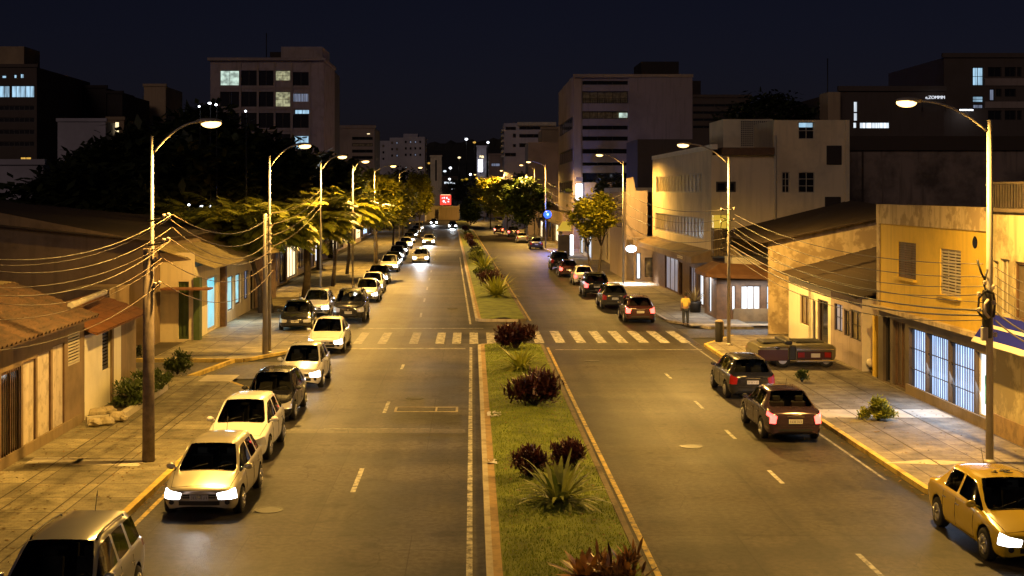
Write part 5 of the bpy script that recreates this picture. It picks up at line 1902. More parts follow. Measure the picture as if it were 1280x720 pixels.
# ============ far left towers
def tower(name, lb, wall, Y, px0, px1, pyt, depth=20, floors=6, bands=None, holes=(), z0=0.0, side=None, roofbox=None, top_trim=True):
    b = Bld(name, lb, wall)
    a, c = at(px0, pyt, Y), at(px1, pyt, Y)
    b.faceY(Y, a.x, c.x, z0, a.z, holes, .3)
    b.back(a.x, c.x, Y, Y + depth, z0, a.z, 'LRBT')
    if bands:
        bx = []
        for (x0, x1, z_a, z_b) in bands:
            bx.append((x0, x1, Y - .25, Y - .004, z_a, z_b))
        b.part('balcony_band', wall, bx)
    if top_trim:
        b.part('parapet', wall, [(a.x - .2, c.x + .2, Y - .2, Y + .3, a.z + .004, a.z + .5)])
    if roofbox:
        q0, q1 = at(roofbox[0], roofbox[2], Y + 4), at(roofbox[1], roofbox[2], Y + 4)
        b.part('roof_room', roofbox[3], [(q0.x, q1.x, Y + 4, Y + 12, a.z + .01, q0.z)])
    b.done()
    return b


def wy(Y, x0, x1, y0, y1, pane='pane_dark', cols=2, rows=1, frame='frame_dark', fw=.1, **k):
    return dict(hY(Y, x0, x1, y0, y1), kind='window', pane=pane, cols=cols, rows=rows, frame=frame, fw=fw, **k)


Y = 215
hs = [wy(Y, -8, 12, 107, 122, 'pane_office_blue', 3), wy(Y, 14, 43, 107, 122, 'pane_office_blue', 5), wy(Y, 2, 8, 94, 98, 'pane_office_blue', 1), wy(Y, 17, 21, 93, 98, 'pane_office_blue', 1),
      wy(Y, 25, 30, 92, 98, 'pane_office_blue', 1), wy(Y, 25, 39, 196, 203, 'pane_amber', 2)]
for k in range(4):
    hs.append(wy(Y, -8, 43, 132 + k * 15, 138 + k * 15, 'pane_dark', 8))
b = tower('office_tower', 'brown banded office tower with a lit blue upper floor at far left', 'wall_far_dark', Y, -12, 46, 84, 30, holes=hs, roofbox=(-12, 30, 58, 'wall_far_tan'))
# its chamfered right side
a = at(46, 84, Y); c = at(73, 92, 235)
v_ = MB(); u_ = Vector((c.x - a.x, 20, 0)); L_ = u_.length; u_.normalize()
hs = [(L_ * .06, CH + (240 - 122) * .1265 - 0, 5.5, 1.9), (L_ * .58, CH + (240 - 117) * .1265, 6.5, .5), (L_ * .06, CH + (240 - 138) * .1265, 9, 1.3)]
for k in range(4): hs.append((L_ * .06, CH + (240 - 160 - k * 12) * .1265, L_ * .85, .75))
wallface(v_, (a.x, Y, 0), u_, L_, a.z, hs, .3)
v_.back = None
o = v_.build('side_wall', 'wall_far', b.t)
for i, q in enumerate(hs):
    opening(b.t, (a.x, Y, 0), u_, *q, pane='pane_office_blue' if i < 3 else 'pane_dark', frame='frame_dark', cols=4, depth=.3, fw=.1)
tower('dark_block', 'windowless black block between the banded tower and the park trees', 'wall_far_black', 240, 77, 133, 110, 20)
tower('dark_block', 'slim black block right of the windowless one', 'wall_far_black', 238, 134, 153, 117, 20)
tower('low_block', 'pale grey low block under the black ones, far left', 'wall_far_grey', 200, 72, 132, 152, 15)
b = tower('stair_tower', 'narrow tan block with a tall lit slit window, far left', 'wall_far_tan', 205, 134, 155, 150, 10, holes=[wy(205, 143, 149, 152, 168, 'pane_warm', 1)])
tower('beige_tower', 'slim beige tower behind the tree tops at left', 'wall_far_tan', 260, 180, 207, 108, 15)
tower('low_block', 'grey plastered low block at the left frame edge behind the roofs', 'wall_far_grey', 120, -30, 54, 206, 12)

# -- office slab with lit windows
Y = 180
cols_ = [(275, 300), (301, 322), (323, 343), (344, 364), (366, 387)]
hs = []
litmap = {(0, 0): 'pane_office', (0, 3): 'pane_office_warm', (1, 3): 'pane_office_warm', (1, 4): 'pane_blue_soft', (3, 4): 'pane_office_blue', (4, 4): 'pane_warm'}
for fl in range(5):
    yt = 88 + fl * 26.5
    for ci, (x0, x1) in enumerate(cols_):
        if fl > 1 and ci < 2 and fl > 3: continue
        p = litmap.get((fl, ci), 'pane_dark')
        hb_ = 13 if (fl, ci) in ((0, 3), (1, 4)) else 19
        hs.append(wy(Y, x0, x1 - 1, yt + (2 if ci == 4 else 0), yt + hb_, p, 2, 1 if p != 'pane_office_warm' else 2, 'frame_dark' if p == 'pane_dark' else 'frame_pale', .07))
hs.append(wy(Y, 368, 387, 136, 143, 'pane_office_blue', 2))
b = tower('office_block', 'tall plum coloured office slab with scattered lit windows, upper left', 'wall_plum', Y, 263, 405, 76, 14, holes=hs, top_trim=False)
b.part('roof_slab', 'wall_far', [(at(260, 76, Y).x, at(407, 76, Y).x, Y - .5, Y + 14.3, 24.58, 24.95)])
b.part('penthouse', 'wall_plum', [(at(351, 60, Y).x, at(403, 60, Y).x, Y + .3, Y + 9, 24.96, at(350, 58, Y).z)])
b.part('penthouse_annexe', 'wall_far_black', [(at(336, 60, Y).x, at(350, 60, Y).x, Y + 1, Y + 8, 24.96, at(350, 64, Y).z)])
mb = MB(); q = at(333, 75, Y + 3); mb.tube([(q.x, Y + 3, 24.9), (q.x, Y + 3, at(333, 38, Y).z)], .07, 6); mb.build('mast', 'dark_metal', b.t)
fr = MB()
for x in (300.5, 322.5, 343.5, 365, 387.5):
    q = at(x, 0, Y).x; fr.ext(q - .12, q + .12, Y - .16, Y - .004, 6, 24.5)
for fl in range(6):
    z = at(0, 110 + fl * 26.5, Y).z; fr.ext(at(274, 0, Y).x, at(388, 0, Y).x, Y - .12, Y - .003, z - .12, z + .12)
fr.build('facade_grid', 'wall_far', b.t)
b2 = tower('stair_block', 'dark narrow block with a lit glass strip beside the plum office slab', 'wall_far_dark', 195, 406, 416, 88, 10,
           holes=[wy(195, 411, 414.5, 95, 106, 'pane_warm', 1), wy(195, 411, 414.5, 107, 117, 'pane_warm', 1), wy(195, 408, 414, 185, 193, 'pane_office_blue', 1)])
hs = []
for k in range(4): hs.append(wy(250, 440, 466, 171 + k * 8, 175 + k * 8, 'pane_dark' if k != 1 else 'pane_curtain', 3))
hs.append(wy(250, 458, 463, 166, 168.5, 'pane_warm', 1))
b = tower('banded_block', 'brown banded block with dark balconies left of the grey hotel', 'wall_far', 250, 415, 468, 160, 15, holes=hs, roofbox=(439, 466, 156, 'wall_far_black'))
# -- grey hotel block far off
Y = 330
b = Bld('grey_block', 'stepped blue-grey apartment block in the distance left of the road', 'wall_far_grey')
r_ = random.Random(9)
for (x0, x1, yt) in ((470, 487, 176), (487, 504, 172), (504, 531, 171)):
    hs = []
    for fl in range(3):
        for k in range(int((x1 - x0) / 6)):
            hs.append(wy(Y, x0 + 2 + k * 6, x0 + 4.5 + k * 6, yt + 5 + fl * 8, yt + 8 + fl * 8, r_.choice(['pane_dark', 'pane_dark', 'pane_curtain', 'pane_blue_soft']), 1))
    a, c = at(x0, yt, Y), at(x1, yt, Y)
    b.faceY(Y, a.x, c.x - .003, 0, a.z, hs, .3)
    b.back(a.x, c.x - .003, Y, Y + 14, 0, a.z, 'LRBT')
q0, q1 = at(504, 167, Y), at(522, 167, Y)
b.part('roof_room', 'wall_far_grey', [(q0.x, q1.x, Y + 1, Y + 8, at(0, 171, Y).z + .01, q0.z)])
b.done()
b = tower('white_tower', 'little pale ribbed tower at the head of the road', 'wall_cream', 420, 538, 552, 196, 8, z0=0, holes=[wy(420, 544, 546, 200, 226, 'pane_dark', 1)])
# small lit blocks at the head of the avenue
for (x0, x1, yt, Y, wl_, pn, lb) in ((596, 608, 184, 400, 'wall_far_grey', 'pane_warm', 'grey narrow block with a glowing vertical sign at the head of the avenue'),
                              (611, 628, 194, 380, 'wall_far', 'pane_blue_soft', 'plum block with a lit roof edge at the head of the avenue'),
                              (552, 572, 222, 520, 'wall_far_dark', 'pane_white', 'dim block with a white shop front on the uphill road'),
                              (500, 534, 214, 360, 'wall_far_black', 'pane_warm', 'dark building behind the lit trees left of the uphill road')):
    zt = at(0, yt, Y).z
    tower('distant_block', lb, wl_, Y, x0, x1, yt, 12, z0=-1 if Y <= 400 else 2, holes=[wy(Y, x0 + 3, x1 - 3, (yt + 10 if yt < 200 else yt + 5), (yt + 14 if yt < 200 else yt + 8), pn, 2)])
sg = thing('vertical_sign', 'glowing white upright sign at the head of the avenue', 'sign', at(600.5, 207, 395))
mb = MB(); mb.box((0, 0, 0), (1.3, .4, 3.6)); mb.build('sign_panel', 'white_sign', sg, bevel=.05)
mb = MB(); mb.box((0, .35, 0), (.3, .4, 5)); mb.build('sign_post', 'dark_metal', sg)

# ============ RIGHT SIDE
# -- yellow two storey building
X = 15.3
b = Bld('yellow_building', 'two storey yellow building with stained parapet and blue-lit barred shop windows', 'wall_yellow')
hs = [dict(hX(X, 1122, 1145, 303, 348), kind='window', pane='shelf_dark', frame='wood_brown', cols=3, slats=14, fw=.05, sill='wall_yellow'),
      dict(hX(X, 1175, 1201, 312, 370), kind='window', pane='shelf_dark', frame='frame_pale', cols=3, slats=14, fw=.05, sill='wall_yellow')]
yS, yN = F * X / (1235 - CX), F * X / (1097 - CX)          # near and far end
b.faceX(X, yS, yN, 2.95, 6.02, hs, -1, .12)
b.back(X, 22, yS, yN, 2.9, 6.0, 'RB')
b.mb.face([(X, yS, 2.9), (X, yN, 2.9), (22, yN, 2.9), (22, yS, 2.9)])
b.done()
pp = MB(); pp.ext(X - .05, X + .25, yS + .01, yN + .02, 6.024, 6.74); pp.ext(X + .26, 22, yN - .22, yN, 6.024, 6.6); pp.build('parapet', 'wall_peeling', b.t)
b.part('flat_roof', 'roof_dark', [(X + .26, 22, yS, yN - .23, 6.024, 6.3)])
b.part('ledge', 'wall_peeling', [(X - .22, X - .004, yS, yN + .1, 2.82, 2.96)])
b.part('corner_pilaster', 'wall_peeling', [(X - .04, X - .004, yN - .35, yN - .004, 2.97, 6.02)])
lw = MB()
gh = [(hX(X, 1103, 1112, 395, 478), 'door', 'pane_dark', 'frame_dark', 1, 0), (hX(X, 1115, 1131, 402, 484), 'door', 'shelf_dark', 'wood_brown', 2, 6),
      (hX(X, 1135.5, 1155.5, 412, 489), 'window', 'pane_blue', 'frame_dark', 1, 7), (hX(X, 1157.5, 1184, 420, 500), 'window', 'pane_blue', 'frame_dark', 1, 10),
      (hX(X, 1186, 1216.5, 431, 514), 'window', 'pane_blue', 'frame_dark', 1, 10), (hX(X, 1218.5, 1233.5, 441, 522), 'window', 'pane_white', 'frame_pale', 1, 0)]
hl = []
for g_, kd, pn, fm, c_, bars in gh:
    hl.append((yN - g_['y'] - g_['w'], g_['z'], g_['w'], g_['h']))
wallface(lw, (X + .02, yN, 0), (0, -1, 0), yN - yS, 2.88, hl, .25)
lw.face([(X + .02, yN, 0), (X + .02, yN, 2.88), (22, yN, 2.88), (22, yN, 0)])
lw.build('shopfront_wall', 'shelf_dark', b.t)
for (g_, kd, pn, fm, c_, bars), q in zip(gh, hl):
    opening(b.t, (X + .02, yN, 0), (0, -1, 0), *q, kind=kd, pane=pn, frame=fm, cols=c_, bars=bars, depth=.25, hb=2 if bars > 6 else 0, fw=.06)
b.part('plinth', 'plinth', [(X - .06, X + .015, yS, F * X / (1134 - CX), .1, .47)])
q = hX(X, 1226, 1231.5, 470, 506)
b.part('shop_goods', 'shop_goods', [(X + .115, X + .13, q['y'], q['y'] + q['w'], q['z'], q['z'] + q['h'])])
mb = MB(); q = F * X / (1219 - CX); mb.lathe([(.16, -.01), (.19, .0), (.19, .02)], (X - .02, q, zX(X, 1219, 303)), 18, 0, 'X'); mb.build('round_vent', 'pane_dark', b.t)
wl = bpy.data.lights.new('shop_glow', 'AREA'); wl.energy = 260; wl.size = 1.6; wl.size_y = 6.5; wl.shape = 'RECTANGLE'; wl.color = (.50, .68, 1)
wo = bpy.data.objects.new('shop_glow', wl); COL.objects.link(wo); wo.parent = b.t; wo.location = (X - .08, 43.2, 1.75); wo.rotation_euler = (0, math.radians(70), 0)

# -- cream building with blue awning at the frame edge
b = Bld('cream_building', 'stained cream building with blue striped awning and roller shutter, cut by the right frame edge', 'wall_moss')
hs = [dict(hX(X, 1241, 1248, 326, 392), kind='window', pane='pane_curtain', frame='frame_pale', cols=1, fw=.05),
      dict(hX(X, 1250, 1262, 324, 395), kind='window', pane='pane_curtain', frame='frame_pale', cols=2, fw=.05),
      dict(hX(X, 1268, 1290, 328, 402), kind='window', pane='shelf_dark', frame='wood_brown', cols=2, fw=.07),
      dict(y=34.6, w=2.4, z=.75, h=2.1, kind='shutter', pane='shutter_roll', frame='frame_pale', cols=1, slats=26, fw=.08),
      dict(y=31.5, w=2.6, z=.75, h=2.1, kind='shutter', pane='shutter_roll', frame='frame_pale', cols=1, slats=26, fw=.08)]
b.faceX(X, 28, yS - .01, 0, 6.62, hs, -1, .14)
b.back(X, 22, 28, yS - .01, 0, 6.6, 'RBT')
b.done()
b.part('brick_plinth', 'kerb_brick', [(X - .05, X - .003, 28, yS - .4, .1, .72)])
b.part('shutter_jamb', 'slab_pale', [(X - .06, X - .003, 37.2, 37.5, .73, 2.95)])
b.part('roof_ledge', 'shelf_dark', [(X - .12, X + .3, 28, yS - .02, 6.63, 6.73)])
rl = MB()
for k in range(60):
    y = 28.2 + k * .2
    rl.ext(X - .06, X - .03, y, y + .045, 6.735, 7.42)
rl.ext(X - .07, X - .02, 28, yS - .02, 7.43, 7.49)
rl.build('roof_railing', 'bark', b.t)
aw = thing('striped_awning', 'blue awning with two cream stripes over the roller shutter', 'awning', (0, 0, 0))
for (t0, t1, mt, nm) in ((0, .34, 'awning_blue', 'blue_cloth'), (.34, .44, 'awning_stripe', 'cream_stripe'), (.44, .82, 'awning_blue', 'blue_cloth'), (.82, 1.0, 'awning_stripe', 'cream_stripe')):
    mb = MB()
    A, B_ = Vector((X - .05, 0, 3.62)), Vector((X - .62, 0, 2.82))
    p, q = A.lerp(B_, t0), A.lerp(B_, t1)
    ya, yb = 29, yS - .3
    mb.face([(p.x, ya, p.z), (q.x, ya, q.z), (q.x, yb, q.z), (p.x, yb, p.z)])
    mb.face([(p.x + .02, ya, p.z - .03), (p.x + .02, yb, p.z - .03), (q.x + .02, yb, q.z - .03), (q.x + .02, ya, q.z - .03)])
    mb.face([(p.x, ya, p.z), (p.x + .02, ya, p.z - .03), (q.x + .02, ya, q.z - .03), (q.x, ya, q.z)])
    mb.face([(p.x, yb, p.z), (q.x, yb, q.z), (q.x + .02, yb, q.z - .03), (p.x + .02, yb, p.z - .03)])
    mb.build(nm, mt, aw)

# -- huge stained party wall behind
b = Bld('party_wall_building', 'huge blind wall streaked with mould behind the yellow building', 'wall_grim')
Y = 86
a = at(1061, 188, Y)
b.faceY(Y, a.x, 60, 0, a.z, [])
b.back(a.x, 60, Y, Y + 20, 0, a.z, 'LRBT')
b.done()
b.part('coping', 'roof_dark', [(a.x - .2, 60.2, Y - .2, Y + 6, a.z + .004, a.z + .9)])
b.part('drain_pipe', 'roof_dark', [(at(1077, 0, Y).x, at(1077, 0, Y).x + .1, Y - .1, Y - .004, 3, a.z)])

# -- white low house
X = 15.6
yN, yS = 67.0, 54.4
b = Bld('white_house', 'low white house with plum right half and dark roof, beside the olive car', 'wall_white')
hs = [dict(hX(X, 1000, 1011, 369, 406), kind='window', pane='pane_curtain', frame='wood_brown', cols=2, fw=.06),
      dict(hX(X, 1016, 1019.5, 376, 430), kind='door', pane='pane_dark', frame='frame_dark', cols=1),
      dict(hX(X, 1022, 1035, 375, 431), kind='door', pane='pane_dark', frame='wood_brown', cols=1, fw=.08)]
ymid = F * X / (1038.5 - CX)
b.faceX(X, ymid, yN, 0, 3.15, hs, -1)
b.faceY(yS, X, 19, 0, 2.9, [])
b.back(X, 21, yS, yN, 0, 2.9, 'RB')
b.done()
pm = MB()
hh = [hX(X, 1043, 1053, 380, 414), hX(X, 1055, 1062, 388, 420), hX(X, 1063, 1076, 388, 425)]
hl = [(ymid - .01 - g_['y'] - g_['w'], g_['z'], g_['w'], g_['h']) for g_ in hh]
wallface(pm, (X, ymid - .01, 0), (0, -1, 0), ymid - .01 - yS, 3.0, hl, .15)
pm.build('plum_wall', 'wall_plum', b.t)
for i, q in enumerate(hl):
    opening(b.t, (X, ymid - .01, 0), (0, -1, 0), *q, pane='pane_blue_soft' if i == 0 else 'pane_curtain', frame='frame_dark', cols=2, rows=2, depth=.15, fw=.04)
corrugated('roof', 'roof_dark', b.t, (X - .35, yS - .3, 2.98), (X - .35, yN + .4, 3.22), (20.5, yN + .4, 4.6), (20.5, yS - .3, 4.2), .35, .035, 8)
b.part('side_wall', 'wall_yellow', [(X + .02, 18.5, yS - 1.6, yS - 1.35, 0, 2.4)])
# -- shed with stained gable wall behind it
b = Bld('gabled_shed', 'shed with mould-stained side wall and dark sheet roof behind the white house', 'wall_peeling')
Y = 69
a, c = at(960, 302, Y), at(1100, 270, Y)
b.mb.face([(a.x, Y, 0), (22, Y, 0), (22, Y, at(1130, 264, Y).z), (a.x, Y, a.z)])
b.back(a.x, 22, Y, 80, 0, 4.6, 'RB')
o = b.mb.build('wall', 'wall_peeling', b.t)
corrugated('roof', 'roof_dark', b.t, (14.6, 80.5, 4.75), (14.6, Y - .3, a.z - .03), (22.4, Y - .3, 6.25), (22.4, 80.5, 6.7), .35, .04, 0)

# -- corner store with glass front
Y = 75.6
b = Bld('corner_store', 'glass fronted corner store with brown awning and bright white interior', 'wood_brown')
x0, x1 = at(896, 0, Y).x, at(982, 0, Y).x
hs = [wy(Y, 915, 919.5, 357, 388, 'pane_white', 1, fw=.04), wy(Y, 926, 951, 357, 395, 'pane_white', 3, fw=.06, frame='wood_brown'), wy(Y, 958, 979.5, 357, 401, 'pane_office_blue', 2, 2, fw=.06, frame='wood_brown')]
b.faceY(Y, x0, x1, 0, 3.0, hs, .2)
hs = [dict(y=77.4, w=1.1, z=.3, h=2.3, kind='door', pane='pane_white', frame='frame_dark', cols=1), ]
b.faceX(x0, Y, 79.6, 0, 3.0, hs, -1, .2)
b.back(x0, x1, Y, 79.6, 0, 3.0, 'RT')
b.done()
b.part('base_wall', 'plinth', [(x0 + .9, x1, Y - .12, Y - .004, .02, .72)])
q0, q1 = at(915, 340, Y + .8), at(972, 322, Y + .8)
b.part('fascia_block', 'wall_white', [(q0.x, q1.x + .6, Y + .8, Y + 3, 3.02, q1.z)])
aw = thing('brown_awning', 'brown cloth awning round the corner store', 'awning', (0, 0, 0))
mb = MB()
A0, A1, A2 = Vector((x0 + 1.0, Y + 1, 3.25)), Vector((x0 - .75, Y - .7, 2.72)), Vector((x1 + .1, Y - .9, 2.55))
mb.face([A1, A2, (x1 + .1, Y - .02, 3.1), (x0 + .2, Y - .02, 3.25)])
mb.face([(x0 - .75, Y - .7, 2.72), (x0 + .2, Y - .02, 3.25), (x0 + .2, Y + 2.4, 3.25), (x0 - .85, Y + 2.4, 2.8)])
mb.face([A1 - Vector((0, 0, .22)), A2 - Vector((0, 0, .22)), A2, A1])
mb.face([(x0 - .85, Y + 2.4, 2.6), A1 - Vector((0, 0, .22)), A1, (x0 - .85, Y + 2.4, 2.8)])
o = mb.build('awning_cloth', 'awning_brown', aw)
so_ = o.modifiers.new('t', 'SOLIDIFY'); so_.thickness = .03
for lx, ly, sz, sy, e in (((x0 + x1) / 2, Y - 1.0, 3, 1.2, 130), (x0 - .5, 78, 1.5, 2.5, 90)):
    wl = bpy.data.lights.new('shop_glow', 'AREA'); wl.energy = e; wl.size = sz; wl.size_y = sy; wl.shape = 'RECTANGLE'; wl.color = (.85, .92, 1)
    wo = bpy.data.objects.new('shop_glow', wl); COL.objects.link(wo); wo.parent = b.t; wo.location = (lx, ly, 2.3)

# -- cream three storey building with ribbon windows
X = 14.2
yS, yN = 80.4, 107
b = Bld('ribbon_window_building', 'three storey cream building with two ribbon window bands above a tan canopy', 'wall_cream')
ztop = zX(X, 889, 187)
w1 = dict(y=84.0, w=21.0, z=7.15, h=1.25, kind='window', pane='pane_curtain', frame='frame_pale', cols=14, fw=.08)
w2 = dict(y=83.4, w=22.0, z=4.25, h=1.35, kind='window', pane='pane_curtain', frame='frame_pale', cols=16, fw=.08)
b.faceX(X, yS, yN, 3.3, ztop, [w1, w2], -1, .2)
gs = []
for (pa, pb, pt, pbm, pn) in ((831, 847, 326, 368, 'pane_blue_soft'), (849, 853, 330, 372, 'pane_dark'), (862, 870, 335, 378, 'pane_blue_soft'), (873, 879, 338, 386, 'pane_white'), (881, 888, 340, 390, 'pane_white')):
    gs.append(dict(hX(X, pa, pb, pt, pbm), kind='window', pane=pn, frame='wood_brown', cols=3 if pb - pa > 7 else 1, fw=.07))
lw = MB()
hl = [(yN - g_['y'] - g_['w'], max(.15, g_['z']), g_['w'], g_['h']) for g_ in gs]
wallface(lw, (X, yN, 0), (0, -1, 0), yN - yS, 3.28, hl, .2)
lw.face([(X, yS, 0), (19, yS, 0), (19, yS, 3.28), (X, yS, 3.28)])
lw.build('shopfront_wall', 'wood_brown', b.t)
for g_, q in zip(gs, hl):
    opening(b.t, (X, yN, 0), (0, -1, 0), *q, kind='window', pane=g_['pane'], frame='wood_brown', cols=g_['cols'], depth=.2, fw=.07)
Yc = yS
vent = wy(Yc, 895, 920, 227, 240, 'pane_dark', 2)
x2 = at(967, 0, Yc).x
b.faceY(Yc, X, x2, 3.3, at(0, 194, Yc).z, [vent])
b.back(X, x2, yS, yN, 3.3, at(0, 194, Yc).z, 'RBT')
b.done()
b.part('white_parapet', 'wall_white', [(X - .06, X + .3, yS - .05, yN, ztop + .004, ztop + .30)])
b.part('corner_strip', 'wall_cream', [(X - .05, X - .004, yS, yS + 1.1, 3.3, ztop)])
b.part('dark_cornice', 'wood_brown', [(at(902, 0, Yc).x, x2 - .02, Yc - .35, Yc + 3, at(0, 194, Yc).z + .01, at(0, 184.5, Yc).z)])
cn = thing('canopy', 'long tan canopy with dark underside along the ribbon window building', 'canopy', (0, 0, 0))
mb = MB()
for (xa, za, xb, zb) in ((X - .01, 3.75, X - 1.25, 3.35), ):
    mb.face([(xb, yS - .1, zb), (xa, yS - .1, za), (xa, yN, za), (xb, yN, zb)])
    mb.face([(xb, yS - .1, zb), (xb, yN, zb), (xb, yN, zb - .38), (xb, yS - .1, zb - .38)])
    mb.face([(xb, yS - .1, zb - .38), (xb, yN, zb - .38), (xa, yN, zb - .30), (xa, yS - .1, zb - .30)])
    mb.face([(xb, yS - .1, zb), (xb, yS - .1, zb - .38), (xa, yS - .1, zb - .30), (xa, yS - .1, za)])
mb.build('canopy_slab', 'wall_brown', cn)
mb = MB()
yl = F * (X - 1.27) / (848 - CX)
r_ = random.Random(1)
for k in range(4):
    y = yl - k * .55
    mb.ext(X - 1.30, X - 1.27, y, y + .34, 3.08, 3.13); mb.ext(X - 1.30, X - 1.27, y, y + .06, 3.13, 3.24); mb.ext(X - 1.30, X - 1.27, y + .06, y + .34, 3.2, 3.25)
mb.build('canopy_lettering', 'wall_white', cn)
# taller rear wing with pipe, windows and round hatches
b = Bld('rear_wing', 'tall cream rear wing with corner pipe, three windows and two dark hatches', 'wall_cream')
x3 = at(1062, 0, Yc).x
zt = at(0, 150, Yc).z
hs = [wy(Yc, 998, 1018, 152.5, 174, 'pane_dark', 2, 2, 'frame_pale', .05), wy(Yc, 977.5, 987, 215, 241, 'pane_dark', 2, 3, 'frame_pale', .05), wy(Yc, 998, 1018.5, 215, 241, 'pane_dark', 2, 3, 'frame_pale', .05)]
b.faceY(Yc, x2 + .004, x3, 3, zt, hs)
b.back(x2 + .004, x3, Yc, Yc + 18, 3, zt, 'LRBT')
b.done()
ln = MB(); q0, q1 = at(999, 159, Yc - 0), at(1016, 153.5, Yc); ln.ext(q0.x, q1.x, Yc + .075, Yc + .10, q0.z, q1.z); ln.build('lit_fanlight', 'pane_office_blue', b.t)
for (xa, xb, yt, ybm) in ((1033, 1052, 182, 206), (1031, 1051, 246, 262)):
    q0, q1 = at(xa, ybm, Yc), at(xb, yt, Yc)
    mb = MB(); mb.ext(q0.x, q1.x, Yc - .05, Yc - .003, q0.z, q1.z); mb.build('hatch', 'wall_far_black', b.t, bevel=.02)
mb = MB(); q = at(968.5, 0, Yc).x; mb.tube([(q, Yc - .12, 3.6), (q, Yc - .12, zt - .9)], .07, 8); mb.build('drain_pipe', 'frame_pale', b.t)
mb = MB(); q = at(1056, 0, Yc).x; mb.ext(q, q + .25, Yc - .12, Yc - .004, 4, zt); mb.build('pilaster', 'wall_cream', b.t)
b.part('chimney_block', 'wall_far_tan', [(at(1035, 0, Yc + 6).x, at(1049, 0, Yc + 6).x, Yc + 6, Yc + 8, zt + .01, at(0, 115, Yc + 6).z)])
# roof room with lattice
b = Bld('roof_lattice_room', 'flat white slab and brick lattice screen on the roof behind the dark cornice', 'wall_cream')
Y = 86
hs = [wy(Y, 926, 962, 151, 183, 'shelf_dark', 1)]
b.faceY(Y, at(904, 0, Y).x, at(966, 0, Y).x, 9.4, at(0, 149, Y).z, hs)
b.back(at(904, 0, Y).x, at(966, 0, Y).x, Y, Y + 5, 9.4, at(0, 149, Y).z, 'LRBT')
b.done()
mb = MB()
q0, q1 = at(926, 183, Y), at(962, 151, Y)
for k in range(15):
    x = q0.x + (q1.x - q0.x) * k / 14
    mb.ext(x - .02, x + .02, Y - .02, Y + .03, q0.z, q1.z)
for k in range(13):
    z = q0.z + (q1.z - q0.z) * k / 12
    mb.ext(q0.x, q1.x, Y - .025, Y - .021, z - .02, z + .02)
mb.build('lattice_screen', 'frame_pale', b.t)
# yellow lit box on the side wall by the second lamp
bx_ = thing('yellow_box_sign', 'plain yellow lit box sign over a wire cage behind the second right lamp post', 'sign', (0, 0, 0))
q0, q1 = at(891, 285, 79.6), at(907, 269, 79.6)
mb = MB(); mb.ext(q0.x, q1.x, 79.3, 79.9, q0.z, q1.z); mb.build('sign_box', 'yellow_box', bx_, bevel=.02)
q2 = at(907, 320, 79.6)
mb = MB(); mb.ext(q0.x, q1.x, 79.4, 80.2, q2.z, q0.z - .01); mb.build('cage_back', 'plinth', bx_)
mb = MB()
for k in range(9):
    mb.ext(q0.x + (q1.x - q0.x) * k / 8 - .01, q0.x + (q1.x - q0.x) * k / 8 + .01, 79.33, 79.39, q2.z, q0.z)
mb.build('cage_wire', 'dark_metal', bx_)

# -- further right shops
b = Bld('blind_wall_house', 'pale blind-walled house stepping down beyond the ribbon window building', 'wall_far')
Y = 109
a, c = at(783, 222, Y), at(803, 240, Y)
b.mb.face([(a.x, Y, 3.4), (c.x + .4, Y, 3.4), (c.x + .4, Y, 7.3), (a.x + .75, Y, 7.3), (a.x + .55, Y, 8.4), (a.x, Y, 8.3)])
b.back(a.x, 22, Y, 122, 0, 7.2, 'LRBT')
b.part('shop_wall', 'shelf_dark', [(a.x - .01, a.x + 1.2, Y - .02, Y - .003, 0, 3.38)])
b.done()
b = Bld('bright_shop', 'narrow shop with dazzling white glass front beside the third right lamp', 'wall_far')
X = 12.9
hs = [dict(y=108.5, w=3.0, z=.3, h=2.6, kind='window', pane='pane_white', frame='frame_pale', cols=2, fw=.1), dict(y=112.6, w=3.0, z=.2, h=2.7, kind='door', pane='pane_white', frame='frame_pale', cols=1, fw=.1), dict(y=117.0, w=5, z=.5, h=2.3, kind='window', pane='pane_blue_soft', frame='frame_dark', cols=2, fw=.1)]
b.faceX(X, 107.6, 124, 0, 3.6, hs, -1)
b.faceY(107.6, X, 16, 0, 3.6, [wy(107.6, 795.5, 801, 316, 349, 'pane_white', 1, fw=.06), wy(107.6, 806, 822, 322, 346, 'pane_curtain', 2, fw=.06)])
b.back(X, 16, 107.6, 124, 0, 3.6, 'RT')
b.done()
sl_ = thing('round_sign_lamp', 'dazzling white round lamp over the narrow shop front', 'lamp', at(789, 311, 104.9))
mb = MB(); mb.blob((0, 0, 0), (.42, .28, .28), 0, 14); mb.build('lamp_globe', 'white_sign', sl_)
mb = MB(); mb.tube([(0, .1, .2), (.2, 2.6, .4)], .04, 6); mb.build('bracket', 'dark_metal', sl_)
ld = bpy.data.lights.new('sign_glow', 'SPOT'); ld.energy = 2600; ld.color = (.92, .95, 1); ld.spot_size = math.radians(110); ld.spot_blend = .6; ld.shadow_soft_size = .4
lo = bpy.data.objects.new('sign_glow', ld); COL.objects.link(lo); lo.parent = sl_; lo.location = (0, -.1, -.5)
b = Bld('column_house', 'narrow cream lit house front left of the blind wall, behind the round tree', 'wall_cream')
X = 13.6
b.faceX(X, 125, 140, 0, 7.6, [dict(y=126 + 3.4 * k, w=1.6, z=.4, h=2.6, kind='door', pane='shelf_dark', frame='wood_brown', cols=1) for k in range(4)], -1)
b.back(X, 20, 125, 140, 0, 7.6, 'RFT')
b.done()
shop_row(13.8, -1, 142, 158, 4.4, 'wall_cream', 'low shop with a white lit front beyond the round tree', ['pane_white', 'pane_dark', 'pane_white'])
shop_row(13.4, -1, 172, 205, 4.2, 'wall_brown', 'low brown shops past the blue light on the right', ['pane_dark', 'pane_warm', 'pane_dark'], 4)
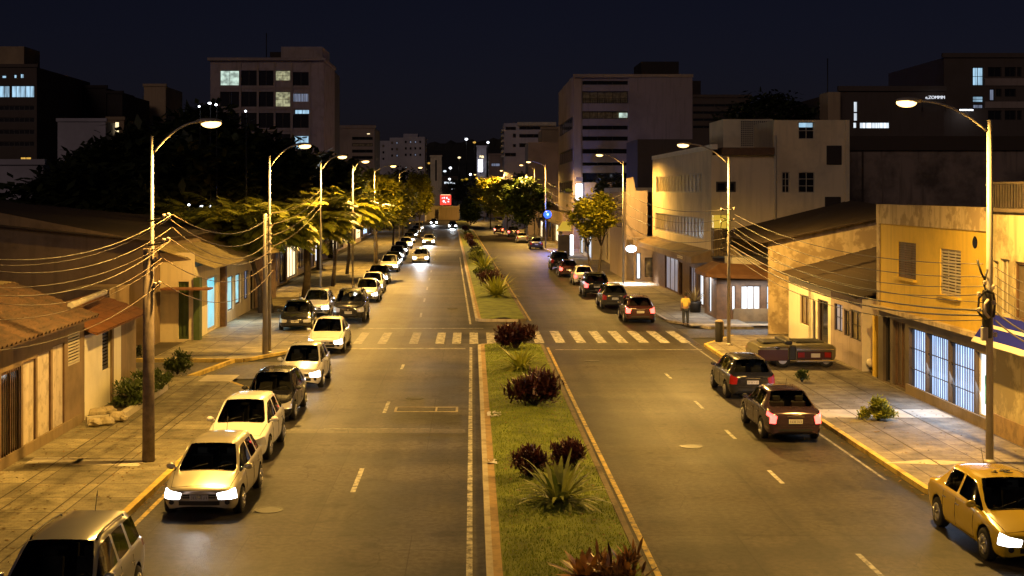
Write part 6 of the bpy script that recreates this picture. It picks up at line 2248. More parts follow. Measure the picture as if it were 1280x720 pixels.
shop_row(13.4, -1, 208, 250, 5.6, 'wall_far', 'two storey row far up the right pavement', ['pane_warm', 'pane_dark', 'pane_white'], 5)
shop_row(13.4, -1, 254, 320, 5.6, 'wall_brown', 'last two storey row before the cross street on the right', ['pane_dark', 'pane_warm'], 6)
ya = thing('yellow_awning', 'small bright yellow awning over the shop beyond the round tree', 'awning', at(706, 282, 150))
mb = MB(); mb.face([(-.9, -.5, -.45), (.7, -.5, -.45), (.7, .5, .45), (-.2, .5, .45)]); mb.face([(-.9, -.5, -.6), (.7, -.5, -.6), (.7, -.5, -.45), (-.9, -.5, -.45)]); o = mb.build('awning_cloth', 'yellow_box', ya)
so_ = o.modifiers.new('t', 'SOLIDIFY'); so_.thickness = .04
kb = thing('kiosk', 'dark kiosk with white lit edge under the yellow awning', 'kiosk', at(706, 305, 150.6))
kb.location.z = KH
mb = MB(); mb.ext(-.7, .6, 0, 1.2, 0, 2.3); mb.build('kiosk_body', 'shelf_dark', kb)
mb = MB(); mb.ext(.62, .95, .1, .5, .1, 2.3); mb.build('light_panel', 'white_sign', kb)

# -- large office building
Y = 170
X = 12.72
b = Bld('large_office', 'large office building with banded balconies and a broad blind wall, upper right of centre', 'wall_far')
zt = at(0, 94, Y).z
xc, xm, xr = X, at(786, 0, Y).x, at(865, 0, Y).x
hs = []
for k, (t, bt, pn) in enumerate(((101, 106, 'pane_dark'), (114, 129, 'pane_curtain'), (139, 148.5, 'pane_curtain'), (157, 162, 'pane_dark'), (170.5, 176, 'pane_dark'), (186, 192, 'pane_dark'), (203, 207, 'pane_dark'), (216, 228, 'pane_dark'))):
    hs.append(wy(Y, 728, 785, t, bt, pn, 6 if k in (1, 2) else 3, fw=.08))
b.faceY(Y, xc, xm, 0, zt, hs, .5)
b.faceX(X, Y, 200, 0, zt, [dict(y=Y + 2, w=26, z=zt - 6.6 + -4.1 * k, h=1.7, kind='window', pane='pane_dark' if k < 3 else 'pane_curtain', frame='frame_dark', cols=7, fw=.15) for k in range(4)], -1, .3)
b.back(xc, xr, Y, 200, 0, zt, 'RBT')
b.mb.face([(xm + .004, Y - .3, 0), (xr, Y - .3, 0), (xr, Y - .3, zt), (xm + .004, Y - .3, zt)])
b.mb.face([(xm + .004, Y, 0), (xm + .004, Y - .3, 0), (xm + .004, Y - .3, zt), (xm + .004, Y, zt)])
b.mb.face([(xr, Y - .3, 0), (xr, Y, 0), (xr, Y, zt), (xr, Y - .3, zt)])
b.done()
b.part('roof_room', 'wall_far_black', [(at(803, 0, Y).x, at(850, 0, Y).x, Y + 1, Y + 9, zt + .01, at(0, 76, Y).z)])
b.part('parapet_cap', 'wall_far_tan', [(xc - .1, xr + .1, Y - .42, Y - .304, zt - .3, zt + .1)])
b.part('corner_column', 'wall_far_tan', [(xc + .01, xc + .95, Y - .12, Y - .003, 0, zt - .31)])
lt_ = MB(); q0, q1 = at(774, 147, Y), at(784.5, 141, Y); lt_.ext(q0.x, q1.x, Y + .15, Y + .2, q0.z, q1.z); lt_.build('lit_pane', 'pane_office', b.t)
rl = MB()
for k in range(20):
    x = at(729, 0, Y).x + k * .29; rl.ext(x, x + .04, Y - .08, Y - .05, at(0, 129.5, Y).z, at(0, 123.5, Y).z)
rl.ext(at(728, 0, Y).x, at(785, 0, Y).x, Y - .09, Y - .04, at(0, 123.4, Y).z, at(0, 123, Y).z)
rl.build('balcony_railing', 'dark_metal', b.t)
vs = thing('vertical_sign', 'blue-white glowing upright sign on the corner of the large office building', 'sign', at(724, 240, 168.6))
mb = MB(); mb.box((0, 0, 0), (.75, .5, 2.0)); mb.build('sign_panel', 'white_sign', vs, bevel=.05)
mb = MB(); mb.box((0, 0, 1.6), (.85, .5, .5)); mb.build('sign_cap', 'slab_pale', vs)
mb = MB(); mb.box((0, 0, 0), (.1, .1, 1.9)); mb.box((.0, .7, 0), (.1, 1.0, .1)); mb.build('sign_bracket', 'dark_metal', vs)

# blocks behind on the right
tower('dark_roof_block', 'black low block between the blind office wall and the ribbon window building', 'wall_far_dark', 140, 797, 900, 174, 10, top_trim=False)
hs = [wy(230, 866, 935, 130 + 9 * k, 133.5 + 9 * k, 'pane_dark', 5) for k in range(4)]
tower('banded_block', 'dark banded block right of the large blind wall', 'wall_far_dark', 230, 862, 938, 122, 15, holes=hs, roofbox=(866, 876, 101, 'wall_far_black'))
b = tower('roof_house', 'black hipped roof house behind the roof lattice', 'wall_far_black', 140, 935, 1032, 134, 15, top_trim=False)
mb = MB()
A = [at(935, 134, 140), at(1032, 134, 140), at(1032, 134, 155), at(935, 134, 155)]
z = A[0].z
R0, R1 = Vector((at(958, 0, 147).x, 147, at(0, 122, 147).z)), Vector((at(1000, 0, 147).x, 147, at(0, 127, 147).z))
for q in ([A[0], A[1], R1, R0], [A[1], (A[1].x, 155, z), R1], [(A[1].x, 155, z), (A[0].x, 155, z), R0, R1], [(A[0].x, 155, z), A[0], R0]): mb.face(q)
mb.build('roof', 'wall_far_black', b.t)
Y = 132
hs = [wy(Y, 1067.5, 1072, 127, 140, 'pane_white', 1, fw=.03), wy(Y, 1067.5, 1072, 141, 151, 'pane_white', 1, fw=.03), wy(Y, 1067, 1071, 153, 160, 'pane_white', 1, fw=.03), wy(Y, 1075, 1112, 153, 160.5, 'pane_white', 5, fw=.04)]
b = tower('workshop_block', 'dark block with an L of white lit windows behind the nearest right lamp', 'wall_far_dark', Y, 1050, 1180, 114, 20, holes=hs)
b.part('side_slab', 'wall_far_tan', [(at(1034, 0, Y).x, at(1047, 0, Y).x, Y - 1, Y + 3, 4, at(0, 116, Y).z)])
mb = MB(); q = at(1034.5, 0, Y).x; mb.tube([(q, Y, 14), (q, Y, at(0, 73, Y).z)], .05, 6); mb.build('mast', 'dark_metal', b.t)
# rooftop lettering, read as ZOMMM in the photograph
tx_ = bpy.data.curves.new('lettering', 'FONT'); tx_.body = 'e,ZOMMM'; tx_.size = .42; tx_.extrude = .05; tx_.align_x = 'CENTER'
to = bpy.data.objects.new('tmp', tx_); COL.objects.link(to)
dg = bpy.context.evaluated_depsgraph_get(); tm = bpy.data.meshes.new_from_object(to.evaluated_get(dg), depsgraph=dg); bpy.data.objects.remove(to)
tm.materials.clear(); tm.materials.append(MATS['sign_dim'])
rs = thing('rooftop_sign', 'small white lit rooftop lettering right of the nearest right lamp head', 'sign', at(1169, 123.5, 131))
o = bpy.data.objects.new('lettering', tm); COL.objects.link(o); o.parent = rs; o.rotation_euler = (PI / 2, 0, 0)
mb = MB(); mb.ext(-1.0, 1.0, .1, .16, -.15, -.08); mb.tube([(-1.2, .13, -.15), (-1.2, .13, -1.2)], .04, 5); mb.tube([(1.0, .13, -.15), (1.0, .13, -1.2)], .04, 5); mb.build('sign_frame', 'dark_metal', rs)
Y = 150
hs = [wy(Y, 1216, 1229.5, 84, 107, 'pane_office_blue', 2, 2, fw=.08), wy(Y, 1216, 1229.5, 120, 128, 'pane_office_blue', 1, 2, fw=.08), wy(Y, 1216, 1229.5, 130, 136, 'pane_blue_soft', 1),
      wy(Y, 1237, 1243.5, 111, 126, 'pane_blue_soft', 1), wy(Y, 1271, 1276, 126, 131, 'pane_office_blue', 1)]
for k in range(3):
    for (x0, x1) in ((1235 + (10 if k == 1 else 0), 1252), (1256, 1270), (1271.5, 1277) if k != 1 else (1282, 1290), (1292, 1310)):
        hs.append(wy(Y, x0, x1, 84 + 27 * k, 96 + 27 * k + (0 if k != 1 else -2), 'pane_dark', 2, fw=.08))
b = tower('corner_tower', 'dark plum tower with blue lit windows in the upper right corner', 'wall_far_dark', Y, 1180, 1340, 72, 20, holes=hs)
b.part('grey_panel', 'wall_far', [(at(1231, 0, Y).x, at(1340, 0, Y).x, Y - .12, Y - .004, at(0, 107, Y).z, at(0, 98, Y).z), (at(1231, 0, Y).x, at(1340, 0, Y).x, Y - .12, Y - .004, at(0, 135, Y).z, at(0, 127, Y).z)])
cs = thing('canopy_light', 'thin white lit strip left of the corner tower windows', 'lamp', at(1208, 137.5, 149))
mb = MB(); mb.box((0, 0, 0), (1.4, .2, .12)); mb.build('light_tube', 'white_sign', cs); mb = MB(); mb.box((0, .4, .15), (1.5, .8, .1)); mb.build('bracket', 'dark_metal', cs)

shop_row(1.5, 1, 354, 364, 3.6, 'wall_cream', 'white lit kiosk row past the cross street, right of the hoarding', ['pane_white', 'pane_warm', 'pane_white'])
lit_ = Bld('lit_shop', 'little bright shop with orange front where the left pavement meets the cross street', 'wall_far_grey')
a_, c_ = at(508, 0, 352).x, at(530, 0, 352).x
lit_.faceY(352, a_, c_, 0, 4.2, [wy(352, 509, 518, 256, 267, 'pane_blue', 2), wy(352, 520, 529, 259, 269, 'pane_amber', 2)])
lit_.back(a_, c_, 352, 362, 0, 4.2, 'LRBT')
lit_.done()
# white and beige blocks right of the road head
Y = 260
b = Bld('balcony_block', 'white and grey block with black window bands right of the road head', 'wall_far_grey')
hs = [wy(Y, 632, 645, 158.5, 162.5, 'pane_dark', 2), wy(Y, 641, 645, 167, 172, 'pane_dark', 1), wy(Y, 641, 645, 180, 184, 'pane_dark', 1), wy(Y, 631, 645, 191, 195.5, 'pane_dark', 2)]
q = at(646.5, 0, Y).x
b.faceY(Y, at(630, 0, Y).x, q, 0, at(0, 154, Y).z, hs)
hs = [wy(Y, 649, 694, 158, 162, 'pane_dark', 5), wy(Y, 649, 694, 167.5, 172, 'pane_dark', 5), wy(Y, 649, 694, 179, 184, 'pane_dark', 5)]
b.faceY(Y, q + .004, at(695, 0, Y).x, 0, at(0, 153, Y).z, hs)
b.back(at(630, 0, Y).x, at(695, 0, Y).x, Y, Y + 12, 0, at(0, 154, Y).z, 'LRBT')
b.done()
b.part('roof_edge', 'slab_pale', [(q, at(695, 0, Y).x, Y - .4, Y - .004, at(0, 157, Y).z, at(0, 152.7, Y).z)])
bl_ = MB()
for k in range(6): bl_.ext(at(627, 0, Y).x, at(630, 0, Y).x - .01, Y + .5, Y + 8, at(0, 164 + k * 6.5, Y).z, at(0, 161.5 + k * 6.5, Y).z)
bl_.build('balcony', 'slab_pale', b.t)
tower('tan_block', 'tan flat block between the white one and the large office building', 'wall_far_tan', 235, 677, 706, 162, 12)
tower('beige_block', 'beige rounded block below the tan one, behind the right trees', 'wall_far', 222, 660, 702, 178, 12, top_trim=False)

# red lit screen at the head of the avenue and its tan hoarding
Y = 372
rs = thing('red_screen', 'glowing red screen with white blots at the head of the avenue', 'sign', (at(557, 0, Y).x, Y, at(0, 250, Y).z))
mb = MB(); mb.box((0, 0, 0), (3.0, .3, 2.7)); mb.build('screen_panel', 'red_sign', rs)
r_ = random.Random(3)
mb = MB()
for (x, z, w_, h_) in ((-.85, .55, .35, .25), (-.35, .62, .3, .4), (.35, .55, .35, .5), (.85, .15, .3, .3), (.75, -.45, .45, .25), (-.5, -.35, .5, .5), (-.05, -.7, .3, .25)):
    mb.box((x, -.17, z), (w_, .04, h_), ry=r_.uniform(-.6, .6))
mb.build('screen_mark', 'white_sign_soft', rs)
mb = MB(); mb.box((0, -.02, 1.42), (2.6, .3, .14)); mb.build('screen_header', 'pane_warm', rs)
mb = MB(); mb.ext(-.1, .1, .2, .4, -3.2, 1.2); mb.build('screen_post', 'dark_metal', rs)
hb = thing('hoarding', 'tan boarded hoarding at the tip of the median under the red screen', 'hoarding', (0, 0, 0))
a, c = at(549, 0, 352), at(574, 0, 352)
mb = MB(); mb.ext(a.x, c.x, 352, 352.3, 0, at(0, 259, 352).z); mb.build('hoarding_board', 'wall_far_tan', hb)
mb = MB(); mb.ext(a.x - .15, a.x, 351.9, 352.2, 0, at(0, 258, 352).z); mb.build('hoarding_post', 'slab_pale', hb)
# ------------------------------------------------------------------ trees and plants
def trunk_mb(mb, r_, h, r0, lean=(0, 0), limbs=5, spread=1.6, rise=1.4):
    P = [(0, 0, 0)]
    for i in range(1, 5):
        t = i / 4
        P.append((lean[0] * t + r_.uniform(-.06, .06), lean[1] * t + r_.uniform(-.06, .06), h * t))
    mb.tube(P, [r0, r0 * .85, r0 * .75, r0 * .65, r0 * .55], 8)
    top = Vector(P[-1])
    tips = []
    for k in range(limbs):
        a = 2 * PI * k / limbs + r_.uniform(-.4, .4)
        e = top + Vector((math.cos(a) * spread * r_.uniform(.6, 1), math.sin(a) * spread * r_.uniform(.6, 1), rise * r_.uniform(.5, 1.2)))
        mid = top.lerp(e, .5) + Vector((0, 0, rise * .12))
        mb.tube([top - Vector((0, 0, h * .06)), mid, e], [r0 * .42, r0 * .28, r0 * .12], 6)
        tips.append(e)
    return tips


def leafy_tree(label, x, y, h, rad, crown_z, leaf, n, size, seed, r0=.16, group=None, clumps=26, name='tree', lean=(0, 0), trunks=1, tight=.55):
    t = thing(name, label, 'tree', (x, y, KH), 0, group)
    r_ = random.Random(seed)
    for k in range(trunks):
        mb = MB()
        trunk_mb(mb, r_, h, r0, (lean[0] + (k - (trunks - 1) / 2) * .7, lean[1]), 6, rad[0] * .55, rad[2] * .8)
        o = mb.build('trunk', 'bark', t)
        if trunks > 1: o.location = ((k - (trunks - 1) / 2) * .5, r_.uniform(-.2, .2), 0)
    mb = MB()
    cs = []
    for i in range(clumps):
        while True:
            d = Vector((r_.uniform(-1, 1), r_.uniform(-1, 1), r_.uniform(-1, 1)))
            if .35 < d.length < 1: break
        cs.append((Vector((d.x * rad[0], d.y * rad[1], d.z * rad[2])) + Vector((lean[0], lean[1], crown_z - KH)), r_.uniform(.22, .42)))
    for i in range(n):
        c, s = cs[i % clumps]
        d = Vector((r_.gauss(0, 1), r_.gauss(0, 1), r_.gauss(0, .8)))
        p = c + Vector((d.x * rad[0], d.y * rad[1], d.z * rad[2])) * s * tight
        dr = Vector((r_.uniform(-1, 1), r_.uniform(-1, 1), r_.uniform(-.5, .5)))
        up = Vector((r_.uniform(-.6, .6), r_.uniform(-.6, .6), 1))
        mb.leaf(p, dr, up, size * r_.uniform(.7, 1.4), size * r_.uniform(.4, .65))
    mb.build('crown', leaf, t)
    return t


def frond_tree(label, x, y, h, n, L, seed, leaf='leaf_frond', r0=.14, trunks=2, group=None, droop=1.1, up=(.1, 1.0)):
    """feathery tree: long arching pinnate fronds"""
    t = thing('feathery_tree', label, 'tree', (x, y, KH), 0, group)
    r_ = random.Random(seed)
    tops = []
    for k in range(trunks):
        mb = MB()
        lx, ly = r_.uniform(-1.0, 1.0) * (trunks > 1) + (k - (trunks - 1) / 2) * .8, r_.uniform(-.4, .4)
        hh = h * r_.uniform(.85, 1.05)
        P = [Vector((k * .3 - .15 * trunks, 0, 0)), Vector((lx * .35, ly * .3, hh * .35)), Vector((lx * .7, ly * .6, hh * .7)), Vector((lx, ly, hh))]
        mb.tube(P, [r0 * 1.2, r0, r0 * .9, r0 * .7], 8)
        tips = [P[-1]]
        for j in range(4):
            a = r_.uniform(0, 6.28)
            e = P[-1] + Vector((math.cos(a) * .9, math.sin(a) * .9, r_.uniform(.3, 1.0)))
            mb.tube([P[2].lerp(P[-1], .6), e], [r0 * .5, r0 * .25], 6)
            tips.append(e)
        mb.build('trunk', 'bark', t)
        tops += tips
    mb = MB()
    for i in range(n):
        o = tops[i % len(tops)]
        a = r_.uniform(0, 2 * PI); e = r_.uniform(*up)
        d = Vector((math.cos(a) * math.cos(e), math.sin(a) * math.cos(e), math.sin(e)))
        q = o.copy(); LL = L * r_.uniform(.7, 1.15)
        segs = 16
        side = d.cross(Vector((0, 0, 1))).normalized()
        pts = [q.copy()]
        for sgm in range(segs):
            d = (d + Vector((0, 0, -droop / segs * (0.6 + sgm / segs)))).normalized()
            q = q + d * LL / segs
            pts.append(q.copy())
            if sgm > 1:
                ln = L * .26 * math.sin(PI * (sgm + 1) / (segs + 2)) ** .7
                for s in (1, -1):
                    for e_ in (0, .5):
                        b0 = pts[-2].lerp(q, e_)
                        dd = (side * s + d * .55 + Vector((0, 0, -.35 + r_.uniform(-.2, .1)))).normalized()
                        mb.leaf(b0, dd, (0, 0, 1), ln, .13 * L / 2.4)
        mb.tube(pts, [.02] * len(pts), 3, caps=False)
    mb.build('crown', leaf, t)
    return t


# left: park trees, lit from the lamps
frond_tree('feathery tree with three dark stems beside the second left lamp', -11.9, 79.5, 4.7, 170, 3.0, 21, trunks=3)
frond_tree('feathery tree with a thick dark trunk, second along the left pavement', -11.0, 91, 5.0, 170, 3.2, 22, trunks=1, r0=.24)
frond_tree('slim feathery tree, third along the left pavement', -10.3, 102, 4.9, 160, 3.1, 23, trunks=1, r0=.13)
frond_tree('slim feathery tree at the pavement edge, fourth on the left', -10.6, 117, 5.2, 140, 3.2, 24, trunks=1, r0=.13)
frond_tree('feathery tree set back left of the three dark stems', -15.5, 83, 4.6, 130, 3.2, 28, trunks=2)
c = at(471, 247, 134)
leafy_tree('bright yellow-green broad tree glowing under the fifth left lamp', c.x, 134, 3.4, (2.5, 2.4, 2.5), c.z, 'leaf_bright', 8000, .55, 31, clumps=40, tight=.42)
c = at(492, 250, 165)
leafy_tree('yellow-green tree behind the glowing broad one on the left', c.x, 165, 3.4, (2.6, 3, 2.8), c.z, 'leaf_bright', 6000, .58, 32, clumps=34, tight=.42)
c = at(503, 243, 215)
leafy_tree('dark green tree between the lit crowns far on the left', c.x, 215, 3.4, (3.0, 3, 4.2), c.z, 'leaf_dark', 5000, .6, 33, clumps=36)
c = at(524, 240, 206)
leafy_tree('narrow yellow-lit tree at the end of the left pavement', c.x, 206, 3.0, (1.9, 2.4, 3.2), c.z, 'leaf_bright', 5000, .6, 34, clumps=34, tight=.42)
# dark mass of park trees
dk = [(-24, 100, 5, (5.0, 5, 3.4), 7.8, 41, 'dark tree behind the nearest left lamp'), (-17.8, 112, 5, (4.2, 5, 3.6), 8.0, 42, 'dark tree left of the second left lamp head'),
      (-21, 106, 6, (4.4, 5, 4.0), 9.0, 48, 'tallest dark tree, hiding the lower floors of the office slab'),
      (-31, 118, 5, (5.5, 5, 3.2), 7.6, 43, 'broad dark tree above the shed roof'), (-40, 128, 4, (6, 5, 2.8), 6.6, 44, 'low dark tree below the black blocks at left'),
      (-13.9, 124, 4, (3.4, 4, 3.4), 6.8, 45, 'dark tree under the second left lamp head'), (-15.2, 146, 4, (3.6, 4, 3.2), 6.6, 46, 'dark tree in front of the banded block'),
      (-26, 92, 3.5, (5, 4, 2.8), 5.6, 47, 'dark bushy tree just behind the shed roof')]
for (x, y, h, rad, cz, sd, lb) in dk:
    leafy_tree(lb, x, y, h, rad, cz, 'leaf_dark', 9000, 1.0, sd, .3, 'dark park trees on the left', 70, 'park_tree')
# right: round street tree and lit trees on the far right
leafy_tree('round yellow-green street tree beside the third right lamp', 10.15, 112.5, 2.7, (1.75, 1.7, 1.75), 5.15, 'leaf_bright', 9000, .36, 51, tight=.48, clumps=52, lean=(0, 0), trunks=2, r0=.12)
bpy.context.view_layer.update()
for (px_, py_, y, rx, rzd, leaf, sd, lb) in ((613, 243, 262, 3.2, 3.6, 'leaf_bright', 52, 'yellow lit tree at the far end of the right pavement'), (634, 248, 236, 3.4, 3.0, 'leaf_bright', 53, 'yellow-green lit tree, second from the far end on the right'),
                                       (656, 250, 205, 3.0, 3.2, 'leaf_green', 54, 'green half lit tree left of the blue light'), (668, 238, 225, 3.6, 4.0, 'leaf_green', 55, 'tall dark tree behind the fourth right lamp'),
                                       (588, 262, 290, 1.8, 2.4, 'leaf_green', 56, 'small green tree at the tip of the median')):
    c = at(px_, py_, y)
    leafy_tree(lb, c.x, y, max(1.5, c.z - rzd), (rx, 3, rzd), c.z, leaf, 5000, .7, sd, .14, clumps=36, tight=.45)
for (px_, py_, y, rx, rzd, sd, lb) in ((763, 252, 160, 1.6, 3.0, 57, 'dark tree against the foot of the large office building'), (960, 152, 128, 4, 2.4, 59, 'dark tree top behind the roof lattice'),
                                 (572, 236, 395, 4, 3.0, 60, 'dark tree beside the uphill road')):
    c = at(px_, py_, y)
    leafy_tree(lb, c.x, y, max(2, c.z - rzd), (rx, 4, rzd), c.z, 'leaf_dark', 2600, .6, sd, .2, 'dark trees on the right')

# -- median plants
MG = 'ornamental plants on the median'


def clump_plant(label, x, y, r, h, leaf, n, L, w, seed, name='shrub', stem=True, z=.2, e0=.1, droop=.3, off=0.25):
    t = thing(name, label, 'plant', (x + bend(y), y, z), 0, MG)
    r_ = random.Random(seed)
    heads = []
    mb = MB()
    for k in range(9):
        a = 2 * PI * k / 9 + r_.uniform(-.3, .3)
        rr = r * r_.uniform(.25, .8)
        e = Vector((math.cos(a) * rr, math.sin(a) * rr, h * r_.uniform(.35, .85)))
        mb.tube([(0, 0, 0), e * .5 + Vector((0, 0, .05)), e], [.035, .025, .012], 5)
        heads.append(e)
    heads.append(Vector((0, 0, h * .8)))
    mb.build('stem', 'bark', t)
    mb = MB()
    for i in range(n):
        hd = heads[i % len(heads)]
        a = r_.uniform(0, 2 * PI); e = r_.uniform(e0, 1.45)
        d = Vector((math.cos(a) * math.cos(e), math.sin(a) * math.cos(e), math.sin(e)))
        d = (d + hd.normalized() * .35).normalized()
        p = hd + Vector((r_.gauss(0, .2) * r, r_.gauss(0, .2) * r, r_.gauss(0, .16) * r))
        mb.leaf(p, d, (0, 0, 1), L * r_.uniform(.6, 1.2), w * r_.uniform(.7, 1.2), 0, droop, 3)
    mb.build('foliage', leaf, t)
    return t


def rosette(label, x, y, L, w, leaf, n, seed, name='spiky_plant', e=(.15, 1.35), droop=1.0, z=.2, base_r=.12, arch=5):
    t = thing(name, label, 'plant', (x + bend(y), y, z), 0, MG)
    r_ = random.Random(seed)
    mb = MB()
    for i in range(n):
        a = 2.399963 * i; el = e[0] + (e[1] - e[0]) * (i / n) ** .8 + r_.uniform(-.1, .1)
        d = Vector((math.cos(a) * math.cos(el), math.sin(a) * math.cos(el), math.sin(el)))
        mb.leaf(Vector((math.cos(a), math.sin(a), 0)) * base_r + Vector((0, 0, .08)), d, (0, 0, 1), L * r_.uniform(.75, 1.15), w * r_.uniform(.8, 1.2), 0, droop * r_.uniform(.6, 1.3), arch)
    mb.build('foliage', leaf, t)
    mb = MB(); mb.lathe([(base_r * 1.1, -.05), (base_r, .12), (base_r * .5, .2)], n=10); mb.build('stem', 'bark', t)
    return t


q = gnd(740, 790)
rosette('red and yellow leaved croton at the bottom edge of the median', 2.05, 24.2, .62, .17, 'leaf_croton', 46, 61, 'croton', (.2, 1.3), .5, .2, .12, 4)
clump_plant('red tipped bushy croton beside the one at the bottom edge', 2.55, 23.7, .5, .55, 'leaf_croton', 200, .34, .07, 62, 'croton')
rosette('big striped flax plant with arching pale leaves, front of the median', 1.95, 30.4, 1.12, .12, 'leaf_flax', 90, 63, 'flax_plant', (.12, 1.35), 1.15, .22, .16, 6)
clump_plant('dark purple bush left behind the flax plant', 1.42, 33.4, .42, .62, 'leaf_purple', 2200, .2, .06, 64, e0=-.8, off=.3)
clump_plant('smaller dark purple bush right behind the flax plant', 2.45, 34.6, .42, .55, 'leaf_purple', 1800, .2, .06, 65, e0=-.8, off=.3)
t_ = clump_plant('wide dark purple shrub on a short stem, middle of the near median', 2.05, 44.4, .85, .82, 'leaf_purple', 2600, .34, .085, 66, e0=-.4)
rosette('dark spiky plant with broad leaves between two purple shrubs', 1.9, 53.5, 1.15, .10, 'leaf_frond', 90, 67, 'spiky_plant', (.1, 1.2), 1.0, .2, .15, 5)
clump_plant('round almost black shrub at the crossing end of the near median', 1.95, 60.6, .75, .95, 'leaf_purple', 3600, .28, .10, 68, off=.6, e0=-.6)
far = [(1.95, 91, 'r', 'leaf_frond', 'big spiky plant on the front lawn of the far median'), (1.75, 99, 'c', 'leaf_purple', 'dark purple bush behind the big spiky plant of the far median'),
       (1.6, 110, 'c', 'leaf_green', 'green bush, third plant of the far median'), (1.9, 122, 'r', 'leaf_frond', 'spiky plant, fourth of the far median'),
       (1.5, 134, 'c', 'leaf_flax', 'pale green shrub, fifth plant of the far median'), (1.8, 150, 'c', 'leaf_green', 'green bush, sixth plant of the far median'),
       (1.6, 168, 'c', 'leaf_purple', 'dark reddish bush, seventh plant of the far median'), (1.6, 188, 'c', 'leaf_purple', 'dark bush, eighth plant of the far median'),
       (1.7, 212, 'c', 'leaf_green', 'green bush, ninth plant of the far median'), (1.6, 240, 'c', 'leaf_purple', 'last dark bush of the far median')]
for i, (x, y, k, lf, lb) in enumerate(far):
    if k == 'r': rosette(lb, x, y, 1.7, .16, lf, 90, 70 + i, 'spiky_plant', (.1, 1.3), .9, .2, .2, 4)
    else: clump_plant(lb, x, y, (.7, .95, .8)[i % 3], (.9, 1.2, .75)[i % 3], lf, 900, .26, .10, 70 + i, e0=-.5)


def bush(label, x, y, rad, leaf, n, size, seed, z=KH, name='bush', group=None):
    t = thing(name, label, 'bush', (x, y, z), 0, group)
    r_ = random.Random(seed)
    mb = MB()
    for k in range(7):
        a = 2 * PI * k / 7
        mb.tube([(0, 0, 0), (math.cos(a) * rad[0] * .5, math.sin(a) * rad[1] * .5, rad[2] * 1.1)], [.03, .01], 5)
    mb.build('stem', 'bark', t)
    mb = MB()
    cs = [(Vector((r_.uniform(-.75, .75) * rad[0], r_.uniform(-.75, .75) * rad[1], rad[2] * (.5 + r_.uniform(-.2, .9)))), r_.uniform(.25, .42)) for _ in range(18)]
    for i in range(n):
        c, s = cs[i % 18]
        p = c + Vector((r_.gauss(0, 1) * rad[0], r_.gauss(0, 1) * rad[1], r_.gauss(0, 1) * rad[2])) * s * .42
        p.z = max(.03, p.z)
        mb.leaf(p, (r_.uniform(-1, 1), r_.uniform(-1, 1), r_.uniform(-.2, 1)), (r_.uniform(-1, 1), 0, 1), size * r_.uniform(.7, 1.3), size * .5)
    mb.build('foliage', leaf, t)
    return t


bush('low green hedge bush filling the left planter, front part', -11.15, 44.9, (.7, 1.5, .45), 'leaf_green', 4200, .13, 81, .22, group='planter bushes')
bush('low green hedge bush filling the left planter, rear part', -11.1, 47.6, (.65, 1.3, .42), 'leaf_green', 4200, .13, 82, .22, group='planter bushes')
bush('round bush on the street corner beside the timber pole', -11.45, 52.9, (.55, .5, .60), 'leaf_green', 3600, .12, 83, .1)
bush('round green bush on the right pavement below the barred windows', gnd(1101, 533).x, gnd(1101, 533).y + .3, (.50, .46, .42), 'leaf_frond', 5200, .11, 84)
bush('tiny ragged plant in front of the olive car', gnd(1000, 480).x, gnd(1000, 480).y - .3, (.28, .2, .26), 'leaf_green', 420, .12, 85)
bush('dark shrub by the shed door on the left', -14.6, 58.4, (.5, .4, .35), 'leaf_dark', 900, .12, 86, .05)

# -- distant town lights on the hill
r_ = random.Random(12)
pts = [(513, 258, 'white_sign'), (519, 261, 'pane_blue'), (527, 264, 'pane_warm'), (540, 229, 'white_sign'), (549, 229, 'pane_white'), (532, 212, 'pane_warm'), (536, 204, 'pane_amber'), (556, 214, 'pane_white'), (578, 225, 'yellow_box'), (574, 197, 'pane_warm'), (583, 174, 'white_sign'), (593, 178, 'pane_amber'), (610, 178, 'white_sign'), (563, 210, 'white_sign'), (588, 218, 'white_sign'), (583, 224, 'yellow_box'), (498, 212, 'pane_warm'), (505, 215, 'pane_amber'),
       (562, 224, 'white_sign'), (566, 236, 'pane_white'), (545, 230, 'pane_white'), (236, 256, 'white_sign'), (252, 258, 'white_sign'), (263, 258, 'white_sign'), (249, 133, 'white_sign'), (262, 129, 'white_sign'), (270, 131, 'white_sign'), (307, 139, 'white_sign'), (622, 222, 'white_sign'), (475, 196, 'pane_blue'), (787, 217, 'white_sign'), (802, 216, 'pane_blue')]
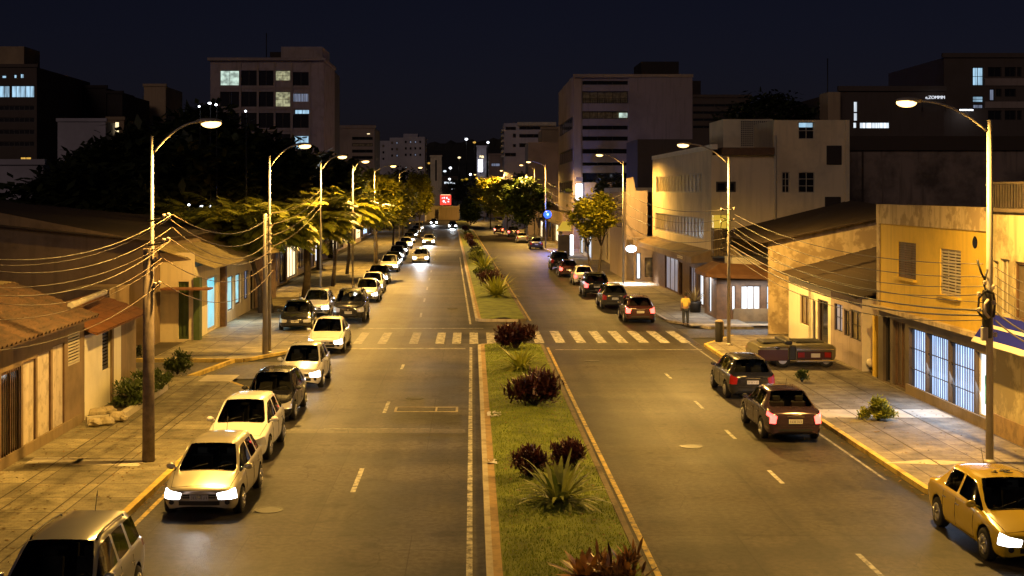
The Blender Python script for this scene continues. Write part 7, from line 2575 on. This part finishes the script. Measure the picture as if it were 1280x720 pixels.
for i, (px_, py_, mt) in enumerate(pts):
    y = 760 if 540 < px_ < 612 and py_ < 215 else (430 if 470 < px_ < 640 else 88.5 if px_ < 300 and py_ > 200 else 100 if px_ < 320 else 160)
    c = at(px_, py_, y)
    s = y / F * 1.3
    mb = MB(); mb.blob((0, 0, 0), (s * r_.uniform(1, 1.8), s, s), 0, 8)
    t = thing('distant_lamp', 'tiny %s light number %s in the far dark town' % ({'w': 'white', 'p': 'warm', 'y': 'yellow'}[mt[0]], 'x'), 'lamp', c, 0, 'tiny lights in the far dark town')
    t['label'] = 'tiny bright point of light in the dark distance'
    mb.build('lamp_glow', mt, t)
    po = MB(); po.tube([(0, .3, 0), (0, .3, -(c.z - terrain(y)))], .04 * y / 100, 5); po.build('post', 'dark_metal', t)
# ------------------------------------------------------------------ sky, dim town glow, camera
w = bpy.data.worlds.new('World')
S.world = w
w.use_nodes = True
nt = w.node_tree
bg = nt.nodes['Background']
sky = nt.nodes.new('ShaderNodeTexSky')
sky.sky_type = 'NISHITA'
sky.sun_disc = False
SUN_EL, SUN_RZ = math.radians(24), math.radians(200)
sky.sun_elevation = SUN_EL
sky.sun_rotation = SUN_RZ
tint = nt.nodes.new('ShaderNodeMixRGB'); tint.blend_type = 'MULTIPLY'; tint.inputs['Fac'].default_value = 1
tint.inputs['Color2'].default_value = (.46, .37, .68, 1)
nt.links.new(sky.outputs['Color'], tint.inputs['Color1'])
nt.links.new(tint.outputs['Color'], bg.inputs['Color'])
bg.inputs['Strength'].default_value = 0.0023
sl = bpy.data.lights.new('sun', 'SUN')
sl.energy = 0.22; sl.angle = math.radians(20); sl.color = (1.0, .72, .62)
so = bpy.data.objects.new('sun', sl)
COL.objects.link(so)
so.rotation_euler = (math.radians(90) - SUN_EL, 0, math.radians(-20))
cd = bpy.data.cameras.new('camera')
cam = bpy.data.objects.new('camera', cd)
COL.objects.link(cam)
cam.location = (0, 0, CH)
cam.rotation_euler = (math.radians(90), 0, 0)
cd.sensor_width = 36
cd.lens = 36 * F / 1280
cd.shift_x = (640 - CX) / 1280
cd.shift_y = -(360 - CY) / 1280
cd.clip_start = 0.5
cd.clip_end = 5000
S.camera = cam
S.view_settings.view_transform = 'Standard'
S.view_settings.look = 'None'
S.view_settings.exposure = 0
S.view_settings.gamma = 1
S.cycles.use_denoising = True
S.cycles.max_bounces = 6
S.cycles.transparent_max_bounces = 8
S.cycles.diffuse_bounces = 2
S.cycles.glossy_bounces = 2
S.cycles.transmission_bounces = 2
S.cycles.sample_clamp_indirect = 3
S.cycles.caustics_reflective = False
S.cycles.caustics_refractive = False
